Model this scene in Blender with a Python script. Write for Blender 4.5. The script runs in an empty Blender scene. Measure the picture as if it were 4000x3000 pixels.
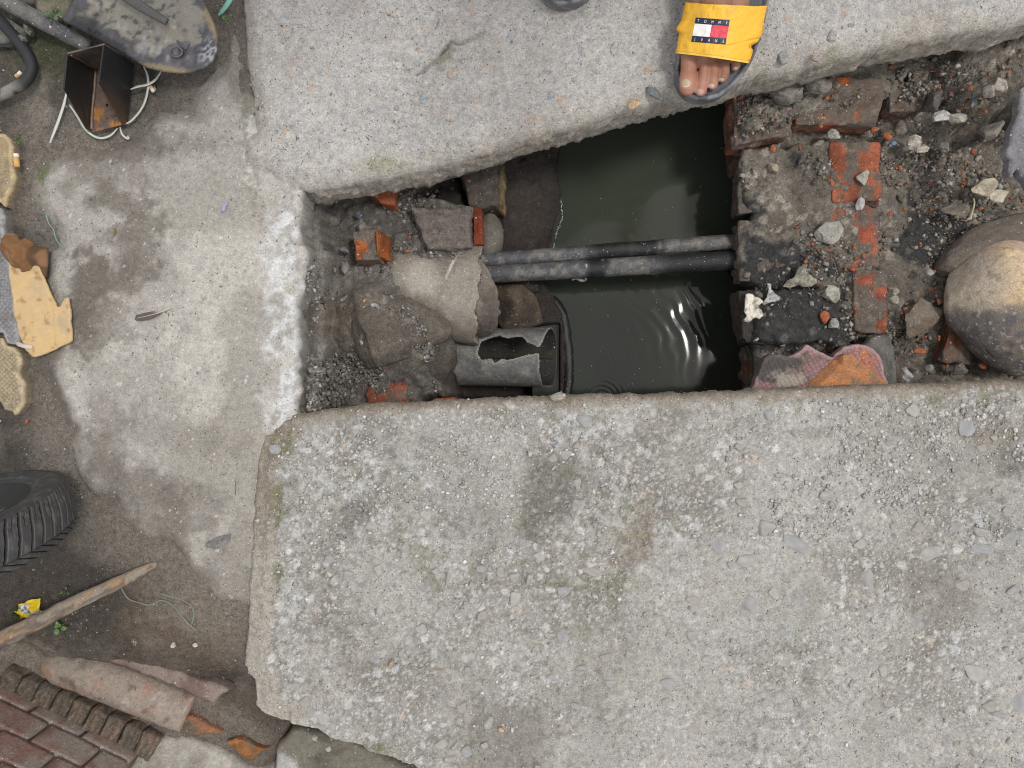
import bpy, bmesh, math, random
import numpy as np
from mathutils import Vector, Matrix, Euler

# ------------------------------------------------------------------ camera, sky, sun, exposure
sc = bpy.context.scene
H = 1.0            # camera height over the slabs (m)
S = 0.00033        # metres per photograph pixel at slab height
cam_d = bpy.data.cameras.new('camera'); cam = bpy.data.objects.new('camera', cam_d)
sc.collection.objects.link(cam); sc.camera = cam
cam.location = (0, 0, H); cam.rotation_euler = (0, 0, 0)
cam_d.sensor_width = 36.0; cam_d.lens = 36.0 / (4000 * S) * H
cam_d.clip_start = 0.02; cam_d.clip_end = 200

SUN_EL, SUN_AZ = math.radians(69.0), math.radians(82)      # azimuth from +Y towards +X
world = bpy.data.worlds.new('World'); sc.world = world; world.use_nodes = True
wn = world.node_tree; wn.nodes.clear()
w_out = wn.nodes.new('ShaderNodeOutputWorld'); w_bg = wn.nodes.new('ShaderNodeBackground')
w_sky = wn.nodes.new('ShaderNodeTexSky'); w_sky.sky_type = 'NISHITA'; w_sky.sun_disc = False
w_sky.sun_elevation = SUN_EL; w_sky.sun_rotation = SUN_AZ; w_sky.air_density = 1.0; w_sky.dust_density = 4.0
w_hs = wn.nodes.new('ShaderNodeMix'); w_hs.data_type = 'RGBA'
w_hs.inputs['Factor'].default_value = 0.82                # cloud deck over the clear sky
w_cn = wn.nodes.new('ShaderNodeTexNoise'); w_cn.inputs['Scale'].default_value = 2.2; w_cn.inputs['Detail'].default_value = 4
w_cr = wn.nodes.new('ShaderNodeMapRange'); w_cr.inputs['To Min'].default_value = 6.0; w_cr.inputs['To Max'].default_value = 10.0
w_cc = wn.nodes.new('ShaderNodeCombineColor')
w_tc = wn.nodes.new('ShaderNodeTexCoord')
wn.links.new(w_tc.outputs['Generated'], w_cn.inputs['Vector'])
wn.links.new(w_cn.outputs['Fac'], w_cr.inputs['Value'])
for k in ('Red', 'Green', 'Blue'): wn.links.new(w_cr.outputs['Result'], w_cc.inputs[k])
wn.links.new(w_sky.outputs['Color'], w_hs.inputs[6]); wn.links.new(w_cc.outputs['Color'], w_hs.inputs[7])
wn.links.new(w_hs.outputs[2], w_bg.inputs['Color']); w_bg.inputs['Strength'].default_value = 0.115
wn.links.new(w_bg.outputs['Background'], w_out.inputs['Surface'])

sun_d = bpy.data.lights.new('sun', 'SUN'); sun_d.energy = 1.5; sun_d.angle = math.radians(10); sun_d.color = (1.0, 0.965, 0.92)
sun = bpy.data.objects.new('sun', sun_d); sc.collection.objects.link(sun)
sdir = Vector((math.sin(SUN_AZ) * math.cos(SUN_EL), math.cos(SUN_AZ) * math.cos(SUN_EL), math.sin(SUN_EL)))
sun.rotation_euler = sdir.to_track_quat('Z', 'Y').to_euler(); sun.location = sdir * 5

sc.view_settings.view_transform = 'Standard'; sc.view_settings.look = 'None'
sc.view_settings.exposure = 0.2; sc.view_settings.gamma = 1.0; sc.view_settings.use_curve_mapping = False
sc.cycles.filter_width = 1.05

# ------------------------------------------------------------------ numeric helpers
rng = np.random.default_rng(7); random.seed(7)
def P(px, py, z=0.0):
    k = S * (H - z) / H
    return ((px - 2000) * k, -(py - 1500) * k, z)
def P2(pts, z=0.0):
    a = np.asarray(pts, float); k = S * (H - z) / H
    return np.stack([(a[:, 0] - 2000) * k, -(a[:, 1] - 1500) * k], 1)
def topx(x, y, z):
    k = S * (H - z) / H
    return x / k + 2000, 1500 - y / k
def sst(e0, e1, v):
    t = np.clip((v - e0) / (e1 - e0), 0, 1); return t * t * (3 - 2 * t)
def _h(ix, iy, iz, seed):
    n = (ix.astype(np.int64) * 374761393 + iy.astype(np.int64) * 668265263 + iz.astype(np.int64) * 2147483647 + seed * 974634777) & 0xFFFFFFFF
    n = ((n ^ (n >> 13)) * 1274126177) & 0xFFFFFFFF
    n = ((n ^ (n >> 16)) * 2246822519) & 0xFFFFFFFF
    n = n ^ (n >> 15)
    return (n & 0xFFFFFF) / float(0xFFFFFF)
def vn(x, y, seed=0):
    x = np.asarray(x, float); y = np.asarray(y, float)
    xi = np.floor(x).astype(np.int64); yi = np.floor(y).astype(np.int64); fx = x - xi; fy = y - yi
    fx = fx * fx * fx * (fx * (fx * 6 - 15) + 10); fy = fy * fy * fy * (fy * (fy * 6 - 15) + 10)
    z = np.zeros_like(xi)
    a = _h(xi, yi, z, seed); b = _h(xi + 1, yi, z, seed); c = _h(xi, yi + 1, z, seed); d = _h(xi + 1, yi + 1, z, seed)
    return (a * (1 - fx) + b * fx) * (1 - fy) + (c * (1 - fx) + d * fx) * fy
def fbm(x, y, scale, octv=4, seed=0, gain=0.5):
    s = 0.0; amp = 1.0; tot = 0.0; f = 1.0 / scale
    for o in range(octv):
        ca, sa = math.cos(o * 0.7), math.sin(o * 0.7)
        s = s + amp * vn((x * ca + y * sa) * f + 17.3 * o, (-x * sa + y * ca) * f - 9.1 * o, seed + o * 13); tot += amp; amp *= gain; f *= 2.03
    return s / tot * 2 - 1                                  # about -1..1
def vn3(p, seed=0):
    i = np.floor(p).astype(np.int64); f = p - i; f = f * f * (3 - 2 * f); r = 0
    for dx in (0, 1):
        for dy in (0, 1):
            for dz in (0, 1):
                w = (f[:, 0] if dx else 1 - f[:, 0]) * (f[:, 1] if dy else 1 - f[:, 1]) * (f[:, 2] if dz else 1 - f[:, 2])
                r = r + w * _h(i[:, 0] + dx, i[:, 1] + dy, i[:, 2] + dz, seed)
    return r
def fbm3(p, scale, octv=4, seed=0, gain=0.5):
    s = 0; a = 1.0; t = 0; q = p / scale
    for o in range(octv):
        s = s + a * vn3(q + 11.7 * o, seed + 7 * o); t += a; a *= gain; q = q * 2.07
    return s / t * 2 - 1
def worley(x, y, cell, seed=0, jit=0.9):
    gx = x / cell; gy = y / cell; ix = np.floor(gx).astype(np.int64); iy = np.floor(gy).astype(np.int64)
    f1 = np.full(x.shape, 9.0); f2 = np.full(x.shape, 9.0); idd = np.zeros(x.shape); z = np.zeros_like(ix)
    for dx in (-1, 0, 1):
        for dy in (-1, 0, 1):
            cx = ix + dx; cy = iy + dy
            qx = cx + 0.5 + (_h(cx, cy, z, seed) - 0.5) * jit; qy = cy + 0.5 + (_h(cx, cy, z, seed + 5) - 0.5) * jit
            an = _h(cx, cy, z, seed + 9) * 3.14; ca = np.cos(an); sa = np.sin(an); el = 0.65 + 0.7 * _h(cx, cy, z, seed + 10)
            ux = gx - qx; uy = gy - qy
            d = np.sqrt(((ux * ca + uy * sa) * el) ** 2 + ((-ux * sa + uy * ca) / el) ** 2)
            m = d < f1; f2 = np.where(m, f1, np.minimum(f2, d)); idd = np.where(m, _h(cx, cy, z, seed + 21), idd); f1 = np.where(m, d, f1)
    return f1 * cell, f2 * cell, idd
def sdf(x, y, poly):
    """signed distance, positive inside"""
    poly = np.asarray(poly, float); d = np.full(x.shape, 1e9); ins = np.zeros(x.shape, bool); n = len(poly)
    for i in range(n):
        ax, ay = poly[i]; bx, by = poly[(i + 1) % n]
        ex, ey = bx - ax, by - ay; L = ex * ex + ey * ey + 1e-18
        t = np.clip(((x - ax) * ex + (y - ay) * ey) / L, 0, 1)
        dd = (x - ax - t * ex) ** 2 + (y - ay - t * ey) ** 2; d = np.minimum(d, dd)
        if ay != by:
            c = ((ay > y) != (by > y)) & (x < (bx - ax) * (y - ay) / (by - ay) + ax); ins ^= c
    d = np.sqrt(d); return np.where(ins, d, -d)
def col3(c): return np.asarray(c, float)
def mixc(base, c, m):
    return base * (1 - m[..., None]) + np.asarray(c, float) * m[..., None]
def blob(X, Y, cx, cy, rx, ry, rot=0, soft=0.35, rag=0.35, seed=0):
    """soft ragged ellipse mask, in photograph pixels"""
    a = math.radians(rot); ca, sa = math.cos(a), math.sin(a); ux = X - cx; uy = Y - cy
    d = np.sqrt(((ux * ca + uy * sa) / rx) ** 2 + ((-ux * sa + uy * ca) / ry) ** 2)
    d = d + rag * fbm(X, Y, max(min(rx, ry), 8) * 0.7, 4, seed + int(cx) % 97)
    return 1 - sst(1 - soft, 1 + soft, d)
def pmask(X, Y, poly, soft=15, rag=12, scale=60, seed=0):
    return sst(-soft, soft, sdf(X, Y, poly) + rag * fbm(X, Y, scale, 4, seed))

# ------------------------------------------------------------------ materials
MATS = {}
def surf(name, rough=0.9, grain=1.0, gscale=900.0, bump=0.35, speck=0.0, spec=0.35, dark=0.0, sss=0.0, metal=0.0, coarse=140.0):
    """reads the mesh's colour and wetness layers, adds fine grain, grit and relief"""
    if name in MATS: return MATS[name]
    m = bpy.data.materials.new(name); m.use_nodes = True; nt = m.node_tree; N = nt.nodes; L = nt.links
    b = N['Principled BSDF']; a = N.new('ShaderNodeAttribute'); a.attribute_name = 'col'
    w = N.new('ShaderNodeAttribute'); w.attribute_name = 'wet'
    tc = N.new('ShaderNodeTexCoord')
    n1 = N.new('ShaderNodeTexNoise'); n1.inputs['Scale'].default_value = gscale; n1.inputs['Detail'].default_value = 3; n1.inputs['Roughness'].default_value = 0.7
    n2 = N.new('ShaderNodeTexNoise'); n2.inputs['Scale'].default_value = coarse; n2.inputs['Detail'].default_value = 6; n2.inputs['Roughness'].default_value = 0.7
    L.new(tc.outputs['Object'], n1.inputs['Vector']); L.new(tc.outputs['Object'], n2.inputs['Vector'])
    mr = N.new('ShaderNodeMapRange'); mr.inputs['From Min'].default_value = 0.25; mr.inputs['From Max'].default_value = 0.75
    mr.inputs['To Min'].default_value = 1 - 0.32 * grain; mr.inputs['To Max'].default_value = 1 + 0.32 * grain; L.new(n1.outputs['Fac'], mr.inputs['Value'])
    mr2 = N.new('ShaderNodeMapRange'); mr2.inputs['From Min'].default_value = 0.25; mr2.inputs['From Max'].default_value = 0.75
    mr2.inputs['To Min'].default_value = 1 - 0.3 * grain; mr2.inputs['To Max'].default_value = 1 + 0.3 * grain; L.new(n2.outputs['Fac'], mr2.inputs['Value'])
    mu = N.new('ShaderNodeMath'); mu.operation = 'MULTIPLY'; L.new(mr.outputs[0], mu.inputs[0]); L.new(mr2.outputs[0], mu.inputs[1])
    vm = N.new('ShaderNodeVectorMath'); vm.operation = 'SCALE'; L.new(a.outputs['Color'], vm.inputs[0]); L.new(mu.outputs[0], vm.inputs['Scale'])
    last = vm.outputs[0]
    def grit(scale, thr, colour):
        nonlocal last
        v = N.new('ShaderNodeTexVoronoi'); v.inputs['Scale'].default_value = scale; L.new(tc.outputs['Object'], v.inputs['Vector'])
        sx = N.new('ShaderNodeSeparateColor'); L.new(v.outputs['Color'], sx.inputs[0])
        g = N.new('ShaderNodeMath'); g.operation = 'GREATER_THAN'; g.inputs[1].default_value = 1 - thr; L.new(sx.outputs[0], g.inputs[0])
        d = N.new('ShaderNodeMath'); d.operation = 'LESS_THAN'; d.inputs[1].default_value = 0.42; L.new(v.outputs['Distance'], d.inputs[0])
        x = N.new('ShaderNodeMath'); x.operation = 'MULTIPLY'; L.new(g.outputs[0], x.inputs[0]); L.new(d.outputs[0], x.inputs[1])
        y = N.new('ShaderNodeMath'); y.operation = 'MULTIPLY'; L.new(x.outputs[0], y.inputs[0]); L.new(sx.outputs[1], y.inputs[1])
        mx = N.new('ShaderNodeMix'); mx.data_type = 'RGBA'; L.new(y.outputs[0], mx.inputs['Factor']); L.new(last, mx.inputs[6]); mx.inputs[7].default_value = (*colour, 1)
        last = mx.outputs[2]
    if speck > 0:
        grit(650, speck, (0.75, 0.74, 0.72)); grit(330, speck * 0.35, (0.6, 0.59, 0.57))
    if dark > 0:
        grit(480, dark, (0.03, 0.03, 0.03))
    L.new(last, b.inputs['Base Color'])
    rr = N.new('ShaderNodeMapRange'); rr.inputs['To Min'].default_value = rough; rr.inputs['To Max'].default_value = 0.22; L.new(w.outputs['Fac'], rr.inputs['Value'])
    L.new(rr.outputs[0], b.inputs['Roughness']); b.inputs['Specular IOR Level'].default_value = spec
    b.inputs['Metallic'].default_value = metal
    if sss > 0:
        b.inputs['Subsurface Weight'].default_value = sss; b.inputs['Subsurface Radius'].default_value = (0.006, 0.002, 0.001); b.inputs['Subsurface Scale'].default_value = 1.0
    ad = N.new('ShaderNodeMath'); ad.operation = 'ADD'; L.new(n1.outputs['Fac'], ad.inputs[0]); L.new(n2.outputs['Fac'], ad.inputs[1])
    bp = N.new('ShaderNodeBump'); bp.inputs['Strength'].default_value = bump; bp.inputs['Distance'].default_value = 0.0018
    L.new(ad.outputs[0], bp.inputs['Height']); L.new(bp.outputs[0], b.inputs['Normal'])
    MATS[name] = m; return m
M_CONC = surf('weathered_concrete', 0.92, 1.05, 450, 1.2, speck=0.035, dark=0.05, spec=0.3)
M_CONC2 = surf('smooth_cement', 0.92, 0.9, 450, 0.8, speck=0.010, dark=0.03, spec=0.3)
M_SOIL = surf('soil', 0.85, 1.5, 430, 1.5, speck=0.004, dark=0.08, spec=0.35)
M_ROCK = surf('rock', 0.85, 0.9, 430, 0.8, speck=0.03, spec=0.35)
M_BRICK = surf('fired_clay', 0.9, 1.05, 420, 0.9, speck=0.02, spec=0.3)
M_PLAST = surf('plastic', 0.5, 0.25, 600, 0.12, spec=0.5)
M_PIPE = surf('dusty_pipe', 0.6, 1.3, 380, 0.5, speck=0.02, spec=0.45, coarse=110)
M_METAL = surf('bare_steel', 0.45, 0.6, 500, 0.25, metal=0.35, spec=0.5)
M_RUBBER = surf('rubber', 0.62, 0.6, 450, 0.3, spec=0.4)
M_SKIN = surf('skin', 0.5, 0.16, 420, 0.3, spec=0.45, sss=0.06, coarse=90)
M_CLOTH = surf('cloth', 0.9, 0.3, 1500, 0.3, spec=0.2)
M_STRAP = surf('strap_leather', 0.5, 0.08, 900, 0.12, spec=0.4, coarse=60)
M_FLAT = surf('print', 0.5, 0.04, 900, 0.03, spec=0.4)
M_WOOD = surf('weathered_wood', 0.85, 0.7, 500, 0.4, speck=0.01, spec=0.25)
M_LEAF = surf('leaf', 0.6, 0.35, 500, 0.2, spec=0.4)

# ------------------------------------------------------------------ mesh helpers
COL = sc.collection
def tag(o, label=None, cat=None, group=None, kind=None):
    if label: o['label'] = label
    if cat: o['category'] = cat
    if group: o['group'] = group
    if kind: o['kind'] = kind
    return o
def mesh(name, V, F, mat, col=None, wet=None, parent=None, smooth=True):
    V = np.ascontiguousarray(V, np.float32); me = bpy.data.meshes.new(name)
    if isinstance(F, np.ndarray):
        k = F.shape[1]; me.vertices.add(len(V)); me.vertices.foreach_set('co', V.ravel())
        me.loops.add(F.size); me.loops.foreach_set('vertex_index', np.ascontiguousarray(F, np.int32).ravel())
        me.polygons.add(len(F)); me.polygons.foreach_set('loop_start', np.arange(0, F.size, k, dtype=np.int32))
        me.update(calc_edges=True)
    else:
        me.from_pydata(V.tolist(), [], [list(f) for f in F]); me.update()
    n = len(V)
    c = np.ones((n, 4), np.float32); c[:, :3] = np.asarray((0.3, 0.3, 0.3) if col is None else col)
    a = me.color_attributes.new('col', 'FLOAT_COLOR', 'POINT'); a.data.foreach_set('color', np.clip(c, 0, 1).ravel())
    w = me.attributes.new('wet', 'FLOAT', 'POINT'); w.data.foreach_set('value', (np.zeros(n) if wet is None else np.broadcast_to(wet, n)).astype(np.float32))
    if smooth: me.polygons.foreach_set('use_smooth', np.ones(len(me.polygons), bool))
    me.materials.append(mat); o = bpy.data.objects.new(name, me); COL.objects.link(o)
    if parent is not None: o.parent = parent
    return o
def empty(name, loc=(0, 0, 0)):
    o = bpy.data.objects.new(name, None); COL.objects.link(o); o.location = loc; o.empty_display_size = 0.02; return o
def under(parent, *objs):
    """parent and keep world place"""
    for o in objs:
        o.parent = parent; o.matrix_parent_inverse = Matrix.Translation(parent.location).inverted()
def gridfaces(nx, ny):
    i = np.arange(nx * ny).reshape(ny, nx)
    return np.stack([i[:-1, :-1], i[:-1, 1:], i[1:, 1:], i[1:, :-1]], -1).reshape(-1, 4)

def plate(name, outline, cell, top, thick, mat, colf, rag=0.0, ragscale=0.02, rnd=0.004, lean=0.0, side=0.001, parent=None, seed=0, bottom=True, wetf=None, rows=6):
    """a slab, sheet or lump with a ragged outline, worked top, rounded edge and real sides.
    outline: world xy; top(x,y,d)->z; thick: depth of the side; lean: how far the side draws in at the bottom"""
    outline = np.asarray(outline, float); lo = outline.min(0) - 3 * cell - rag; hi = outline.max(0) + 3 * cell + rag
    xs = np.arange(lo[0], hi[0] + cell, cell); ys = np.arange(lo[1], hi[1] + cell, cell)
    X, Y = np.meshgrid(xs, ys)
    D = sdf(X, Y, outline)
    if rag: D = D + rag * fbm(X, Y, ragscale, 4, seed + 50)
    gy, gx = np.gradient(D, cell); gl = np.sqrt(gx * gx + gy * gy) + 1e-9; gx /= gl; gy /= gl
    ny, nx = X.shape; F = gridfaces(nx, ny); Df = D.ravel()
    keep = (Df[F] > -cell * 0.35).all(1); F = F[keep]
    e = np.concatenate([F[:, [0, 1]], F[:, [1, 2]], F[:, [2, 3]], F[:, [3, 0]]])
    key = e[:, 0].astype(np.int64) * (nx * ny) + e[:, 1]; rev = e[:, 1].astype(np.int64) * (nx * ny) + e[:, 0]
    be = e[~np.isin(key, rev)]
    bv = np.unique(be)
    x = X.ravel().copy(); y = Y.ravel().copy(); gxf = gx.ravel(); gyf = gy.ravel()
    # put boundary vertices on the outline
    x[bv] -= gxf[bv] * Df[bv]; y[bv] -= gyf[bv] * Df[bv]; Dc = Df.copy(); Dc[bv] = 0
    used = np.unique(F); remap = -np.ones(nx * ny, np.int64); remap[used] = np.arange(len(used)); F = remap[F]; be = remap[be]
    x = x[used]; y = y[used]; d = np.maximum(Dc[used], 0); ox = -gxf[used]; oy = -gyf[used]
    z = top(x, y, d)
    if rnd > 0:
        t = np.clip(1 - d / rnd, 0, 1); z = z - rnd * (1 - np.sqrt(np.clip(1 - t * t, 0, 1))) * 0.8
    V = [np.stack([x, y, z], 1)]; ids = np.unique(be); loc = -np.ones(len(used), np.int64); loc[ids] = np.arange(len(ids))
    nb = len(ids); base = len(used); FF = [F]; prev = ids
    rowsz = []
    for r in range(1, rows + 1):
        f = r / rows; off = side * (fbm(x[ids] * 1.0 + f * thick * 2, y[ids] - f * thick * 2, 0.012, 3, seed + 3) + 0.2) - lean * f
        if r == 1 and rnd > 0: off = off * 0.3
        V.append(np.stack([x[ids] + ox[ids] * off, y[ids] + oy[ids] * off, z[ids] - thick * f], 1))
        cur = base + (r - 1) * nb + np.arange(nb)
        pa = prev[loc[be[:, 0]]]; pb = prev[loc[be[:, 1]]]; ca = cur[loc[be[:, 0]]]; cb = cur[loc[be[:, 1]]]
        FF.append(np.stack([pb, pa, ca, cb], 1)); prev = cur
    if bottom:
        V.append(np.stack([x + ox * (-lean) * (d < cell * 1.5), y + oy * (-lean) * (d < cell * 1.5), z - thick - 0.0005], 1))
        b0 = base + rows * nb; FF.append(F[:, ::-1] + b0)
        pa = prev[loc[be[:, 0]]]; pb = prev[loc[be[:, 1]]]; FF.append(np.stack([pb, pa, be[:, 0] + b0, be[:, 1] + b0], 1))
    V = np.concatenate(V); F = np.concatenate(FF)
    sidem = np.zeros(len(V)); sidem[base:base + rows * nb] = np.repeat(np.arange(1, rows + 1) / rows, nb); 
    if bottom: sidem[base + rows * nb:] = 1.0
    dd = np.zeros(len(V)); dd[:base] = d
    c = colf(V[:, 0], V[:, 1], V[:, 2], dd, sidem)
    wt = wetf(V[:, 0], V[:, 1], V[:, 2], dd) if wetf else None
    return mesh(name, V, F, mat, c, wt, parent)

_ico = {}
def ico(n):
    if n not in _ico:
        bm = bmesh.new(); bmesh.ops.create_icosphere(bm, subdivisions=n, radius=1.0)
        V = np.array([v.co[:] for v in bm.verts]); F = np.array([[v.index for v in f.verts] for f in bm.faces]); bm.free(); _ico[n] = (V / np.linalg.norm(V, axis=1)[:, None], F)
    return _ico[n]
def rockshape(n, seed, angular=1.0, noise=0.06, planes=12, soft=18, fine=0.025):
    D, F = ico(n); r = np.random.default_rng(seed)
    if angular > 0:
        N = r.normal(size=(planes, 3)); N /= np.linalg.norm(N, axis=1)[:, None]; h = r.uniform(0.62, 0.95, planes)
        c = np.clip(D @ N.T, 0.02, None) / h[None, :]; rad = 1.0 / (c ** soft).sum(1) ** (1.0 / soft); rad = np.clip(rad, 0.3, 1.25)
        rad = rad * angular + (1 - angular) * 0.95
    else: rad = np.ones(len(D))
    V = D * rad[:, None]
    if noise: V = V * (1 + noise * fbm3(V + seed * 3.1, 0.45, 4, seed) + (fine * fbm3(V * 1.0 - seed, 0.13, 3, seed + 2) if n >= 4 else 0))[:, None]
    V = V - (V.max(0) + V.min(0)) / 2; V = V / ((V.max(0) - V.min(0)) / 2)[None, :]
    return V, F
def ground_col(name, c1, c2, V, seed):
    t = sst(-0.45, 0.45, fbm3(V, 0.55, 4, seed + 4)); return mixc(np.broadcast_to(col3(c1), (len(V), 3)), c2, t)
def rock(name, label, cat, px, py, z, wx, wy, h, rot=0, c1=(0.3, 0.29, 0.27), c2=(0.2, 0.19, 0.18), angular=1.0, noise=0.06, n=3, seed=1, mat=None, parent=None, group=None, wet=0, colf=None, tilt=0.0, smooth=True, soft=18, fine=0.025):
    """z is the height of the rock's middle; wx, wy in photograph pixels at that height"""
    U, F = rockshape(n, seed, angular, noise, soft=soft, fine=fine); k = S * (H - z) / H
    V = U * np.array([wx * k / 2, wy * k / 2, h / 2]); R = np.array(Euler((math.radians(tilt), math.radians(tilt * 0.6), math.radians(-rot))).to_matrix())
    V = V @ R.T; c = ground_col(name, c1, c2, U, seed) if colf is None else colf(U, V)
    o = mesh(name, V, F, mat or M_ROCK, c, wet, parent, smooth); o.location = P(px, py, z)
    tag(o, label, cat, group); return o

def rbox(n=9, r=0.12, seed=0, noise=0.0):
    """rounded box surface on [-1,1]^3, n cells per side"""
    t = np.linspace(-1, 1, n + 1); A, B = np.meshgrid(t, t); A = A.ravel(); B = B.ravel(); o = np.ones_like(A); V = []; F = []
    g = gridfaces(n + 1, n + 1)
    for k, (p, flip) in enumerate([((A, B, o), 0), ((A, B, -o), 1), ((o, A, B), 0), ((-o, A, B), 1), ((B, o, A), 0), ((B, -o, A), 1)]):
        f = g + k * (n + 1) ** 2; F.append(f[:, ::-1] if flip else f); V.append(np.stack(p, 1))
    V = np.concatenate(V); F = np.concatenate(F)
    key = np.round(V * 1000).astype(np.int64); _, idx, inv = np.unique(key, axis=0, return_index=True, return_inverse=True); V = V[idx]; F = inv.reshape(-1)[F]
    core = np.clip(V, -(1 - r), 1 - r); dlt = V - core; L = np.linalg.norm(dlt, axis=1); 
    V = np.where((L > 1e-6)[:, None], core + dlt / np.maximum(L, 1e-6)[:, None] * r, V)
    return V, F
def brick(name, quad, z, h, label=None, cat=None, mud=0.4, mudc=(0.11, 0.095, 0.08), c=(0.36, 0.11, 0.055), seed=0, parent=None, n=12, r=0.09, noise=0.035, tiltz=None, wet=0.0, mat=None, cap=None, group=None):
    """quad: four photograph corners (tl,tr,br,bl) of the top face at height z"""
    V, F = rbox(n, r); q = P2(quad, z); u = (V[:, 0] + 1) / 2; v = (1 - V[:, 1]) / 2
    xy = (q[0][None] * ((1 - u) * (1 - v))[:, None] + q[1][None] * (u * (1 - v))[:, None] + q[2][None] * (u * v)[:, None] + q[3][None] * ((1 - u) * v)[:, None])
    zz = z - h / 2 + V[:, 2] * h / 2
    if tiltz is not None: zz = zz + tiltz[0] * (u - 0.5) + tiltz[1] * (v - 0.5)
    W = np.column_stack([xy, zz]); cen = W.mean(0); D = (W - cen); nz = fbm3(W + seed, 0.018, 4, seed) 
    nrm = V / np.linalg.norm(V, axis=1)[:, None]; sz = np.abs(q[1] - q[0]).max()
    W = W + nrm * (nz * noise * 0.10)[:, None]
    a = sst(-0.3, 0.3, fbm3(W, 0.03, 4, seed + 9)); C = mixc(np.broadcast_to(col3(c), (len(W), 3)), col3(c) * 0.55, a)
    topm = sst(0.2, 0.8, V[:, 2]); mm = sst(-0.12, 0.12, fbm3(W, 0.022, 5, seed + 30) + (mud * 2 - 1)) * (0.7 + 0.3 * topm) * 0.95
    C = mixc(C, mudc, mm)
    if cap is not None: C = mixc(C, cap, sst(0.3, 0.7, V[:, 2]) * sst(-0.1, 0.2, fbm3(W, 0.02, 4, seed + 77)))
    W = W + nrm * (mm * (0.0012 + 0.0018 * fbm3(W, 0.006, 3, seed + 40)))[:, None]
    C = mixc(C, col3(mudc) * 0.55, mm * sst(0.0, 0.5, fbm3(W, 0.008, 3, seed + 41)) * 0.8); C = mixc(C, np.clip(col3(mudc) * 2.2, 0, 1), mm * sst(0.25, 0.6, fbm3(W, 0.006, 3, seed + 43)) * 0.6)
    o = mesh(name, W - cen, F, mat or (M_SOIL if mud > 0.7 else M_BRICK), C, wet, None); o.location = cen
    if parent is not None: under(parent, o)
    tag(o, label, cat, group); return o
def tube(name, pts, rad, mat, c, seg=10, label=None, cat=None, parent=None, colf=None, jit=0.0, seed=0, caps=True, group=None, wet=None, sub=6, flat=1.0):
    """swept tube through points (Catmull-Rom), rad scalar or list"""
    p = np.asarray(pts, float); n = len(p); rad = np.broadcast_to(np.asarray(rad, float), n)
    if sub > 1 and n > 2:
        e = np.vstack([2 * p[0] - p[1], p, 2 * p[-1] - p[-2]]); out = []; ro = []
        for i in range(n - 1):
            for t in np.linspace(0, 1, sub, endpoint=False):
                a, b, cc, d = e[i], e[i + 1], e[i + 2], e[i + 3]
                out.append(0.5 * (2 * b + (cc - a) * t + (2 * a - 5 * b + 4 * cc - d) * t * t + (3 * b - a - 3 * cc + d) * t ** 3)); ro.append(rad[i] * (1 - t) + rad[i + 1] * t)
        out.append(p[-1]); ro.append(rad[-1]); p = np.array(out); rad = np.array(ro); n = len(p)
    T = np.gradient(p, axis=0); T /= np.linalg.norm(T, axis=1)[:, None] + 1e-12
    up = np.array([0, 0, 1.0]); A = np.cross(T, up); l = np.linalg.norm(A, axis=1); A[l < 1e-3] = (1, 0, 0); A /= np.linalg.norm(A, axis=1)[:, None]; B = np.cross(A, T)
    th = np.arange(seg) / seg * 2 * math.pi
    V = (p[:, None] + rad[:, None, None] * (np.cos(th)[None, :, None] * A[:, None] + flat * np.sin(th)[None, :, None] * B[:, None])).reshape(-1, 3)
    if jit: 
        nn = (V - np.repeat(p, seg, 0)); V = V + nn / (np.linalg.norm(nn, axis=1)[:, None] + 1e-9) * (jit * fbm3(V, 0.012, 4, seed))[:, None]
    F = [];
    for i in range(n - 1):
        for j in range(seg):
            k = (j + 1) % seg; F.append((i * seg + j, i * seg + k, (i + 1) * seg + k, (i + 1) * seg + j))
    if caps: F.append(tuple(range(seg))[::-1]); F.append(tuple((n - 1) * seg + j for j in range(seg)))
    C = np.broadcast_to(col3(c), (len(V), 3)) if colf is None else colf(V, np.repeat(np.arange(n) / (n - 1), seg), np.tile(th, n))
    cen = V.mean(0) if parent is None else np.zeros(3)
    o = mesh(name, V - cen, F, mat, C, wet); o.location = cen
    if parent is not None: under(parent, o)
    return tag(o, label, cat, group)
def from_objects(name, objs, mat, colf, voxel, smooth_it=6, parent=None):
    """join overlapping closed shapes into one continuous skin (voxel remesh)"""
    V = []; F = []; b = 0
    for v, f in objs:
        V.append(np.asarray(v)); F += [[i + b for i in q] for q in f]; b += len(v)
    me = bpy.data.meshes.new(name); me.from_pydata(np.concatenate(V).tolist(), [], F); me.update(); o = bpy.data.objects.new(name, me); COL.objects.link(o)
    m = o.modifiers.new('r', 'REMESH'); m.mode = 'VOXEL'; m.voxel_size = voxel
    s = o.modifiers.new('s', 'SMOOTH'); s.iterations = smooth_it; s.factor = 0.5
    dg = bpy.context.evaluated_depsgraph_get(); dg.update(); ev = o.evaluated_get(dg); m2 = ev.to_mesh()
    W = np.empty(len(m2.vertices) * 3, np.float32); m2.vertices.foreach_get('co', W); W = W.reshape(-1, 3).astype(float)
    FF = [tuple(p.vertices) for p in m2.polygons]; NN = np.empty(len(W) * 3, np.float32); m2.vertices.foreach_get('normal', NN); NN = NN.reshape(-1, 3)
    ev.to_mesh_clear(); bpy.data.objects.remove(o); bpy.data.meshes.remove(me)
    if all(len(f) == 4 for f in FF): FF = np.array(FF)
    W, C, wet = colf(W, NN)
    return mesh(name, W, FF, mat, C, wet, parent)
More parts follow.
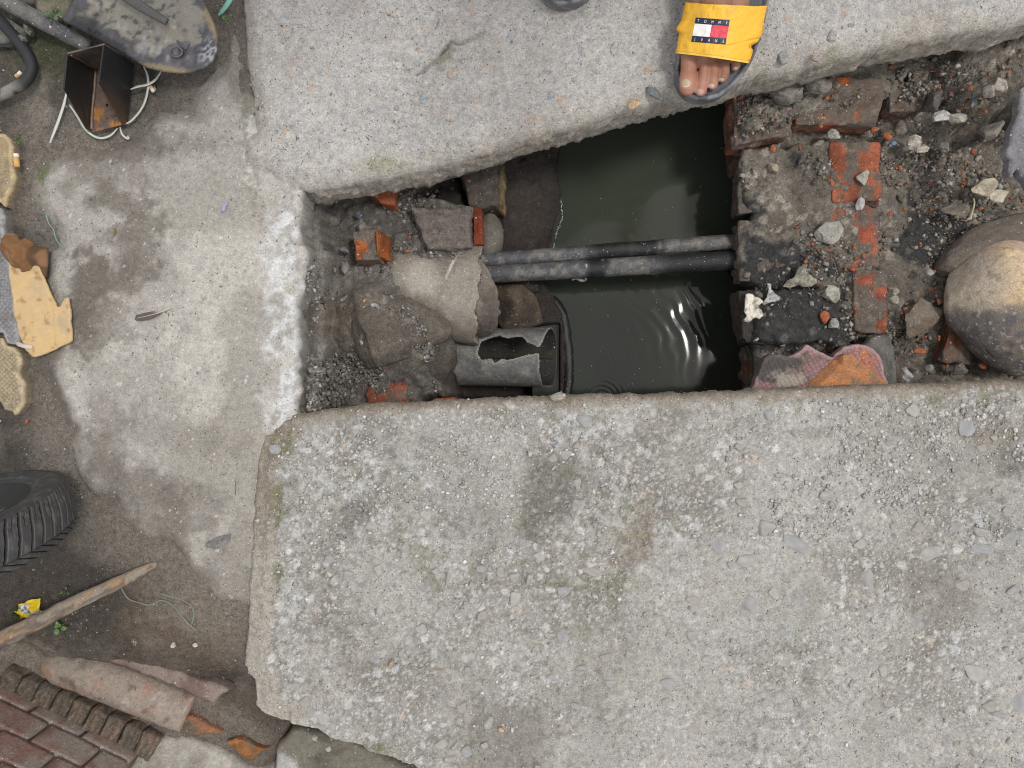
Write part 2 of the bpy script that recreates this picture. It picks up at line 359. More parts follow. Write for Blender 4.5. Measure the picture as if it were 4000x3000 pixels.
def cap_chain(pts, rads, seg=20, squash=0.9):
    """closed tapered limb with round ends, as (verts, faces)"""
    p = np.asarray(pts, float); r = np.asarray(rads, float); P_ = []; R_ = []
    d0 = (p[0] - p[1]) / np.linalg.norm(p[0] - p[1]); d1 = (p[-1] - p[-2]) / np.linalg.norm(p[-1] - p[-2])
    for t in (1.0, 0.92, 0.75, 0.5, 0.25): P_.append(p[0] + d0 * r[0] * t); R_.append(r[0] * math.sqrt(max(1 - t * t, 0.0004)))
    e = np.vstack([2 * p[0] - p[1], p, 2 * p[-1] - p[-2]])
    for i in range(len(p) - 1):
        for t in np.linspace(0, 1, 6, endpoint=False):
            a, b, cc, d = e[i], e[i + 1], e[i + 2], e[i + 3]
            P_.append(0.5 * (2 * b + (cc - a) * t + (2 * a - 5 * b + 4 * cc - d) * t * t + (3 * b - a - 3 * cc + d) * t ** 3)); R_.append(r[i] * (1 - t) + r[i + 1] * t)
    P_.append(p[-1]); R_.append(r[-1])
    for t in (0.25, 0.5, 0.75, 0.92, 1.0): P_.append(p[-1] + d1 * r[-1] * t); R_.append(r[-1] * math.sqrt(max(1 - t * t, 0.0004)))
    P_ = np.array(P_); R_ = np.array(R_); T = np.gradient(P_, axis=0); T /= np.linalg.norm(T, axis=1)[:, None] + 1e-12
    ref = np.array([0.05, 0.1, 1.0]) if abs(T[len(T) // 2][2]) < 0.8 else np.array([1.0, 0.1, 0])
    A = np.cross(T, ref); A /= np.linalg.norm(A, axis=1)[:, None]; B = np.cross(A, T); th = np.arange(seg) / seg * 2 * math.pi
    V = (P_[:, None] + R_[:, None, None] * (np.cos(th)[None, :, None] * A[:, None] + squash * np.sin(th)[None, :, None] * B[:, None])).reshape(-1, 3)
    n = len(P_); F = [tuple(range(seg))[::-1]]
    for i in range(n - 1):
        for j in range(seg):
            k = (j + 1) % seg; F.append((i * seg + j, i * seg + k, (i + 1) * seg + k, (i + 1) * seg + j))
    F.append(tuple((n - 1) * seg + j for j in range(seg))); return V, F

# ------------------------------------------------------------------ THE SETTING
SOILC = (0.105, 0.09, 0.076); SOILD = (0.06, 0.052, 0.045); MUD = (0.135, 0.118, 0.10); GREY = (0.19, 0.178, 0.16); PALE = (0.42, 0.40, 0.375)
WZ = -0.30                                               # water level
# --- ground: one sheet, fine in view, coarse out to the horizon, with the trench dug into it
def axis(lo, hi, step, far):
    a = np.arange(lo, hi + step / 2, step); g = []; s = step; v = hi
    while v < far: s *= 1.35; v += s; g.append(v)
    gl = []; s = step; v = lo
    while v > -far: s *= 1.35; v -= s; gl.append(v)
    return np.concatenate([gl[::-1], a, g])
gx_ = axis(-0.84, 0.80, 0.0024, 60); gy_ = axis(-0.62, 0.52, 0.0024, 60)
X, Y = np.meshgrid(gx_, gy_); NX, NY = len(gx_), len(gy_); sh = X.shape
GPX, GPY = topx(X, Y, -0.03)
Z = -0.022 + 0.006 * fbm(X, Y, 0.12, 4, 3) + 0.0022 * fbm(X, Y, 0.012, 4, 4)
Z = Z - 0.040 * sst(2380, 2850, GPY) - 0.03 * sst(650, 1000, GPX) * sst(2450, 2800, GPY) - 0.03 * sst(1250, 1700, GPY) * sst(1500, 2300, GPX)
C = mixc(np.broadcast_to(col3(SOILC), sh + (3,)), SOILD, sst(-0.3, 0.5, fbm(X, Y, 0.05, 5, 8)))
W = 0.15 + 0.15 * sst(0, 0.5, fbm(X, Y, 0.03, 3, 90))
# bottom-left soil is browner
C = mixc(C, (0.15, 0.115, 0.086), sst(2000, 2400, GPY) * 0.85 * (0.7 + 0.3 * sst(-.3, .3, fbm(X, Y, 0.03, 4, 77))))
C = mixc(C, (0.07, 0.056, 0.045), blob(GPX, GPY, 750, 2640, 420, 60, 18, 0.6, 0.4) * 0.7 + blob(GPX, GPY, 1000, 2760, 200, 80, 20, .6, .3) * 0.6)
C = mixc(C, (0.23, 0.205, 0.165), blob(GPX, GPY, 130, 2560, 260, 100, -5, 0.5, 0.5) * 0.85)
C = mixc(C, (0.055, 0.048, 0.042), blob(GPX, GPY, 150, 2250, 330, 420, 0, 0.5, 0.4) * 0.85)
C = mixc(C, (0.075, 0.085, 0.04), blob(GPX, GPY, 200, 210, 120, 150, 0, 0.5, 0.9) * 0.75)      # moss
C = mixc(C, (0.24, 0.215, 0.18), blob(GPX, GPY, 165, 400, 45, 110, 0, 0.5, 0.9) * 0.7)
C = mixc(C, (0.12, 0.10, 0.08), blob(GPX, GPY, 950, 2850, 330, 90, 22, .6, .5) * 0.6)
C = mixc(C, (0.05, 0.045, 0.04), blob(GPX, GPY, 880, 150, 60, 190, 0, 0.4, 0.6) * 0.6)
def stamp(poly, zp, target, edge=0.006, rag=0.006, rs=0.02, seed=0):
    """dig or heap: blend the sheet towards height `target` inside a polygon given in photograph pixels at height zp"""
    global Z
    d = sdf(X, Y, P2(poly, zp)) + rag * fbm(X, Y, rs, 4, seed)
    m = sst(-edge, edge, d); Z = Z * (1 - m) + target * m; return m
rub = 0.011 * fbm(X, Y, 0.04, 5, 31) + 0.006 * fbm(X, Y, 0.010, 4, 32)
f1, f2, idd = worley(X, Y, 0.016, 40); clod = np.clip(1 - f1 / 0.008, 0, 1) * (idd > 0.45); rub = rub + 0.0035 * np.sqrt(clod)
f1b, f2b, idb = worley(X, Y, 0.006, 41); clod2 = np.clip(1 - f1b / 0.003, 0, 1) * (idb > 0.35); rub = rub + 0.0016 * np.sqrt(clod2)
pit_a = [(1192, 560), (1188, 900), (1200, 1300), (1190, 1700), (1190, 1760), (4500, 1760), (4500, -260), (3300, -100), (2200, 380)]
m1 = stamp(pit_a, -0.06, -0.108 + rub * 0.6, 0.004, 0.006, seed=1)
pit_b = [(1245, 560), (1262, 700), (1285, 1000), (1300, 1200), (1292, 1400), (1245, 1560), (1245, 1760), (4500, 1760), (4500, -260), (3300, -100), (2200, 380)]
m2 = stamp(pit_b, -0.13, -0.148 + rub, 0.005, 0.010, 0.03, seed=2)
C = mixc(C, (0.21, 0.197, 0.178), m1); C = mixc(C, (0.165, 0.152, 0.136), m2)
PX2, PY2 = topx(X, Y, -0.15)
# heaps of the left shelf: mud mound, lower hollow towards bottom
stamp([(1290, 1180), (1400, 1110), (1500, 1100), (1590, 1160), (1680, 1260), (1740, 1340), (1720, 1420), (1650, 1440), (1450, 1430), (1330, 1380)], -0.13, -0.122 + 0.5 * rub, 0.022, 0.008, 0.05, seed=3)
stamp([(1380, 1150), (1500, 1130), (1580, 1190), (1680, 1300), (1650, 1400), (1480, 1420), (1400, 1340)], -0.12, -0.104 + 0.35 * rub, 0.012, 0.008, 0.04, seed=4)
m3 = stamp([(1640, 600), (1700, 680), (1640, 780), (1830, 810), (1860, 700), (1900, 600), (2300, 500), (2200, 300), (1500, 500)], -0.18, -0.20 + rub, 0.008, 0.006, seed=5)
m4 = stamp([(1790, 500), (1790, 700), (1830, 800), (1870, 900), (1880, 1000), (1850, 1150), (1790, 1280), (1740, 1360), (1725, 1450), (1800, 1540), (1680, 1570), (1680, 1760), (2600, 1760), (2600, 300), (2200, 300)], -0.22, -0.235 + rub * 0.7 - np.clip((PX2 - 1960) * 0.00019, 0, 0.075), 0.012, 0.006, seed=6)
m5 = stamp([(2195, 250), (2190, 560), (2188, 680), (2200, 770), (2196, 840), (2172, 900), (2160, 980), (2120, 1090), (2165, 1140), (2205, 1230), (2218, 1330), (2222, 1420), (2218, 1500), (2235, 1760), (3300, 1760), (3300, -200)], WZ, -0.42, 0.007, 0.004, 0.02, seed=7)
stamp([(3000, 1800), (4600, 1800), (4600, -300), (3000, -200)], -0.3, -0.31, 0.01, 0, seed=8)
stamp([(1800, 1300), (2180, 1270), (2180, 1560), (1800, 1560)], -0.3, -0.345, 0.004, 0, seed=9)
stamp([(-200, 2470), (120, 2495), (230, 2560), (480, 2585), (700, 2660), (880, 2715), (1000, 2810), (1080, 2880), (1040, 3100), (-200, 3100)], -0.05, -0.050 + 0.004 * fbm(X, Y, 0.03, 5, 88) + 0.002 * fbm(X, Y, 0.008, 3, 89), 0.014, 0.006, 0.03, seed=15)
C = mixc(C, (0.235, 0.205, 0.168), pmask(GPX, GPY, [(-200, 2470), (120, 2495), (260, 2560), (330, 2650), (200, 2720), (0, 2680), (-200, 2680)], 25, 30, 60, 9) * 0.85)
C = mixc(C, (0.16, 0.135, 0.11), pmask(GPX, GPY, [(240, 2560), (700, 2660), (880, 2715), (1080, 2880), (1040, 3100), (200, 3100)], 25, 30, 60, 10) * 0.7)
# colours of the shelf, in photograph pixels at its depth
C = mixc(C, (0.085, 0.077, 0.068), blob(PX2, PY2, 1420, 850, 230, 170, 0, 0.4, 0.5) * m2 * 0.45)
C = mixc(C, (0.27, 0.25, 0.22), blob(PX2, PY2, 1270, 1200, 45, 260, 0, 0.5, 0.8) * 0.75)
C = mixc(C, (0.165, 0.14, 0.112), blob(PX2, PY2, 1450, 1250, 190, 150, 10, 0.4, 0.4) * 0.9)
C = mixc(C, (0.24, 0.21, 0.17), blob(PX2, PY2, 1560, 1400, 90, 40, 0, 0.4, 0.7) * 0.7)
C = mixc(C, (0.24, 0.225, 0.2), blob(PX2, PY2, 1430, 1090, 90, 80, 0, 0.4, 1.0) * 0.55)
C = mixc(C, (0.07, 0.062, 0.055), blob(PX2, PY2, 1500, 1520, 240, 60, 0, 0.4, 0.5) * 0.5)
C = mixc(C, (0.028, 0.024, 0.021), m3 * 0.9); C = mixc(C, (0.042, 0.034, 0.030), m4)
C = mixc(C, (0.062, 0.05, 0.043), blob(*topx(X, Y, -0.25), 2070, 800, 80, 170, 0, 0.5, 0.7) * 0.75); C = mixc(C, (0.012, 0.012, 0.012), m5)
W = np.maximum(W, m4 * 0.6)
inpit = sst(-0.002, 0.004, sdf(X, Y, P2(pit_a, -0.06)))
pe = (idd > 0.45) * np.clip(clod * 3, 0, 1) * inpit * (1 - m4)
C = C * (1 + (pe * (vn(idd * 91, idd * 13, 3) - 0.35) * 0.9)[..., None])
pe2 = (idb > 0.93) * inpit * np.clip(clod2 * 3, 0, 1) * (1 - m4); C = mixc(C, (0.3, 0.28, 0.25), pe2 * 0.55)
C = C * (1 + 0.22 * fbm(X, Y, 0.01, 3, 66))[..., None]
APX = [(1180, 600), (1180, 2700), (1010, 2660), (900, 2440), (790, 2400), (690, 2290), (600, 2180), (470, 2120), (390, 2010), (300, 1960), (230, 1830), (215, 1700), (120, 1500), (110, 1350), (120, 1100), (175, 950), (120, 860), (95, 760), (88, 680), (130, 600), (330, 545), (450, 520), (690, 395), (845, 200), (905, 104), (1000, 400)]
da = sdf(X, Y, P2(APX, -0.01)); C = mixc(C, (0.215, 0.19, 0.16), sst(-0.075, 0.0, da + 0.035 * fbm(X, Y, 0.05, 5, 81)) * (1 - inpit) * 0.7)
C = mixc(C, (0.19, 0.168, 0.14), (1 - inpit) * sst(0.05, 0.5, fbm(X, Y, 0.09, 5, 82)) * 0.45)
far = sst(0.85, 1.3, np.maximum(np.abs(X), np.abs(Y))); C = mixc(C, (0.16, 0.14, 0.118), far); Z = np.where(far > 0, Z * (1 - far) - 0.03 * far, Z)
V = np.stack([X, Y, Z], -1).reshape(-1, 3)
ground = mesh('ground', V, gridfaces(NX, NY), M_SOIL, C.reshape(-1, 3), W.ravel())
tag(ground, kind='structure')
HG_x, HG_y, HG_z = gx_, gy_, Z.copy()
def gz(px, py, z0):
    x, y, _ = P(px, py, z0); i = int(np.clip(np.searchsorted(HG_x, x), 0, NX - 1)); j = int(np.clip(np.searchsorted(HG_y, y), 0, NY - 1)); return float(HG_z[j, i])

# --- water of the chamber, with the rings of a drip
xs = np.arange(P(2080, 0, WZ)[0], P(3150, 0, WZ)[0], 0.0014); ys = np.arange(P(0, 1720, WZ)[1], P(0, 220, WZ)[1], 0.0014)
X, Y = np.meshgrid(xs, ys); WPX, WPY = topx(X, Y, WZ); ZW = np.zeros_like(X)
def ring(cx, cy, r0, sr, ang, sa, lam, amp):
    x0, y0, _ = P(cx, cy, WZ); dx = X - x0; dy = Y - y0; r = np.sqrt(dx * dx + dy * dy) + 1e-6; th = np.degrees(np.arctan2(dy, dx)); da = (th - ang + 180) % 360 - 180
    k = S * (H - WZ); return amp * np.exp(-((r - r0 * k) / (sr * k)) ** 2) * np.exp(-(da / sa) ** 2) * np.sin(2 * math.pi * r / (lam * k) * (1 + 0.12 * fbm(X, Y, 0.05, 2, 4)))
ZW += ring(2290, 1440, 440, 150, 34, 24, 46, 0.00024)
ZW += ring(2290, 1440, 620, 160, 18, 26, 70, 0.00008)
ZW += ring(2290, 1440, 120, 60, 60, 50, 22, 0.00006)
ZW += ring(2350, 1560, 60, 50, 60, 60, 18, 0.00008)
ZW += ring(2400, 1120, 190, 70, 62, 26, 60, 0.00012)
ZW += 0.00003 * fbm(X, Y, 0.03, 2, 5)
wcol = 1.9 * mixc(np.broadcast_to(col3((0.018, 0.0215, 0.0175)), X.shape + (3,)), (0.024, 0.028, 0.020), blob(WPX, WPY, 2480, 780, 420, 330, 30, 0.9, 0.4))
wcol = mixc(wcol, (0.021, 0.0235, 0.02), blob(WPX, WPY, 2600, 1400, 400, 250, 0, 0.9, 0.4))
mw = bpy.data.materials.new('murky_water'); mw.use_nodes = True; b = mw.node_tree.nodes['Principled BSDF']
at = mw.node_tree.nodes.new('ShaderNodeAttribute'); at.attribute_name = 'col'; mw.node_tree.links.new(at.outputs['Color'], b.inputs['Base Color'])
b.inputs['Roughness'].default_value = 0.085; b.inputs['IOR'].default_value = 1.33
water = mesh('water', np.stack([X, Y, ZW + WZ], -1).reshape(-1, 3), gridfaces(len(xs), len(ys)), mw, wcol.reshape(-1, 3)); tag(water, kind='structure')

# --- cement apron on the left
apron_px = [(1120, 560), (1196, 745), (1188, 800), (1172, 900), (1185, 1000), (1178, 1100), (1162, 1200), (1160, 1330), (1172, 1430), (1178, 1520), (1150, 1600), (1200, 1750), (1250, 2600), (1010, 2660), (955, 2500), (900, 2440),
            (790, 2400), (690, 2290), (600, 2180), (470, 2120), (390, 2010), (300, 1960), (230, 1830), (215, 1700), (120, 1500), (110, 1350), (120, 1100), (175, 950), (120, 860), (95, 760), (88, 680), (130, 600), (210, 560), (330, 545),
            (450, 520), (540, 440), (620, 400), (690, 395), (720, 330), (800, 262), (845, 200), (862, 120), (905, 104), (935, 120), (950, 170), (1000, 400)]
def apron_top(x, y, d):
    px, py = topx(x, y, -0.01)
    z = -0.009 + 0.0035 * fbm(x, y, 0.15, 4, 12) + 0.0010 * fbm(x, y, 0.01, 4, 13) + 0.0006 * fbm(x, y, 0.004, 2, 15)
    z = z - 0.016 * sst(0.035, 0.0, d) * sst(1060, 900, px) - 0.010 * sst(1500, 2600, py)
    z = z + 0.004 * sst(1060, 1120, px) * fbm(x, y, 0.018, 5, 14) - 0.003 * sst(1090, 1180, px)
    z = z - 0.003 * blob(px, py, 1010, 480, 25, 260, 0, 0.5, 0.7)
    return z
def apron_col(x, y, z, d, s):
    px, py = topx(x, y, -0.01); c = np.broadcast_to(col3((0.35, 0.328, 0.298)), x.shape + (3,))
    c = mixc(c, (0.30, 0.278, 0.245), sst(-0.35, 0.45, fbm(px, py, 420, 5, 1)) * 0.8)
    c = mixc(c, (0.50, 0.475, 0.435), sst(-0.05, 0.45, fbm(px, py, 260, 5, 2)) * 0.6); c = mixc(c, (0.26, 0.25, 0.23), sst(0.1, 0.5, fbm(px, py, 40, 4, 27)) * 0.35)
    # damp stains with their own shapes
    for (a, b_, rx, ry, rt, st, sd) in [(430, 640, 190, 120, 0, .45, 1), (440, 560, 220, 60, 0, .6, 3), (470, 790, 110, 75, 20, .6, 4), (510, 905, 130, 40, -10, .45, 5), (370, 1080, 70, 110, 5, .75, 6), (520, 1060, 120, 70, -20, .6, 7), (330, 1180, 60, 160, 0, .7, 9), (540, 950, 70, 120, 20, .5, 8),
                                        (420, 1260, 110, 90, 30, .4, 9), (700, 560, 220, 40, 0, .3, 11), (560, 1950, 240, 90, 40, .5, 12), (720, 2010, 130, 120, 40, .4, 13), (900, 2250, 150, 200, 0, .35, 14), (400, 1750, 110, 170, 10, .35, 15), (700, 1700, 260, 60, 10, .2, 16), (620, 2180, 120, 60, 40, .6, 17)]:
        c = mixc(c, (0.15, 0.132, 0.112), blob(px, py, a, b_, rx, ry, rt, 0.38, 0.95, sd * 11) * min(1.0, st * 1.35))
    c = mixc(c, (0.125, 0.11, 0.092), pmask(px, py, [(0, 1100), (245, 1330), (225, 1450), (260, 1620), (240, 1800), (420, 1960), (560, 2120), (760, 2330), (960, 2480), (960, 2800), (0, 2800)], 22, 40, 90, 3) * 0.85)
    c = mixc(c, (0.155, 0.137, 0.115), (1 - sst(0.0, 0.045, d + 0.026 * fbm(x, y, 0.05, 5, 5))) * sst(1000, 850, px) * 0.92)
    c = mixc(c, (0.13, 0.15, 0.06), blob(px, py, 150, 620, 45, 60, 0, 0.5, 0.8) * 0.7 + 0); c = mixc(c, (0.12, 0.15, 0.05), blob(px, py, 150, 690, 18, 25, 0, 0.5, 0.6) * 0.9)
    # whitish broken lip beside the pit, and the seam against the upper slab
    lip = sst(1000, 1075, px + 40 * fbm(px, py, 90, 5, 6)) * sst(640, 800, py) ; c = mixc(c, (0.64, 0.65, 0.66), lip * (0.12 + 0.58 * sst(-0.2, 0.25, fbm(px, py, 45, 5, 7))))
    c = mixc(c, (0.40, 0.365, 0.31), lip * sst(0.1, 0.5, fbm(px, py, 70, 4, 17)) * 0.7)
    c = mixc(c, (0.17, 0.165, 0.12), blob(px, py, 965, 430, 22, 300, -4, 0.5, 0.8) * 0.7)
    c = mixc(c, (0.6, 0.6, 0.58), blob(px, py, 985, 560, 25, 110, 0, 0.5, 0.9) * 0.6)
    f1, f2, i1 = worley(px, py, 16, 61); sp = np.clip(1 - f1 / 5.0, 0, 1) > 0.1; c = mixc(c, (0.30, 0.31, 0.32), sp * (i1 > 0.93) * 0.5); c = mixc(c, (0.62, 0.61, 0.58), sp * (i1 < 0.010) * 0.7)
    c = mixc(c, (0.30, 0.285, 0.26), sst(0, 0.25, s) * 0.85)
    return c
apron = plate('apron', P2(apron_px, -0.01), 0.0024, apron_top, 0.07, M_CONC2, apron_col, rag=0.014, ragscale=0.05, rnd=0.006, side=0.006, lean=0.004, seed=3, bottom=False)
apron.name = 'pavement'; tag(apron, kind='structure')

# --- the two big concrete slabs
def embedded(px, py, cell, seed, p, rfrac):
    f1, f2, i = worley(px, py, cell, seed); m = np.clip((rfrac * cell * (0.6 + 0.6 * vn(i * 77, i * 31, 2)) - f1) / (0.12 * cell), 0, 1) * (i < p); return m, i / p
edge_px = [(4300, 30), (4000, 127), (3850, 168), (3671, 190), (3500, 220), (3363, 246), (3200, 285), (3074, 325), (2930, 346), (2821, 385), (2676, 412), (2530, 450), (2405, 488), (2290, 520), (2170, 556), (2000, 607), (1808, 664), (1627, 712), (1450, 745), (1356, 764), (1270, 778), (1193, 776), (1130, 756), (1060, 715), (1000, 680), (985, 600)]
up_out = np.vstack([P2(edge_px, -0.062), P2([(984, 500), (976, 362), (960, 260), (949, 181), (938, 60), (935, -900), (4300, -900)], 0)])
def up_top(x, y, d):
    px, py = topx(x, y, 0); z = 0.002 + 0.003 * fbm(x, y, 0.12, 4, 21) + 0.0011 * fbm(x, y, 0.012, 5, 22)
    m, i = embedded(px, py, 46, 71, 0.35, 0.32); z = z + 0.0009 * m; m, i = embedded(px, py, 20, 72, 0.35, 0.34); z = z + 0.0006 * m
    for (pl, dep, w) in [([(1630, 290), (1700, 240), (1745, 190), (1760, 165), (1800, 175), (1890, 130)], 0.006, 9), ([(1520, 210), (1560, 245), (1600, 278)], 0.003, 6), ([(1700, 110), (1712, 85)], 0.005, 8)]:
        dl = np.full(x.shape, 1e9)
        for a, b_ in zip(pl[:-1], pl[1:]):
            ex, ey = b_[0] - a[0], b_[1] - a[1]; t = np.clip(((px - a[0]) * ex + (py - a[1]) * ey) / (ex * ex + ey * ey), 0, 1); dl = np.minimum(dl, np.hypot(px - a[0] - t * ex, py - a[1] - t * ey))
        dl = dl + 5 * fbm(px, py, 25, 3, 4); z = z - dep * (1 - sst(0, w, dl))
    rough = sst(0.05, 0.0, d); z = z + rough * (0.004 * fbm(x, y, 0.022, 5, 24)) - 0.012 * sst(0.03, 0.0, d) ** 2
    return z
def up_col(x, y, z, d, s):
    px, py = topx(x, y, 0); c = np.broadcast_to(col3((0.435, 0.418, 0.398)), x.shape + (3,))
    c = mixc(c, (0.34, 0.315, 0.29), sst(-0.3, 0.5, fbm(px, py, 300, 5, 31)) * 0.7); c = mixc(c, (0.50, 0.49, 0.475), sst(0.0, 0.5, fbm(px, py, 150, 5, 32)) * 0.45)
    c = mixc(c, (0.33, 0.33, 0.34), sst(0.1, 0.5, fbm(px, py, 35, 4, 33)) * 0.4)
    c = mixc(c, (0.29, 0.265, 0.24), sst(0.15, 0.6, fbm(px, py, 14, 3, 38)) * 0.3)
    for cell, sd, p, rf in [(46, 71, 0.35, 0.32), (20, 72, 0.35, 0.34)]:
        m, i = embedded(px, py, cell, sd, p, rf); q = vn(i * 391, i * 57, 8)
        cc = np.where((q < 0.45)[..., None], col3((0.23, 0.255, 0.285)), np.where((q < 0.62)[..., None], col3((0.46, 0.31, 0.21)), np.where((q < 0.75)[..., None], col3((0.55, 0.50, 0.42)), col3((0.36, 0.35, 0.33)))))
        mm = (m * sst(-0.35, 0.15, fbm(px, py, 200, 3, 36)) * 0.5)[..., None]; c = c * (1 - mm) + cc * mm
    c = mixc(c, (0.15, 0.15, 0.10), blob(px, py, 1745, 215, 26, 60, 30, 0.4, 0.6) * 0.6)
    c = mixc(c, (0.20, 0.22, 0.12), (blob(px, py, 1490, 640, 70, 30, 0, 0.4, 0.8) + blob(px, py, 2995, 285, 25, 40, 0, 0.4, 0.8) + blob(px, py, 3260, 200, 40, 25, -15, 0.5, 0.9)) * 0.6)
    c = mixc(c, (0.50, 0.44, 0.35), sst(0.035, 0.0, d + 0.01 * fbm(x, y, 0.05, 4, 40)) * 0.35)
    c = mixc(c, (0.43, 0.375, 0.30), sst(0, 0.2, s) * 0.6); c = mixc(c, (0.26, 0.24, 0.22), sst(-0.1, 0.4, fbm(x * 1.0 + z, y - z, 0.012, 4, 44)) * sst(0, 0.2, s) * 0.6)
    return c
upper = plate('concrete_slab', up_out, 0.0021, up_top, 0.062, M_CONC, up_col, rag=0.0035, ragscale=0.018, rnd=0.010, side=0.006, lean=0.0, seed=5, rows=9)
tag(upper, 'thick pale concrete slab with a slanting edge over the water, a foot on it', 'concrete slab')

low_px = [(4300, 1480), (4000, 1486), (3760, 1494), (3526, 1499), (3300, 1508), (3074, 1516), (2800, 1530), (2531, 1538), (2300, 1542), (2170, 1548), (1980, 1552), (1808, 1560), (1600, 1572), (1447, 1579), (1266, 1602), (1180, 1612), (1121, 1628), (1070, 1648), (1035, 1680), (1010, 1745), (996, 1820), (990, 1900), (978, 2050), (976, 2170), (966, 2300), (958, 2441), (949, 2604),
          (955, 2640), (985, 2667), (992, 2720), (995, 2770), (1030, 2800), (1085, 2822), (1175, 2842), (1240, 2852), (1302, 2896), (1380, 2905), (1447, 2940), (1530, 2962), (1627, 3004), (1800, 3090), (2200, 3300), (4300, 3300)]
def low_top(x, y, d):
    px, py = topx(x, y, 0); z = 0.0 + 0.0035 * fbm(x, y, 0.14, 4, 51) + 0.0010 * fbm(x, y, 0.008, 4, 52)
    for cell, sd, p, rf, hh in [(60, 81, 0.30, 0.36, 0.0016), (30, 82, 0.4, 0.34, 0.0014), (15, 83, 0.45, 0.36, 0.0010), (8, 84, 0.5, 0.36, 0.0007)]:
        m, i = embedded(px, py, cell, sd, p, rf); z = z + hh * m * (0.4 + 0.6 * sst(-0.4, 0.2, fbm(px, py, 260, 3, 86)))
    z = z - 0.006 * sst(0.028, 0.004, d) * (px < 1130) - 0.005 * sst(0.02, 0.0, d) * (py < 1700)
    return z
def low_col(x, y, z, d, s):
    px, py = topx(x, y, 0); c = np.broadcast_to(col3((0.350, 0.336, 0.312)), x.shape + (3,))
    c = mixc(c, (0.235, 0.22, 0.192), sst(-0.15, 0.45, fbm(px, py, 330, 5, 91)) * 0.8); c = mixc(c, (0.43, 0.41, 0.38), sst(0.0, 0.5, fbm(px, py, 220, 5, 92)) * 0.6)
    c = mixc(c, (0.17, 0.162, 0.14), sst(-0.05, 0.4, fbm(px, py, 22, 4, 93)) * 0.55 * sst(-0.4, 0.15, fbm(px, py, 300, 4, 99)))
    for cell, sd, p, rf in [(60, 81, 0.30, 0.36), (30, 82, 0.4, 0.34), (15, 83, 0.45, 0.36), (8, 84, 0.5, 0.36)]:
        m, i = embedded(px, py, cell, sd, p, rf); q = vn(i * 291, i * 77, 9)
        cc = np.where((q < 0.4)[..., None], col3((0.46, 0.465, 0.465)), np.where((q < 0.7)[..., None], col3((0.52, 0.505, 0.475)), np.where((q < 0.8)[..., None], col3((0.46, 0.40, 0.34)), col3((0.60, 0.59, 0.57)))))
        mm = (m * (0.95 if cell > 10 else 0.5) * sst(-0.45, 0.1, fbm(px, py, 260, 3, 86)))[..., None]; c = c * (1 - mm) + cc * mm
    c = mixc(c, (0.62, 0.63, 0.64), sst(-0.1, 0.5, fbm(px, py, 22, 4, 94)) * (blob(px, py, 1330, 1850, 280, 170, 15, 0.6, 0.7) * 0.6 + blob(px, py, 1150, 2060, 60, 90, 0, 0.6, 0.7) * 0.5 + blob(px, py, 1130, 2400, 50, 160, 0, 0.5, 0.8) * 0.4 + blob(px, py, 2270, 1680, 160, 90, 0, 0.6, 0.8) * 0.5 + blob(px, py, 2650, 2080, 90, 60, 0, 0.6, 0.8) * 0.5))
    c = mixc(c, (0.12, 0.11, 0.092), (blob(px, py, 2140, 1900, 110, 170, 15, 0.5, 0.8) + blob(px, py, 3850, 1800, 190, 60, 10, 0.5, 0.8) + blob(px, py, 3200, 1690, 60, 25, 0, 0.5, 0.8) + blob(px, py, 1400, 2000, 60, 90, 30, 0.5, 1.2)) * 0.6)
    c = mixc(c, (0.20, 0.155, 0.11), (blob(px, py, 2480, 2120, 60, 140, 25, 0.5, 0.7) + blob(px, py, 3900, 1700, 150, 45, 0, 0.5, 0.7)) * 0.55)
    mo = sst(0.05, 0.4, fbm(px, py, 60, 5, 95)); mossm = mo * (blob(px, py, 2050, 2250, 900, 330, 8, 0.8, 0.5) * 0.5 + blob(px, py, 1100, 1700, 60, 120, 0, 0.6, 0.6) + blob(px, py, 1080, 2250, 28, 450, 0, 0.6, 0.5) * 0.9 + blob(px, py, 2100, 1610, 500, 40, 0, 0.6, 0.5) * 0.5 + blob(px, py, 3500, 1580, 500, 50, 0, 0.6, 0.5) * 0.6 + blob(px, py, 1450, 2930, 90, 40, 30, 0.6, 0.5) + blob(px, py, 2770, 2800, 40, 60, 0, 0.6, 0.5) * 0.9)
    c = mixc(c, (0.125, 0.135, 0.055), np.clip(mossm, 0, 1) * 0.8)
    dust = sst(0.02, 0.35, fbm(px, py, 380, 5, 191)); c = mixc(c, (0.425, 0.41, 0.38), dust * 0.45)
    # browner worn border along the left and top edges
    bm_ = np.maximum(sst(0.040, 0.024, d + 0.008 * fbm(x, y, 0.03, 4, 96)) * sst(1250, 1080, px), sst(0.018, 0.008, d + 0.006 * fbm(x, y, 0.03, 4, 97)) * sst(1900, 1650, py))
    c = mixc(c, (0.255, 0.205, 0.15), bm_ * 0.62); c = mixc(c, (0.45, 0.42, 0.37), bm_ * sst(1900, 2300, py) * 0.65)
    c = mixc(c, (0.55, 0.53, 0.49), sst(0.006, 0.0, d) * sst(2400, 2700, py) * 0.7)
    c = mixc(c, (0.16, 0.125, 0.09), sst(0.010, 0.002, d) * sst(1750, 1600, py) * 0.6)
    c = mixc(c, (0.30, 0.28, 0.25), sst(0, 0.2, s) * 0.8)
    return c
lower = plate('concrete_slab', P2(low_px, 0), 0.0019, low_top, 0.065, M_CONC, low_col, rag=0.003, ragscale=0.014, rnd=0.007, side=0.004, lean=0.004, seed=9, rows=6)
tag(lower, 'large rough concrete slab with exposed pebbles and moss filling the lower right', 'concrete slab')

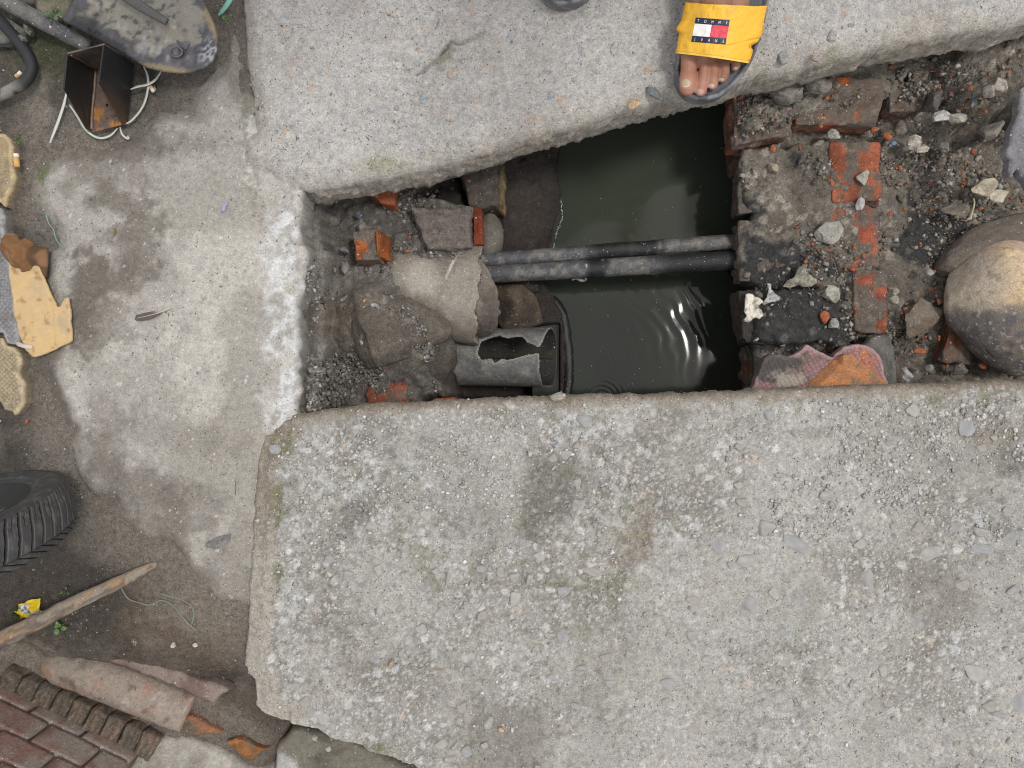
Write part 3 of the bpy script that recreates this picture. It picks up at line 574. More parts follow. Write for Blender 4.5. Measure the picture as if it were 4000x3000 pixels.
# --- rubble bank on the right of the chamber, undercut above the water
bank_px = [(2862, 300), (2858, 420), (2870, 500), (2905, 560), (2885, 640), (2893, 700), (2890, 790), (2945, 830), (2925, 870), (2885, 900), (2880, 1000), (2892, 1100), (2945, 1120), (2915, 1150), (2912, 1240), (2935, 1330), (2965, 1390), (2960, 1500), (2960, 1760), (4700, 1760), (4700, -250), (3500, -100), (2862, 260)]
def bank_top(x, y, d):
    px, py = topx(x, y, -0.18); z = -0.186 + 0.006 * fbm(x, y, 0.05, 5, 61) + 0.0030 * fbm(x, y, 0.010, 4, 62)
    f1, f2, i = worley(x, y, 0.015, 63); z = z + 0.004 * np.sqrt(np.clip(1 - f1 / 0.0075, 0, 1)) * (i > 0.5)
    f1, f2, i = worley(x, y, 0.0055, 64); z = z + 0.0018 * np.sqrt(np.clip(1 - f1 / 0.003, 0, 1)) * (i > 0.3)
    up = sst(0, 1, (px - 3450) / 500 + (520 - py) / 330 - 0.35); z = z + 0.075 * up * sst(3200, 3600, px)       # the bank rises under the upper slab
    # mud lying on the brick courses, worn back where brick shows
    mr = 0.004 * fbm(x, y, 0.02, 5, 71) + 0.0028 * fbm(x, y, 0.006, 4, 72)
    def cover(poly, zb, rag=14):
        nonlocal z
        m = sst(-8, 8, sdf(px, py, poly) + rag * 1.9 * fbm(px, py, 50, 5, 73)); z = z * (1 - m) + (zb + 0.0012 + mr * 1.5) * m
    cover([(2840, 200), (3460, 60), (3700, 200), (3600, 310), (3500, 330), (3440, 410), (3240, 430), (3210, 465), (3100, 485), (2900, 545), (2850, 480)], -0.134, 9)
    cover([(3480, 250), (3660, 200), (3640, 395), (3500, 410)], -0.136, 8)
    cover([(2872, 600), (3260, 560), (3265, 700), (3330, 700), (3350, 800), (3320, 880), (3370, 960), (3380, 1045), (2872, 1100), (2872, 900), (2885, 790), (2872, 770), (2872, 660)], -0.161, 16)
    cover([(2868, 960), (3240, 940), (3390, 1040), (3400, 1110), (3350, 1130), (2960, 1130), (2895, 1085)], -0.163, 10)
    cover([(2872, 1150), (3340, 1120), (3420, 1180), (3400, 1290), (3280, 1350), (2950, 1340)], -0.164, 14)
    z = z - 0.05 * blob(px, py, 3930, 470, 75, 60, -35, 0.5, 0.4)
    z = z - 0.014 * blob(px, py, 3640, 1400, 250, 90, 0, 0.5, 0.5) - 0.01 * blob(px, py, 3700, 560, 170, 40, -20, 0.4, 0.5)
    z = z + 0.005 * blob(px, py, 3060, 1250, 150, 110, 0, 0.6, 0.4)
    return z
def bank_col(x, y, z, d, s):
    px, py = topx(x, y, -0.18); c = np.broadcast_to(col3((0.215, 0.19, 0.158)), x.shape + (3,))
    c = mixc(c, (0.14, 0.122, 0.10), sst(-0.25, 0.35, fbm(px, py, 130, 5, 65))); c = mixc(c, (0.20, 0.178, 0.15), sst(0.1, 0.5, fbm(px, py, 90, 5, 66)) * 0.6)
    blk = np.clip(pmask(px, py, [(3560, 740), (3620, 830), (3700, 830), (3790, 850), (3780, 900), (3700, 960), (3650, 1040), (3560, 1010), (3480, 980), (3540, 900)], 8, 22, 40, 5) + pmask(px, py, [(2880, 920), (3080, 960), (3190, 1020), (3100, 1090), (3260, 1150), (3290, 1060), (3440, 1050), (3300, 1090), (3280, 1200), (3370, 1260), (3400, 1330), (3200, 1360), (2930, 1360), (2900, 1100)], 10, 28, 50, 6)
                  + blob(px, py, 3100, 640, 40, 30, 0, .4, .8) + blob(px, py, 3225, 610, 25, 30, 0, .4, .8) + blob(px, py, 3640, 655, 22, 14, 0, .4, .8) + blob(px, py, 2910, 830, 40, 50, 0, .4, .8) + blob(px, py, 3250, 1060, 60, 25, 0, .4, .8), 0, 1)
    c = mixc(c, (0.035, 0.036, 0.038), blk * 0.92)
    f1, f2, i = worley(x, y, 0.015, 63); m = np.clip(1 - f1 / 0.0075, 0, 1) > 0.1; q = vn(i * 331, i * 51, 4)
    c = c * (1 + (m * (i > 0.5) * (q - 0.35) * 1.0)[..., None]); c = mixc(c, (0.34, 0.31, 0.26), m * (i > 0.5) * (q > 0.72) * (1 - blk * .7) * 0.55)
    f1, f2, i = worley(x, y, 0.0055, 64); m = (np.clip(1 - f1 / 0.003, 0, 1) > 0.1) * (i > 0.3) * sst(-0.2, 0.3, fbm(px, py, 150, 3, 69)); q = vn(i * 331, i * 51, 4)
    c = c * (1 + (m * (q - 0.5) * 0.9)[..., None]); c = mixc(c, (0.36, 0.335, 0.29), m * (q > 0.88) * 0.5); c = mixc(c, (0.42, 0.14, 0.06), m * (q < 0.07) * sst(-0.1, 0.4, fbm(px, py, 200, 3, 68)) * 0.6)
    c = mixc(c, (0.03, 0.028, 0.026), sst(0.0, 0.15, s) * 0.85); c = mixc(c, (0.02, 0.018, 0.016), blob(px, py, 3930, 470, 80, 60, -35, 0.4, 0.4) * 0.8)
    return c
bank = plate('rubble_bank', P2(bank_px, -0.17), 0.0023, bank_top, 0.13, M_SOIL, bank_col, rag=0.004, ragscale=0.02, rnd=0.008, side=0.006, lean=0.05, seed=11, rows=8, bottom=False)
tag(bank, kind='structure')

# ------------------------------------------------------------------ EXPOSED PEBBLES OF THE LOWER SLAB (parts of it)
AGG = []
for cx, cy, rx, ry in [(590,955,45,38),(585,760,60,35),(790,692,72,30),(720,1185,50,42),(655,625,40,36),(1205,240,30,28),(1290,115,30,30),(1525,180,38,50),(1585,275,26,20),(860,1410,36,28),(1100,850,42,54),(1365,730,46,44),(1590,712,55,24),(1500,870,30,28),(1580,640,42,20),(1725,665,40,32),(690,905,22,30),(450,690,30,44),(550,510,30,20),(1290,465,28,44),(1475,480,25,20),(400,1185,26,20),(240,1290,46,22),(880,1210,20,24),(370,1300,22,14),(1240,1350,32,16),(1560,1250,58,36),(1745,1370,36,62),(1620,1390,34,26),(1660,1432,34,20),(880,1590,22,26),(555,1430,20,26),(655,1375,26,20),(1700,540,26,20),(1035,940,38,26),(730,830,22,18),(240,880,26,16),(1305,1030,30,22),(1310,620,34,26),(1245,1615,22,30),(500,780,24,16),(1225,1000,28,26),(980,1300,14,34),(390,825,30,24),(60,1170,20,18),(250,1225,24,26),(1160,1240,20,26),(810,1480,26,20),(340,1480,40,30),(1060,1550,30,20)]:
    AGG.append((2400 + cx * .904, 1500 + cy * .904, rx * .904, ry * .904))
for cx, cy, rx, ry in [(640,215,44,20),(912,240,24,20),(310,412,18,14),(1165,815,18,26),(1290,845,15,26),(910,1180,20,34),(825,1060,26,22),(1436,1090,26,32),(1000,1395,26,26),(345,1430,26,30),(945,820,16,56),(640,1110,20,16),(430,755,22,22),(1562,812,40,20),(1500,435,18,28),(1580,430,12,32),(1230,925,26,32),(1700,965,18,28),(1620,1180,26,22),(1360,180,20,24),(1530,160,46,28),(950,1622,28,20),(1020,1590,22,26),(270,550,18,20),(230,620,26,22),(565,870,20,10),(1170,360,18,14),(1405,265,16,14),(1295,300,14,16),(420,280,20,14),(480,200,20,14),(740,1160,14,22),(1520,1225,24,12),(500,975,28,8),(1640,1295,30,18)]:
    AGG.append((900 + cx * .904, 1500 + cy * .904, rx * .904, ry * .904))
_rg = random.Random(12)
while len(AGG) < 285:
    ax, ay = _rg.uniform(1050, 4000), _rg.uniform(1620, 3000); w_ = 0.35 + 0.65 * min(1, max(0, (ay - 1750) / 700)) * (1 if ax > 1500 else 0.6)
    if _rg.random() > w_ or any(abs(ax - q[0]) < q[2] + 16 and abs(ay - q[1]) < q[3] + 16 for q in AGG): continue
    sz = 9 + 15 * _rg.random() ** 2; AGG.append((ax, ay, sz * _rg.uniform(0.8, 1.4), sz * _rg.uniform(0.7, 1.1)))
ag_shapes = []
for k in range(10):
    U, F = rockshape(3, 300 + k, 1.0, 0.12, 7, soft=60)
    t = [(0.50, 0.495, 0.48), (0.56, 0.54, 0.505), (0.49, 0.49, 0.49), (0.53, 0.49, 0.44), (0.50, 0.48, 0.455)][k % 5]
    ag_shapes.append(mesh('aggregate_stone', U * 0.5, F, M_ROCK, ground_col('', t, col3(t) * 0.78, U, k)))
for k, (ax, ay, rx, ry) in enumerate(AGG):
    if ay > 3040 or ax > 4040: continue
    src = ag_shapes[k % 10]; o = src if k < 10 else src.copy()
    if k >= 10: COL.objects.link(o)
    o.location = (*P(ax, ay, 0)[:2], -0.0012); o.scale = (rx * 2 * S, ry * 2 * S, 0.0085); o.rotation_euler = (random.uniform(-.07, .07), random.uniform(-.07, .07), random.uniform(-0.5, 0.5)); o.parent = lower
# small embedded stones of the upper slab
AG2 = [(2478,405,30,16,(0.50,0.33,0.18)),(2560,365,42,18,(0.13,0.155,0.18)),(3060,225,22,30,(0.24,0.25,0.25)),(3250,140,18,26,(0.24,0.26,0.28)),(2150,380,20,20,(0.25,0.29,0.33)),(2190,395,22,30,(0.45,0.36,0.30)),(1865,420,22,12,(0.55,0.48,0.38)),(1765,290,24,20,(0.42,0.34,0.29)),(1655,390,16,22,(0.30,0.33,0.36)),(1552,425,12,12,(0.26,0.29,0.33)),(1440,660,28,14,(0.16,0.18,0.20)),(1785,550,26,20,(0.36,0.35,0.32)),(1280,290,12,14,(0.52,0.40,0.28)),(2650,300,26,30,(0.44,0.42,0.37)),(2530,280,22,26,(0.42,0.31,0.22)),(1125,530,12,20,(0.60,0.57,0.5)),(1870,192,20,14,(0.40,0.39,0.37)),(2400,190,14,28,(0.40,0.37,0.33)),(3320,105,14,12,(0.20,0.22,0.25)),(3180,230,20,10,(0.36,0.24,0.18))]
for k, (ax, ay, rx, ry, t) in enumerate(AG2):
    U, F = rockshape(3, 400 + k, 1.0, 0.14, 7, soft=60)
    o = mesh('aggregate_stone', U * np.array([rx * S, ry * S, 0.004]), F, M_ROCK, ground_col('', mixc(col3(t)[None], (0.38, 0.36, 0.33), np.array([0.62 if sum(t) < 0.95 else 0.35]))[0], col3(t) * 0.9, U, k)); o.location = (*P(ax, ay, 0)[:2], 0.0005 - 0.012 * (ay > 640)); o.rotation_euler = (0, 0, random.uniform(-.7, .7)); o.parent = upper

# ------------------------------------------------------------------ BRICKWORK ROUND THE CHAMBER
BW = empty('brick_wall', P(3150, 900, -0.17)); tag(BW, 'broken brick chamber wall under mud right of the dark water, red edges showing through', 'brick wall')
OR = (0.50, 0.125, 0.038); RD = (0.36, 0.10, 0.055); BR = (0.20, 0.085, 0.055); DK = (0.13, 0.055, 0.035)
for q, z, h, mud, c, tz in [
    ([(2862, 352), (3095, 350), (3092, 515), (2872, 565)], -0.138, 0.05, 0.68, OR, (0, -0.012)),
    ([(3105, 300), (3442, 318), (3438, 478), (3120, 480)], -0.138, 0.06, 0.66, OR, (0.006, -0.016)),
    ([(3474, 322), (3640, 300), (3626, 420), (3484, 432)], -0.140, 0.06, 0.66, RD, (0, -0.01)),
    ([(2888, 640), (3070, 620), (3250, 640), (3230, 835), ][:2] + [(3060, 815), (2890, 830)], -0.166, 0.04, 0.84, DK, (0, 0)),
    ([(3240, 556), (3436, 558), (3447, 788), (3250, 796)], -0.158, 0.06, 0.50, (0.37, 0.115, 0.06), (0, 0)),
    ([(3225, 822), (3437, 812), (3432, 1040), (3225, 1045)], -0.161, 0.06, 0.52, RD, (0, 0)),
    ([(2886, 868), (3220, 890), (3210, 1082), (2892, 1095)], -0.166, 0.04, 0.88, DK, (0, 0)),
    ([(3330, 1055), (3464, 1056), (3466, 1295), (3340, 1295)], -0.158, 0.06, 0.52, (0.34, 0.105, 0.06), (0, 0)),
    ([(2882, 1135), (3290, 1140), (3290, 1335), (2912, 1340)], -0.172, 0.04, 0.90, DK, (0, 0)),
    ([(2935, 1350), (3300, 1350), (3300, 1560), (2940, 1560)], -0.215, 0.06, 0.55, BR, (0, 0)),
    ([(3722, 1195), (3800, 1190), (3790, 1420), (3684, 1418)], -0.165, 0.05, 0.45, (0.20, 0.09, 0.05), (0.0, -0.01)),
    ([(2880, 560), (2960, 570), (2960, 640), (2890, 660)], -0.20, 0.06, 0.5, BR, (0, 0)),
]:
    brick('brick', q, z, h, mud=mud, c=c, seed=int(q[0][0]) % 89, parent=BW, tiltz=tz, noise=0.09, n=26, r=0.06, mudc=(0.125, 0.108, 0.09) if q[0][1] < 900 or mud < 0.9 else (0.06, 0.055, 0.05))
# bricks of the left shelf: loose things
brick('brick', [(1375, 905), (1476, 900), (1482, 1012), (1390, 1016)], -0.105, 0.05, 'half brick with a clean orange end face, lying above the collar pipe', 'brick', mud=0.66, c=(0.44, 0.135, 0.042), seed=3, n=20, tiltz=(0.004, 0), mudc=(0.16, 0.14, 0.12))
brick('brick', [(1478, 905), (1512, 912), (1514, 1010), (1484, 1010)], -0.115, 0.04, None, None, mud=0.1, c=(0.40, 0.12, 0.035), seed=33, n=8, tiltz=(-0.05, 0)); 
_b = bpy.data.objects['brick.013'] if 'brick.013' in bpy.data.objects else None
brick('brick', [(1612, 818), (1842, 806), (1836, 960), (1668, 974)], -0.130, 0.07, 'muddy grey brick touching the concrete collar pipe, orange patch in its middle', 'brick', mud=0.80, c=(0.42, 0.13, 0.06), seed=5, n=22, noise=0.08, mudc=(0.17, 0.152, 0.135), tiltz=(-0.01, 0))
brick('brick', [(1848, 804), (1884, 812), (1886, 952), (1850, 956)], -0.155, 0.06, 'dark red brick standing on edge between the muddy brick and the yellow-edged block', 'brick', mud=0.12, c=(0.22, 0.05, 0.025), seed=6, n=14, noise=0.06, mudc=(0.06, 0.05, 0.045))
brick('brick', [(1790, 640), (1944, 632), (1950, 800), (1840, 812)], -0.165, 0.07, 'dark worn block with a yellow ochre edge, half under the upper slab', 'stone block', mud=0.9, noise=0.08, n=20, c=(0.30, 0.20, 0.09), seed=8, mudc=(0.075, 0.065, 0.055), r=0.16, mat=M_ROCK)
brick('brick', [(1940, 634), (1968, 634), (1972, 832), (1938, 800)], -0.185, 0.05, None, None, mud=0.5, c=(0.30, 0.20, 0.085), seed=9, n=16, noise=0.07, mudc=(0.12, 0.09, 0.05), r=0.3, mat=M_ROCK)
brick('brick', [(1438, 1490), (1590, 1500), (1590, 1640), (1425, 1640)], -0.135, 0.06, 'red brick with scraped ridges poking out from under the lower slab edge', 'brick', mud=0.5, c=(0.32, 0.10, 0.055), seed=12, n=24, noise=0.09, mudc=(0.15, 0.12, 0.10), tiltz=(0.0, 0.02))
brick('brick', [(1400, 722), (1545, 700), (1538, 800), (1490, 792)], -0.115, 0.05, 'broken triangular orange-brown brick piece directly under the upper slab edge', 'brick', mud=0.2, c=(0.33, 0.10, 0.045), seed=14, r=0.04, noise=0.05)
brick('brick', [(1690, 1560), (1780, 1550), (1790, 1640), (1690, 1640)], -0.15, 0.05, 'small red brick end below the torn pipe, mostly hidden by the lower slab', 'brick', mud=0.4, c=(0.34, 0.09, 0.04), seed=15, n=8)
# join the broken end faces to their bricks as parts
for o in list(COL.objects):
    if o.name.startswith('brick') and o.parent is None and o.type == 'MESH' and 'category' not in o:
        host = [b for b in COL.objects if b.type == 'MESH' and 'category' in b and b.name.startswith('brick') and b.parent is None]
        h_ = min(host, key=lambda b: (b.location - o.location).length); o.name = 'end_face'; under(h_, o)

# ------------------------------------------------------------------ PIPES
def collar_shape():
    ax0 = np.array(P(1430, 1120, -0.205)); ax1 = np.array(P(1872, 1146, -0.205)); T = ax1 - ax0; L = np.linalg.norm(T); T /= L
    Nn = np.array([-T[1], T[0], 0]); na, nt = 90, 110; t = np.linspace(0, 1, nt); a = np.linspace(-0.18, math.pi + 0.18, na); A, Tt = np.meshgrid(a, t)
    rad = 0.064 + 0.016 * Tt; jag = 0.006 * fbm(A * 1.2, A * 0, 0.4, 4, 5) + 0.003 * fbm(A, A * 0, 0.08, 3, 6)
    pos = ax0 + T * (Tt * (L) + (jag * sst(0.8, 1, Tt)))[..., None] + Nn * (rad * np.cos(A))[..., None] + np.array([0, 0, 1.0]) * (rad * np.sin(A) * 1.0)[..., None]
    f = fbm3(pos.reshape(-1, 3), 0.05, 5, 4).reshape(A.shape); nrm = Nn * np.cos(A)[..., None] + np.array([0, 0, 1.0]) * np.sin(A)[..., None]
    pos = pos + nrm * (0.0045 * f - 0.020 * sst(0.35, 0.0, Tt))[..., None]; return pos, nrm, A, Tt
pos, nrm, A, Tt = collar_shape(); nt, na = A.shape
Vo = pos.reshape(-1, 3); Vi = (pos - nrm * 0.011).reshape(-1, 3); g = gridfaces(na, nt); F = np.concatenate([g, g[:, ::-1] + len(Vo)])
e0 = (nt - 1) * na + np.arange(na); rim = np.stack([e0[:-1], e0[1:], e0[1:] + len(Vo), e0[:-1] + len(Vo)], 1); F = np.concatenate([F, rim])
Vc = np.concatenate([Vo, Vi]); pxx, pyy = topx(Vc[:, 0], Vc[:, 1], -0.15)
cc = mixc(np.broadcast_to(col3((0.30, 0.27, 0.23)), (len(Vc), 3)), (0.20, 0.178, 0.152), sst(-0.2, 0.4, fbm3(Vc, 0.05, 5, 9)))
cc = mixc(cc, (0.40, 0.37, 0.32), blob(pxx, pyy, 1650, 1090, 60, 60, 0, .6, .6) * 0.8 + blob(pxx, pyy, 1740, 1200, 60, 90, 0, .6, .6) * 0.4)
cc = mixc(cc, (0.14, 0.118, 0.098), np.clip(sst(1560, 1480, pxx) + blob(pxx, pyy, 1620, 1240, 120, 80, 40, 0.4, 0.5), 0, 1) * 0.85)
cc = mixc(cc, (0.62, 0.60, 0.55), blob(pxx, pyy, 1768, 1040, 5, 55, 22, 0.5, 0.6) * 0.8)
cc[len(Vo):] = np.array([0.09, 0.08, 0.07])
collar = mesh('collar_pipe', Vc, F, M_ROCK, cc); tag(collar, 'broken cement collar pipe with a jagged mouth that two black conduits leave', 'concrete pipe')
# inner jagged layer of its mouth
t = np.linspace(0, 1, 30); a = np.linspace(0.0, math.pi, 90); A2, T2 = np.meshgrid(a, t); ax0 = np.array(P(1800, 1142, -0.205)); 
edge = np.interp(a, [0, 0.35, 0.8, 1.2, 1.6, 2.1, 2.6, 3.14], [0.029, 0.031, 0.030, 0.044, 0.058, 0.062, 0.056, 0.040]) + 0.003 * fbm(a, a * 0, 0.12, 3, 8)
x_ = ax0[0] + T2 * edge[None, :]; y_ = ax0[1] + 0.069 * np.cos(A2); z_ = ax0[2] + 0.067 * np.sin(A2) + 0.002 * fbm(x_, y_, 0.02, 4, 3)
x_ = x_ - 0.0; Vn_ = np.stack([x_, y_, z_], -1).reshape(-1, 3); Vb = Vn_.copy(); Vb[:, 1] = ax0[1] + (Vb[:, 1] - ax0[1]) * 0.88; Vb[:, 2] = ax0[2] + (Vb[:, 2] - ax0[2]) * 0.88
g = gridfaces(90, 30); e0 = 29 * 90 + np.arange(90); F = np.concatenate([g, g[:, ::-1] + len(Vn_), np.stack([e0[:-1], e0[1:], e0[1:] + len(Vn_), e0[:-1] + len(Vn_)], 1)])
VV = np.concatenate([Vn_, Vb]); lipo = mesh('inner_lip', VV, F, M_ROCK, mixc(np.broadcast_to(col3((0.21, 0.185, 0.155)), (len(VV), 3)), (0.12, 0.10, 0.085), sst(-.2, .4, fbm3(VV, 0.03, 4, 3)))); lipo.parent = collar

def conduit_col(seed, tar):
    def f(V, t, th):
        px, py = topx(V[:, 0], V[:, 1], -0.2); c = np.broadcast_to(col3((0.075, 0.078, 0.085)), (len(V), 3))
        c = mixc(c, (0.20, 0.185, 0.16), sst(-0.1, 0.3, fbm3(V, 0.009, 4, seed)) * 0.7); c = mixc(c, (0.125, 0.105, 0.09), sst(2500, 2700, px) * sst(-0.3, 0.2, fbm3(V, 0.02, 4, seed + 2)) * 0.7)
        c = mixc(c, (0.014, 0.014, 0.015), tar(px) * sst(-0.5, -0.1, fbm3(V, 0.010, 4, seed + 5) + tar(px) * 0.5 - 0.25)); return c
    return f
def wobble(p0, p1, n, amp, seed):
    p0, p1 = np.array(p0), np.array(p1); t = np.linspace(0, 1, n)[:, None]; r = np.random.default_rng(seed); return p0 * (1 - t) + p1 * t + r.normal(size=(n, 3)) * amp
t1 = lambda px: np.clip(blob(px, px * 0, 2380, 0, 80, 1, 0, .5, .2) + blob(px, px * 0, 2520, 0, 60, 1, 0, .5, .3) + 0.5 * sst(2720, 2860, px), 0, 1)
t2 = lambda px: np.clip(blob(px, px * 0, 2330, 0, 40, 1, 0, .5, .2) + sst(2480, 2640, px), 0, 1)
tube('conduit', wobble(P(1780, 1024, -0.198), P(2960, 936, -0.198), 14, 0.0003, 1), [0.0106 + 0.0013 * i_ / 13 for i_ in range(14)], M_PIPE, (0, 0, 0), 24, 'upper, thinner black conduit crossing the water, tar smears near its middle', 'conduit pipe', colf=conduit_col(3, t1), jit=0.0008, seed=2, sub=8)
tube('conduit', wobble(P(1780, 1080, -0.204), P(2960, 1012, -0.196), 14, 0.0003, 2), [0.0132 + 0.0022 * i_ / 13 for i_ in range(14)], M_PIPE, (0, 0, 0), 24, 'lower, thicker black conduit crossing the water, tarred along its right half', 'conduit pipe', colf=conduit_col(7, t2), jit=0.001, seed=4, sub=8)
tube('string', [P(2290, 1030, -0.187), P(2292, 1052, -0.189), P(2286, 1078, -0.196), P(2288, 1092, -0.21), P(2272, 1094, -0.215), P(2250, 1088, -0.215), P(2234, 1092, -0.215)], [0.001, 0.0022, 0.0014, 0.002, 0.003, 0.0018, 0.0022], M_CLOTH, (0.42, 0.38, 0.32), 8, 'pale scrap of fabric strip hanging over the thicker conduit', 'fabric scrap', jit=0.0006)

# torn grey drain pipe, rising a little to the right
tp0 = np.array(P(1690, 1392, -0.285)); tp1 = np.array(P(2152, 1396, -0.232)); T = tp1 - tp0; L = np.linalg.norm(T); T /= L; Bn = np.cross(T, [0, 1.0, 0]); Bn /= np.linalg.norm(Bn); Bn = -Bn if Bn[2] < 0 else Bn; Nn = np.cross(Bn, T)
nt, na = 200, 200; tt = np.linspace(0, 1.0, nt); aa = np.linspace(0, 2 * math.pi, na, endpoint=False); A, Tt = np.meshgrid(aa, tt); R0 = 0.0475
pos = tp0 + T * (Tt * L)[..., None] + Nn * (R0 * np.cos(A))[..., None] + Bn * (R0 * np.sin(A))[..., None]
hx = tp0[0] + Tt * L * T[0]; 
fx, fy = (pos[..., 0] / (S * (H - pos[..., 2])) + 2000), (1500 - pos[..., 1] / (S * (H - pos[..., 2])))
hole = [(1868, 1380), (1880, 1335), (1950, 1308), (1975, 1320), (2035, 1312), (2052, 1330), (2060, 1340), (2098, 1355), (2108, 1354), (2120, 1335), (2128, 1310), (2144, 1282), (2170, 1270), (2300, 1260), (2300, 1530), (2122, 1521), (2108, 1450), (2106, 1376), (2060, 1385), (2010, 1398), (1975, 1403), (1960, 1397), (1932, 1416), (1922, 1402), (1880, 1402)]
sd = sdf(fx, fy, hole); sd = np.where(np.sin(A) > -0.02, sd, -50) + 3 * fbm(fx, fy, 25, 3, 9) * (np.sin(A) > -0.02)
Vp = pos.reshape(-1, 3); i = np.arange(nt * na).reshape(nt, na); i2 = np.roll(i, -1, 1); F = np.stack([i[:-1], i2[:-1], i2[1:], i[1:]], -1).reshape(-1, 4)
F = F[(sd.ravel()[F] < 0).all(1)]
inn = (pos - (Nn * np.cos(A)[..., None] + Bn * np.sin(A)[..., None]) * 0.0032).reshape(-1, 3)
e = np.concatenate([F[:, [0, 1]], F[:, [1, 2]], F[:, [2, 3]], F[:, [3, 0]]]); n_ = len(Vp); be = e[~np.isin(e[:, 0] * n_ + e[:, 1], e[:, 1] * n_ + e[:, 0])]
F = np.concatenate([F, F[:, ::-1] + n_, np.stack([be[:, 1], be[:, 0], be[:, 0] + n_, be[:, 1] + n_], 1)]); Vp2 = np.concatenate([Vp, inn])
pc = mixc(np.broadcast_to(col3((0.17, 0.17, 0.168)), (len(Vp2), 3)), (0.27, 0.26, 0.24), sst(-0.1, 0.35, fbm3(Vp2, 0.02, 5, 4)) * 0.8); pc = mixc(pc, (0.09, 0.092, 0.097), sst(0.1, 0.4, fbm3(Vp2, 0.03, 4, 14)) * 0.6)
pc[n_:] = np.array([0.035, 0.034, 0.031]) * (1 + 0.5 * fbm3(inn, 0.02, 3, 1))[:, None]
edgem = (np.abs(sd.ravel()) < 9) * (np.sin(A).ravel() > 0); pc[:n_] = mixc(pc[:n_], (0.30, 0.28, 0.25), edgem * 0.6)
us = np.unique(F); rm = -np.ones(len(Vp2), int); rm[us] = np.arange(len(us))
drain = mesh('drain_pipe', Vp2[us], rm[F], M_PIPE, pc[us]); tag(drain, 'grey plastic drain pipe with a torn jagged hole, open end facing the water', 'drain pipe')
for s_ in (0.1,):   # hard flow marks inside
    pp = [tp0 + T * (L * u) + Nn * (0.0435 * math.cos(-math.pi / 2 + s_)) + Bn * (0.0435 * math.sin(-math.pi / 2 + s_)) for u in (0.3, 0.6, 0.97)]
    tube('deposit', pp, 0.0065, M_SOIL, (0.05, 0.046, 0.036), 10, parent=drain, jit=0.003, flat=0.4)
# edge of an older pipe under it, wet and black
lipc = [P(2120 + 4, 1168, -0.293), P(2165, 1180, -0.293), P(2200, 1240, -0.293), P(2214, 1330, -0.293), P(2222, 1420, -0.293), P(2216, 1520, -0.293), P(2190, 1620, -0.29)]
tube('black_rim', lipc, 0.009, M_PIPE, (0.016, 0.016, 0.017), 14, 'wet black curved rim at the water line right of the torn pipe', 'pipe rim', jit=0.0025, wet=0.45)
# two blue-grey and dark hose ends under the upper slab
tube('hose', [P(1520, 700, -0.14), P(1640, 712, -0.13), P(1760, 678, -0.128), P(1900, 635, -0.13), P(2060, 580, -0.14)], 0.0075, M_PIPE, (0.11, 0.12, 0.135), 12, 'dark blue-grey hose just showing beneath the upper slab edge', 'hose', jit=0.0006)
# shoreline foam
def foam(pts, seed):
    p = np.array([P(a, b_, WZ + 0.0008) for a, b_ in pts]); out_v = []; out_f = []; r = np.random.default_rng(seed); k = 0
    for a, b_ in zip(p[:-1], p[1:]):
        L_ = np.linalg.norm(b_ - a); m = int(L_ / 0.0018)
        for q in range(m):
            if r.random() < 0.22: continue
            c0 = a + (b_ - a) * (q + r.random()) / m + r.normal(size=3) * 0.0007; c0[2] = WZ + 0.0006; U, F_ = ico(1); out_v.append(U * r.uniform(0.0005, 0.0014) * np.array([1, 1.5, 0.5]) + c0); out_f.append(F_ + k); k += len(U)
    return np.concatenate(out_v), np.concatenate(out_f)
fv, ff = foam([(2190, 770), (2197, 850), (2176, 905), (2160, 980)], 1); fv2, ff2 = foam([(2190, 1190), (2214, 1250), (2226, 1330), (2232, 1400), (2230, 1450)], 2)
o = mesh('foam', np.concatenate([fv, fv2]), np.concatenate([ff, ff2 + len(fv)]), M_PLAST, np.full((len(fv) + len(fv2), 3), 0.5)); tag(o, 'thin broken line of pale scum along the left water edge', 'foam', kind='stuff')
r_ = np.random.default_rng(4); vv = []; fl = []; k = 0
for q in range(70):
    c0 = np.array(P(r_.uniform(2240, 2860), r_.uniform(560, 1530), WZ + 0.0004)); U, F_ = ico(1); vv.append(U * r_.uniform(0.0005, 0.0013) * np.array([1.3, 1, 0.4]) + c0); fl.append(F_ + k); k += len(U)
o = mesh('floating_specks', np.concatenate(vv), np.concatenate(fl), M_PLAST, np.full((k, 3), 0.22)); tag(o, 'tiny pale specks floating on the dark water', 'debris', kind='stuff')

# ------------------------------------------------------------------ STONES
def heights(o, lo, hi, cell=0.003):
    """top height of an object on a coarse grid"""
    me = o.data; n = len(me.vertices); v = np.empty(n * 3, np.float32); me.vertices.foreach_get('co', v); v = v.reshape(-1, 3)
    nx = int((hi[0] - lo[0]) / cell) + 1; ny = int((hi[1] - lo[1]) / cell) + 1; g = np.full((ny, nx), -9.0); i = ((v[:, 0] - lo[0]) / cell).astype(int); j = ((v[:, 1] - lo[1]) / cell).astype(int); m = (i >= 0) & (j >= 0) & (i < nx) & (j < ny); np.maximum.at(g, (j[m], i[m]), v[m, 2]); return g
LO, HI = (-0.8, -0.6), (0.8, 0.6)
HS = {k: heights(o, LO, HI) for k, o in dict(g=ground, a=apron, u=upper, l=lower, b=bank).items()}
def hat(keys, px, py, zg):
    x, y, _ = P(px, py, zg); i = int((x - LO[0]) / 0.003); j = int((y - LO[1]) / 0.003); out = -9
    for k in keys:
        g = HS[k]
        if 0 <= j < g.shape[0] and 0 <= i < g.shape[1]: out = max(out, g[j, i])
    return out if out > -5 else None
def lay(px, py, up=0.001, keys='ga'):
    z = hat(keys, px, py, -0.03); return (z if z is not None else -0.03) + up
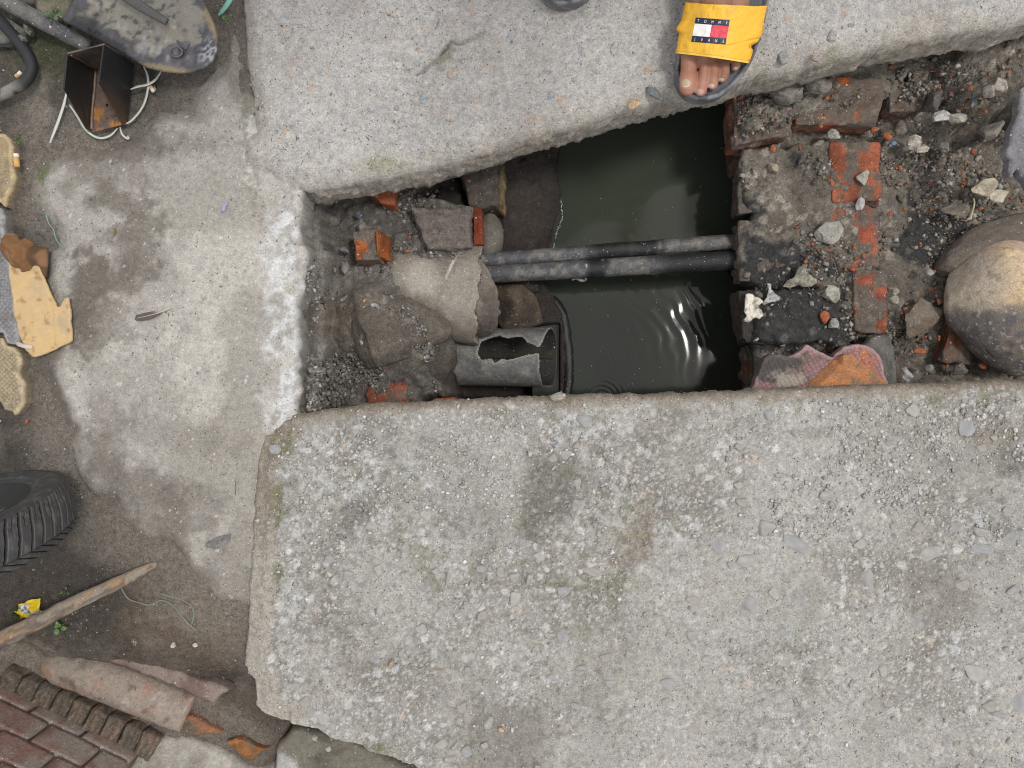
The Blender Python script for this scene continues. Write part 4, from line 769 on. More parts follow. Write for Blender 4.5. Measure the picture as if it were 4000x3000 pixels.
def yb(U, V):
    x, y = V[:, 0], V[:, 1]; c = mixc(np.broadcast_to(col3((0.60, 0.46, 0.28)), (len(V), 3)), (0.55, 0.41, 0.31), sst(-.2, .4, fbm3(V, 0.05, 4, 3)))
    c = mixc(c, (0.40, 0.36, 0.31), sst(-0.02, -0.06, x) * 0.7); c = mixc(c, (0.13, 0.12, 0.118), sst(0.006, -0.014, y + 0.012 * x + 0.013 * fbm3(V, 0.02, 5, 5)) * (0.85 + 0.15 * sst(-.2, .3, fbm3(V, 0.01, 3, 15)))); c = mixc(c, (0.5, 0.49, 0.48), sst(0.42, 0.55, fbm3(V, 0.004, 2, 25)) * (y < 0.0) * 0.7); c = mixc(c, (0.22, 0.16, 0.12), sst(0.25, 0.5, fbm3(V, 0.006, 3, 8)) * 0.6); return c
rock('boulder', 'big smooth boulder, tan above and dark grey below, at the right photo edge', 'boulder', 3950, 1205, -0.135, 470, 540, 0.14, -8, noise=0.025, angular=0.45, fine=0.008, n=6, seed=21, colf=yb)
rock('boulder', 'brown mud-coated boulder wedged behind the big tan and grey one', 'boulder', 3905, 945, -0.170, 540, 190, 0.08, -24, (0.17, 0.145, 0.115), (0.12, 0.10, 0.085), 0.4, 0.06, 5, 22)
rock('stone', 'rounded grey-green cobble standing beside the collar pipe mouth', 'stone', 1908, 930, -0.215, 118, 190, 0.07, 4, (0.20, 0.18, 0.15), (0.13, 0.118, 0.10), 0.1, 0.02, 4, 23)
rock('stone', 'squarish rust-brown stone between the conduits and the torn pipe', 'stone', 2015, 1205, -0.245, 215, 190, 0.07, 3, (0.115, 0.085, 0.058), (0.05, 0.04, 0.032), 0.9, 0.05, 5, 24)
rock('stone', 'dark wet cobble tucked under the conduits near the water', 'stone', 1990, 1115, -0.262, 250, 90, 0.05, 8, (0.045, 0.04, 0.036), (0.03, 0.027, 0.024), 0.4, 0.04, 4, 25, wet=0.4)
rock('stone', 'brown rounded stone half hidden below the collar pipe mouth', 'stone', 1895, 1170, -0.235, 110, 220, 0.06, 0, (0.10, 0.08, 0.065), (0.06, 0.05, 0.04), 0.3, 0.04, 4, 26)
rock('mud_lump', 'big rounded brown mud-covered rock left of the torn drain pipe', 'rock', 1560, 1290, -0.125, 400, 250, 0.075, -14, (0.17, 0.145, 0.118), (0.12, 0.102, 0.085), 0.7, 0.08, 6, 27, mat=M_SOIL)
rock('mud_lump', 'low wet clay lump squeezed between the mud-covered rock and the torn pipe', 'clay lump', 1690, 1400, -0.165, 190, 200, 0.06, 20, (0.115, 0.10, 0.085), (0.085, 0.073, 0.062), 0.5, 0.12, 5, 28, mat=M_SOIL)
PALEC = (0.34, 0.32, 0.285)
for a in [
    ('concrete_chunk', 'flat pale grey chunk of mortar with corners, centre of the muddy bricks', 'mortar chunk', 3240, 912, -0.153, 112, 90, 0.016, -12, (0.38, 0.365, 0.33), (0.31, 0.30, 0.27), 51),
    ('concrete_chunk', 'pale mottled chunk on the black grit, above the orange fragment', 'mortar chunk', 3250, 1148, -0.155, 72, 66, 0.018, 10, (0.44, 0.42, 0.35), (0.25, 0.24, 0.20), 52),
    ('stone', 'small bright grey angular stone right beside the orange fragment on black grit', 'stone', 3258, 1265, -0.155, 44, 42, 0.014, 20, (0.38, 0.37, 0.34), (0.27, 0.27, 0.25), 53),
    ('stone', 'white and black chip lying on the red brick, pointed downward', 'stone', 3368, 690, -0.150, 46, 62, 0.010, 15, (0.44, 0.42, 0.36), (0.26, 0.25, 0.22), 54),
    ('stone', 'square grey-white chip at the lower edge of the red brick', 'stone', 3361, 795, -0.150, 38, 56, 0.008, 5, (0.42, 0.41, 0.40), (0.33, 0.32, 0.31), 55),
    ('stone', 'white and cream angular stone just under the orange-edged brick row', 'stone', 3258, 525, -0.150, 56, 40, 0.016, 15, (0.46, 0.44, 0.38), (0.22, 0.21, 0.18), 56),
    ('stone', 'yellowish rounded pebble at the left end of the muddy brick', 'stone', 3022, 656, -0.155, 44, 38, 0.015, 10, (0.40, 0.34, 0.25), (0.30, 0.26, 0.20), 57),
    ('mortar_lump', 'crumbly grey mortar lump under the toe of the yellow sandal', 'mortar lump', 3070, 365, -0.112, 130, 85, 0.035, 8, (0.27, 0.25, 0.215), (0.17, 0.155, 0.135), 58),
    ('mortar_lump', 'pale crumbly mortar lump right of its twin, against the slab edge', 'mortar lump', 3190, 330, -0.112, 110, 70, 0.03, 18, (0.28, 0.26, 0.22), (0.18, 0.165, 0.14), 59),
    ('mortar_lump', 'yellowish gritty mortar lump above the left orange brick corner', 'mortar lump', 2940, 485, -0.128, 80, 62, 0.022, 0, (0.27, 0.235, 0.18), (0.16, 0.15, 0.12), 60),
    ('stone', 'white lumpy broken stone beside a blue plastic scrap', 'stone', 3570, 555, -0.150, 66, 58, 0.022, -15, (0.66, 0.62, 0.55), (0.36, 0.31, 0.26), 61),
    ('stone', 'cream and brown half of the broken white stone, its right neighbour', 'stone', 3600, 582, -0.152, 60, 40, 0.014, -25, (0.50, 0.45, 0.38), (0.33, 0.28, 0.23), 62),
    ('stone', 'white quartz-like stone at the rim of the upper bank', 'stone', 3680, 455, -0.125, 78, 46, 0.018, -20, (0.56, 0.54, 0.51), (0.36, 0.34, 0.31), 63),
    ('stone', 'cream stone joined to the quartz-like one on its right', 'stone', 3735, 460, -0.122, 96, 36, 0.016, 5, (0.44, 0.39, 0.33), (0.30, 0.27, 0.23), 64),
    ('stone', 'ochre and white mottled flake with torn edges above the boulders', 'stone', 3850, 735, -0.150, 110, 66, 0.014, -30, (0.52, 0.46, 0.35), (0.30, 0.26, 0.20), 65),
    ('stone', 'cream ragged flake touching the mottled ochre flake', 'stone', 3900, 768, -0.150, 76, 56, 0.012, -10, (0.56, 0.50, 0.40), (0.38, 0.33, 0.26), 66),
    ('stone', 'large pale grey cobble in the dark hollow near the right edge', 'stone', 3875, 510, -0.145, 100, 62, 0.035, -20, (0.27, 0.245, 0.21), (0.19, 0.17, 0.145), 67),
    ('stone', 'bright cream stone high on the bank near the upper right corner', 'stone', 3908, 335, -0.085, 62, 52, 0.022, 20, (0.50, 0.46, 0.40), (0.34, 0.31, 0.27), 68),
    ('stone', 'greyish stone just left of the bright cream one high on the bank', 'stone', 3862, 355, -0.09, 50, 60, 0.022, 0, (0.34, 0.31, 0.265), (0.24, 0.22, 0.19), 69),
    ('stone', 'pale small stone alone on the mud between the white stone and the cobble', 'stone', 3692, 568, -0.158, 38, 30, 0.012, 20, (0.32, 0.31, 0.26), (0.26, 0.25, 0.21), 70),
    ('stone', 'dark oval stone between brick row and pale rubble', 'stone', 3645, 395, -0.125, 56, 86, 0.03, 5, (0.11, 0.105, 0.095), (0.085, 0.08, 0.072), 71),
    ('stone', 'brown-grey stone under the third red-edged brick', 'stone', 3520, 500, -0.150, 50, 60, 0.022, 20, (0.19, 0.165, 0.14), (0.13, 0.115, 0.10), 72),
    ('stone', 'ochre-brown cobble below the dark oval stone', 'stone', 3600, 450, -0.145, 70, 56, 0.024, 10, (0.22, 0.185, 0.14), (0.15, 0.13, 0.105), 73),
    ('stone', 'long brown flake lying on the black tar patch', 'stone', 3735, 820, -0.155, 120, 52, 0.014, 5, (0.21, 0.185, 0.145), (0.12, 0.105, 0.088), 74),
    ('stone', 'pale speckled stone left of the big boulder below the tar patch', 'stone', 3627, 1060, -0.160, 40, 42, 0.016, 0, (0.34, 0.325, 0.285), (0.22, 0.21, 0.19), 75),
    ('stone', 'cream mottled pebble close to the red brick edge, upper of two', 'stone', 3492, 1138, -0.160, 46, 34, 0.014, 10, (0.36, 0.34, 0.27), (0.24, 0.225, 0.18), 76),
    ('stone', 'cream mottled pebble close to the red brick edge, lower of two', 'stone', 3492, 1170, -0.160, 42, 36, 0.014, 30, (0.35, 0.33, 0.265), (0.23, 0.215, 0.17), 77),
    ('stone', 'wide brown flat rock with a rusty stain right of the brick edges', 'rock', 3600, 1230, -0.170, 180, 130, 0.03, -25, (0.20, 0.172, 0.14), (0.15, 0.11, 0.08), 79),
    ('stone', 'grey angular lump in the crumbs below the fallen brown brick', 'stone', 3750, 1440, -0.165, 60, 52, 0.02, 0, (0.16, 0.155, 0.14), (0.12, 0.115, 0.10), 79),
    ('stone', 'small mossy-grey chip left of the crumpled foil', 'stone', 3628, 1440, -0.165, 32, 34, 0.012, 0, (0.28, 0.28, 0.245), (0.20, 0.20, 0.175), 80),
    ('stone', 'grey-blue leaf-shaped flake beside the orange half brick', 'stone', 1347, 976, -0.130, 44, 22, 0.010, 15, (0.21, 0.225, 0.24), (0.13, 0.14, 0.15), 81),
    ('stone', 'pale round clod above the orange half brick', 'stone', 1420, 885, -0.118, 50, 44, 0.016, 0, (0.26, 0.245, 0.215), (0.18, 0.17, 0.15), 82),
    ('stone', 'triangular pale grey shard standing in the shelf rubble', 'stone', 1348, 1045, -0.128, 36, 52, 0.014, -20, (0.26, 0.245, 0.21), (0.19, 0.18, 0.155), 83),
    ('stone', 'dark blue-grey triangular flake in the shelf soil', 'stone', 1400, 838, -0.132, 34, 34, 0.008, 0, (0.11, 0.115, 0.13), (0.085, 0.09, 0.10), 84),
    ('pebble', 'grey round pebble on the mud shelf beside the yellow wrapper scrap', 'pebble', 1478, 1165, -0.122, 46, 40, 0.014, 0, (0.17, 0.155, 0.135), (0.13, 0.12, 0.105), 85),
    ('pebble', 'cream pebble loose on the dark lower slab patch, lone and bright', 'pebble', 2072, 1772, 0.006, 18, 22, 0.008, 0, (0.58, 0.57, 0.50), (0.46, 0.45, 0.40), 86),
    ('pebble', 'blue-grey pebble by the bright cream pebble on the lower slab', 'pebble', 2172, 1740, 0.006, 24, 22, 0.008, 0, (0.38, 0.39, 0.40), (0.30, 0.31, 0.32), 87),
    ('stone', 'grey flat stone chip lying on the cement apron beside the slab corner', 'stone', 683, 1632, -0.003, 26, 26, 0.009, 0, (0.48, 0.48, 0.46), (0.38, 0.38, 0.36), 88),
    ('stone', 'dark grey stone chip on the brown soil above the plaster plinth', 'stone', 524, 2504, -0.075, 26, 26, 0.010, 0, (0.19, 0.18, 0.165), (0.13, 0.125, 0.115), 89),
    ('stone', 'white-blue stone chip on the brown soil, left of a rounder white one', 'stone', 678, 2519, -0.080, 18, 24, 0.008, 0, (0.52, 0.53, 0.52), (0.42, 0.42, 0.41), 90),
    ('stone', 'white roundish stone chip on the brown soil close to the slab corner', 'stone', 762, 2519, -0.080, 22, 18, 0.008, 20, (0.58, 0.56, 0.50), (0.48, 0.46, 0.41), 91),
    ('stone', 'pointed slate-grey shard lying flat on the apron left of the slab', 'stone shard', 858, 2115, -0.016, 116, 42, 0.010, -28, (0.22, 0.215, 0.21), (0.16, 0.155, 0.15), 92),
    ('stone', 'brown cobble in the soil between hose and shovel handle', 'stone', 110, 120, 0.0, 34, 44, 0.02, 0, (0.17, 0.165, 0.14), (0.12, 0.12, 0.10), 93),
    ('stone', 'pale lower cobble touching the black hoop, near the mossy soil', 'stone', 93, 155, 0.0, 34, 34, 0.02, 0, (0.19, 0.185, 0.165), (0.13, 0.13, 0.11), 94),
]:
    if a[3] < 1100 and a[4] > 1500: a = a[:5] + (lay(a[3], a[4], a[8] * 0.25),) + a[6:]
    rock(a[0], a[1], a[2], a[3], a[4], a[5], a[6], a[7], a[8], a[9], a[10], a[11], 1.0 if a[0] != 'mortar_lump' else 0.5, 0.22 if a[0] == 'mortar_lump' else 0.13, 5 if a[6] > 60 else 4, a[12], soft=60, mat=M_CONC if a[0] in ('concrete_chunk', 'mortar_lump') else None)
# a crumb of mortar on the lower slab rim
rock('mortar_crumb', 'small crumbly mortar crumb perched on the lower slab rim beside the water', 'mortar crumb', 2178, 1548, 0.004, 66, 32, 0.012, -10, (0.40, 0.36, 0.30), (0.26, 0.235, 0.2), 0.4, 0.3, 4, 96)
# grey slate leaning in at the right edge
sl = plate('slate_slab', P2([(4060, 300), (4060, 760), (4010, 690), (3985, 655), (3960, 690), (3950, 660), (3962, 620), (3945, 600), (3955, 540), (3975, 480), (3990, 420), (3995, 340)], -0.04), 0.0024, lambda x, y, d: -0.045 + 0.002 * fbm(x, y, 0.03, 4, 5) + 0 * d, 0.012, M_ROCK, lambda x, y, z, d, s: mixc(np.broadcast_to(col3((0.17, 0.165, 0.18)), x.shape + (3,)), (0.26, 0.25, 0.255), sst(0, .5, fbm(x, y, 0.03, 4, 8))), rag=0.003, ragscale=0.015, rnd=0.003, seed=4)
tag(sl, 'purple-grey slate slab with a broken lower tip, cut by the right photo edge', 'slate slab')
# chips of orange brick over the rubble
CH = [(3385, 487, 20, 16), (3416, 505, 34, 26), (3468, 532, 42, 40), (3008, 540, 26, 14), (3205, 490, 22, 26), (3125, 578, 14, 22), (3018, 580, 30, 36), (3372, 1000, 22, 26), (3392, 985, 10, 10), (3395, 1140, 18, 22), (3400, 1222, 26, 14), (3222, 1240, 50, 60), (3667, 1178, 16, 32), (3536, 1204, 24, 12), (3522, 1225, 10, 10), (3668, 1322, 16, 30), (3595, 1372, 60, 26), (3612, 1316, 12, 12), (3582, 1330, 14, 12), (3840, 1430, 34, 34), (3700, 1430, 12, 22), (3577, 1445, 14, 10), (3830, 813, 26, 18), (3475, 834, 22, 18), (3534, 815, 18, 20), (3970, 852, 40, 16), (3790, 345, 18, 20), (3712, 370, 14, 14), (3763, 236, 14, 16), (3330, 1052, 22, 18), (3650, 1060, 14, 12), (1355, 1025, 18, 12), (1590, 980, 30, 14), (1600, 925, 14, 16), (1463, 1112, 12, 14), (1580, 1560, 18, 12), (1830, 706, 22, 16), (3850, 1255, 10, 22), (106, 1648, 10, 22), (3500, 1400, 12, 10)]
LAND = {'broken white stone': (3590, 565), 'orange-edged brick': (3300, 440), 'flat pale mortar chunk': (3240, 912), 'red worn brick': (3370, 680), 'lower red brick edge': (3440, 1180), 'big tan and grey boulder': (3800, 1200), 'fallen brown brick': (3740, 1310),
    'brown flat rock': (3600, 1230), 'ochre mottled flake': (3870, 750), 'dark oval stone': (3645, 395), 'left orange brick corner': (2950, 540), 'black tar patch': (3600, 860), 'bright cream bank stone': (3908, 335), 'orange half brick': (1420, 960), 'collar pipe': (1700, 1080), 'grey patched brick': (1720, 880),
    'torn drain pipe': (1900, 1500), 'muddy shelf rock': (1500, 1250), 'yellow-edged block': (1890, 720), 'crumpled foil': (3540, 1450), 'tan paver edge': (60, 1500), 'black conduits': (2400, 1030), 'mottled chunk on black grit': (3250, 1148)}
used_l = {}
for k, (cx, cy, a, b_) in enumerate(CH):
    z = -0.160 if cx > 2800 else -0.135
    if cx > 3700 and cy < 400: z = -0.11
    if cx < 1000: z = -0.014
    if 3280 < cx < 3300 or (2990 < cx < 3240 and cy < 500): z = -0.150
    if cx == 1830: z = -0.155
    nm, (lx, ly) = min(LAND.items(), key=lambda t: math.hypot(t[1][0] - cx, t[1][1] - cy)); dx, dy = cx - lx, cy - ly
    dr = ('right of' if dx > 0 else 'left of') if abs(dx) > abs(dy) else ('below' if dy > 0 else 'above'); szw = 'tiny' if a * b_ < 200 else ('small' if a * b_ < 500 else ('thumbnail-sized' if a * b_ < 1200 else 'large'))
    lb = f'{szw} orange brick chip {dr} the {nm}'
    if lb in used_l: lb = f'{szw} {"round" if abs(a - b_) < 7 else "long"} orange brick chip {dr} the {nm}'
    if lb in used_l: lb = lb + ', ' + ('farther out' if math.hypot(dx, dy) > used_l.get(lb, 0) else 'closest in')
    used_l[lb] = math.hypot(dx, dy)
    rock('brick_chip', lb, 'brick chip', cx, cy, z + 0.002, a * 0.9, b_ * 0.85, 0.006, random.uniform(-30, 30), (0.46, 0.135, 0.055), (0.30, 0.10, 0.05), 1.0, 0.2, 2, 500 + k, mat=M_BRICK, group='orange brick chips', smooth=False)

# loose grit: nobody could count it
def grit(name, label, boxes, n, s0, s1, cols, seed, zfun):
    r = np.random.default_rng(seed); U = np.array([(1, 0, 0), (-1, 0, 0), (0, 1, 0), (0, -1, 0), (0, 0, 1.0), (0, 0, -1)]); F = np.array([(0, 2, 4), (2, 1, 4), (1, 3, 4), (3, 0, 4), (2, 0, 5), (1, 2, 5), (3, 1, 5), (0, 3, 5)]); Vs = []; Fs = []; Cs = []; k = 0
    while len(Vs) < n:
        bx = boxes[r.integers(len(boxes))]; px, py = r.uniform(bx[0], bx[2]), r.uniform(bx[1], bx[3])
        q = fbm(np.array([px]), np.array([py]), 160, 3, seed)[0]
        if r.random() > 0.35 + 1.3 * q: continue
        if 1720 < px < 2230 and 1240 < py < 1560: continue
        z = zfun(px, py)
        if z is None: continue
        sz = s0 * (s1 / s0) ** (r.random() ** 2.2); Q = (U + r.uniform(-0.45, 0.45, U.shape)) * r.uniform(0.6, 1.15, 3) * sz * 1.15
        an = r.uniform(0, 6.3); R = np.array([[math.cos(an), -math.sin(an), 0], [math.sin(an), math.cos(an), 0], [0, 0, 0.75]]); Vs.append(Q @ R.T + np.array(P(px, py, z))); Fs.append(F + k); k += len(U)
        cc = cols[r.integers(len(cols))]; Cs.append(np.tile(np.array(cc) * r.uniform(0.75, 1.15), (len(U), 1)))
    o = mesh(name, np.concatenate(Vs), np.concatenate(Fs), M_ROCK, np.concatenate(Cs), smooth=False); tag(o, label, 'grit', kind='stuff'); return o
up_o = P2(edge_px, -0.062); 
def sample_tree(o):
    from mathutils.bvhtree import BVHTree
    me = o.data; n = len(me.vertices); v = np.empty(n * 3, np.float32); me.vertices.foreach_get('co', v); return BVHTree.FromPolygons(v.reshape(-1, 3).tolist(), [tuple(p.vertices) for p in me.polygons])
cellh = {}
def on(keys, zg, block):
    def f(px, py):
        z = hat(keys, px, py, zg); 
        if z is None: return None
        if block and hat(block, px, py, 0.0) is not None: return None
        return z + 0.0004
    return f
GR = [(0.52, 0.51, 0.49), (0.44, 0.43, 0.40), (0.62, 0.61, 0.59), (0.36, 0.35, 0.34), (0.5, 0.46, 0.40)]
grit('grit', 'fine pale grit strewn over the lower concrete slab', [(960, 1560, 4000, 3000), (1050, 1600, 2400, 2200), (3000, 1560, 4000, 2100)], 5200, 0.0007, 0.0036, GR, 1, on('l', 0.0, ''))
grit('grit', 'sparse fine grit on the upper concrete slab', [(950, 0, 4000, 700)], 900, 0.0006, 0.0022, GR + [(0.2, 0.2, 0.2), (0.4, 0.25, 0.15)], 2, on('u', 0.0, ''))
grit('grit', 'fine grit and sand on the cement apron and soil at left', [(0, 0, 1170, 3000)], 1300, 0.0005, 0.0018, [tuple(v * 0.5 for v in g_) for g_ in GR] + [(0.5, 0.49, 0.46)], 3, on('ag', -0.02, 'ul'))
grit('rubble_crumbs', 'small crumbs of mortar, brick and soil covering the right bank', [(2880, 150, 4000, 1520)], 9500, 0.0008, 0.0052, [(0.24, 0.215, 0.18), (0.15, 0.13, 0.11), (0.33, 0.30, 0.26), (0.42, 0.40, 0.36), (0.10, 0.09, 0.08), (0.20, 0.175, 0.145), (0.17, 0.16, 0.15), (0.19, 0.17, 0.15), (0.13, 0.115, 0.095), (0.22, 0.20, 0.17), (0.28, 0.25, 0.21), (0.09, 0.08, 0.07), (0.4, 0.13, 0.05)], 4, on('b', -0.17, 'ul'))
grit('rubble_crumbs', 'small crumbs of mortar and soil covering the left shelf of the trench', [(1200, 700, 1960, 1620), (1200, 700, 1960, 1620), (1200, 1380, 1560, 1620)], 6000, 0.0008, 0.0050, [(0.22, 0.205, 0.18), (0.15, 0.138, 0.12), (0.29, 0.27, 0.24), (0.40, 0.385, 0.36), (0.11, 0.10, 0.09), (0.18, 0.165, 0.145), (0.2, 0.19, 0.17), (0.16, 0.15, 0.135), (0.13, 0.12, 0.11), (0.24, 0.22, 0.2)], 5, on('g', -0.14, 'ual'))

# ------------------------------------------------------------------ PERSON'S FOOT, SANDALS
FZ = 0.024          # top of the footbed
sole_px = [(2630, 290), (2635, 325), (2650, 360), (2678, 388), (2715, 402), (2755, 403), (2800, 392), (2845, 362), (2885, 318), (2918, 270), (2942, 215), (2962, 150), (2985, 60), (3000, -60), (3000, -200), (3010, -330), (2990, -420), (2930, -480), (2850, -495), (2770, -475), (2715, -420), (2695, -330), (2700, -200), (2700, -80), (2690, 20), (2665, 120), (2642, 210)]
def sandal(ox, oy, label, group=None, bed=(0.085, 0.088, 0.10)):
    e = empty('sandal', P(2800 + ox, 150 + oy, 0)); tag(e, label, 'sandal', group)
    out = P2([(a + ox, b_ + oy) for a, b_ in sole_px], 0.012)
    def top(x, y, d): return 0.026 + 0.0012 * fbm(x, y, 0.04, 3, 7) - 0.0045 * sst(0.0045, 0.008, d) + 0.004 * sst(0.006, 0.0, d) * sst(0.3, 0.45, y)
    def colf(x, y, z, d, s):
        c = np.broadcast_to(col3(bed), x.shape + (3,)); c = mixc(c, (0.20, 0.205, 0.215), sst(0.012, 0.004, d + 0.004 * fbm(x, y, 0.02, 4, 3)) * sst(0.0, 0.4, fbm(x, y, 0.012, 4, 9) + 0.25) * 0.9)
        c = mixc(c, (0.12, 0.12, 0.125), sst(0, .2, s) * 0.9); return mixc(c, (0.25, 0.24, 0.225), sst(0, .2, s) * sst(0.1, 0.4, fbm(x + z, y, 0.01, 3, 4)) * 0.6)
    so = plate('sole', out, 0.0015, top, 0.022, M_RUBBER, colf, rnd=0.004, side=0.0006, lean=0.002, rows=6, seed=2); under(e, so); return e
sA = sandal(0, 0, 'dark rubber slide sandal with a wide yellow strap on the foot at the edge')
sB = sandal(-540, -364, 'second dark slide sandal, only its scuffed toe tip entering at the top of the photo')

# strap: an arched band with torn corners
SQ = np.array([[(2676, 8), (2998, 24)], [(2638, 208), (2926, 248)]], float)
def strap_pt(u, v, lift=0.0):
    u = np.asarray(u, float); v = np.asarray(v, float)
    tl, tr, bl, br = SQ[0, 0], SQ[0, 1], SQ[1, 0], SQ[1, 1]
    px = tl[0] * (1 - u) * (1 - v) + tr[0] * u * (1 - v) + bl[0] * (1 - u) * v + br[0] * u * v; py = tl[1] * (1 - u) * (1 - v) + tr[1] * u * (1 - v) + bl[1] * (1 - u) * v + br[1] * u * v
    px = px - 16 * np.exp(-((v - 0.52) / 0.12) ** 2) * sst(0.14, 0, u) + 8 * np.exp(-((v - 0.62) / 0.06) ** 2) * sst(0.1, 0, u)
    px = px + 14 * np.exp(-((v - 0.45) / 0.2) ** 2) * sst(0.8, 1, u) - 16 * np.exp(-((v - 0.70) / 0.05) ** 2) * sst(0.9, 1, u)
    py = py + 6 * np.sin(u * math.pi) * (v - 0.5) * -1 + 2.2 * fbm(u * 8, v * 0 + 2, 1.0, 3, 4) * (v < 0.1)
    arch = np.clip(np.sin(np.clip(0.06 + u * 0.88, 0, 1) * math.pi), 0, 1) ** 0.42
    z = 0.015 + (0.047 + 0.014 * (1 - v)) * arch + 0.0022 * fbm(u * 3.0, v * 2.0, 1.0, 4, 8) * (1 - 0.4 * arch) + 0.0008 * np.sin(u * 40) * sst(0.15, 0.0, u) + 0.0018 * fbm(u * 8, v * 6, 1.0, 4, 18) + lift
    crease = 0.0012 * (np.exp(-((u - 0.34 - 0.02 * v) / 0.012) ** 2) * sst(0.2, 0, v) + np.exp(-((v - 0.70 + (u - 0.75) * 0.55) / 0.02) ** 2) * sst(0.62, 0.7, u)); z = z - crease
    k = S * (H - z); return np.stack([(px - 2000) * k, -(py - 1500) * k, z], -1)
nu, nv = 140, 90; u, v = np.meshgrid(np.linspace(0, 1, nu), np.linspace(0, 1, nv)); T_ = strap_pt(u, v).reshape(-1, 3); B_ = strap_pt(u, v, -0.003).reshape(-1, 3)
g = gridfaces(nu, nv)[:, ::-1]; i = np.arange(nu * nv).reshape(nv, nu); loop = np.concatenate([i[0, :-1], i[:-1, -1], i[-1, :0:-1], i[:0:-1, 0]]); nx_ = np.roll(loop, -1); nT = nu * nv
F = np.concatenate([g, g[:, ::-1] + nT, np.stack([loop, nx_, nx_ + nT, loop + nT], 1)])
sc_ = np.broadcast_to(col3((0.80, 0.45, 0.04)), (nT, 3)); uf, vf = u.ravel(), v.ravel()
sc_ = mixc(sc_, (0.80, 0.40, 0.025), sst(0.12, 0.0, uf + 0.04 * fbm(uf * 4, vf * 4, 1, 3, 2)) * 0.75 + sst(0.93, 1.0, uf) * 0.6); sc_ = mixc(sc_, (0.9, 0.58, 0.10), sst(0.955, 0.98, vf) * 0.6); sc_ = mixc(sc_, (0.55, 0.30, 0.03), sst(0.1, .45, fbm(uf * 5, vf * 3, 1, 5, 12)) * 0.35 + (np.abs(fbm(uf * 6, vf * 4, 1, 3, 30)) < 0.02) * 0.3)
sc_ = mixc(sc_, (0.25, 0.13, 0.03), (np.exp(-((vf - 0.955) / 0.005) ** 2) * 0.5 + ((uf > 0.985) | (uf < 0.008) | (vf < 0.008)) * 0.5 * sst(0, .3, fbm(uf * 20, vf * 20, 1, 3, 5)) + np.exp(-((uf - 0.965) ** 2 + (vf - 0.72) ** 2) / 0.0005) * 0.8))
strap = mesh('strap', np.concatenate([T_, B_]), F, M_STRAP, np.concatenate([sc_, np.tile([0.03, 0.03, 0.03], (nT, 1))])); under(sA, strap)
# printed patch on the strap: navy, white, red, navy with lettering
def uv_of(px, py):       # invert the strap map roughly by least squares on the bilinear part
    uu, vv = 0.5, 0.5
    for _ in range(25):
        f = lambda a, b_: (lambda q: np.array(topx(q[0], q[1], q[2])))(strap_pt(a, b_)); c0 = f(uu, vv); J = np.stack([(f(uu + .01, vv) - c0) / .01, (f(uu, vv + .01) - c0) / .01], 1); d = np.linalg.solve(J, np.array([px, py]) - c0); uu += float(np.clip(d[0], -.1, .1)); vv += float(np.clip(d[1], -.1, .1))
    return uu, vv
LC = [uv_of(*p) for p in [(2718, 68), (2851, 78), (2834, 174), (2700, 163)]]     # tl tr br bl
def logo_pt(s_, t_, lift):
    a = np.array(LC); uv = a[0] * ((1 - s_) * (1 - t_))[..., None] + a[1] * (s_ * (1 - t_))[..., None] + a[2] * (s_ * t_)[..., None] + a[3] * ((1 - s_) * t_)[..., None]; return strap_pt(uv[..., 0], uv[..., 1], lift)
for nm, s0, s1_, t0, t1_, c in [('navy_panel', 0, 1, 0, 0.25, (0.016, 0.022, 0.045)), ('white_panel', 0, 0.5, 0.25, 0.75, (0.82, 0.80, 0.77)), ('red_panel', 0.5, 1, 0.25, 0.75, (0.62, 0.045, 0.075)), ('navy_panel', 0, 1, 0.75, 1, (0.016, 0.022, 0.045))]:
    a, b_ = np.meshgrid(np.linspace(s0, s1_, 30), np.linspace(t0, t1_, 14)); o = mesh(nm, logo_pt(a, b_, 0.0005).reshape(-1, 3), gridfaces(30, 14)[:, ::-1], M_FLAT, np.tile(c, (420, 1))); o.parent = strap; o.matrix_parent_inverse = strap.matrix_world.inverted()
def letters(word, t0, t1_, s0, s1_, lift=0.0009):
    n = len(word)
    for k, ch in enumerate(word):
        cu = bpy.data.curves.new('letter', 'FONT'); cu.body = ch; cu.size = 1.0; cu.align_x = 'CENTER'; ob = bpy.data.objects.new('letter', cu); COL.objects.link(ob)
        dg = bpy.context.evaluated_depsgraph_get(); dg.update(); me = bpy.data.meshes.new_from_object(ob.evaluated_get(dg)); V = np.array([w.co[:] for w in me.vertices]); Fq = [tuple(p.vertices) for p in me.polygons]; bpy.data.objects.remove(ob); bpy.data.meshes.remove(me); bpy.data.curves.remove(cu)
        sc0 = s0 + (s1_ - s0) * (k / (n - 1)); hh = (t1_ - t0); V[:, 0] *= 0.72 * hh * 0.95
        a = sc0 + V[:, 0]; b_ = t1_ - V[:, 1] / 0.72 * hh
        o = mesh('letter', logo_pt(a, b_, lift), Fq, M_FLAT, np.tile((0.80, 0.80, 0.80), (len(V), 1)), smooth=False); o.parent = strap
letters('TOMMY', 0.065, 0.19, 0.09, 0.92); letters('JEANS', 0.81, 0.935, 0.09, 0.92)

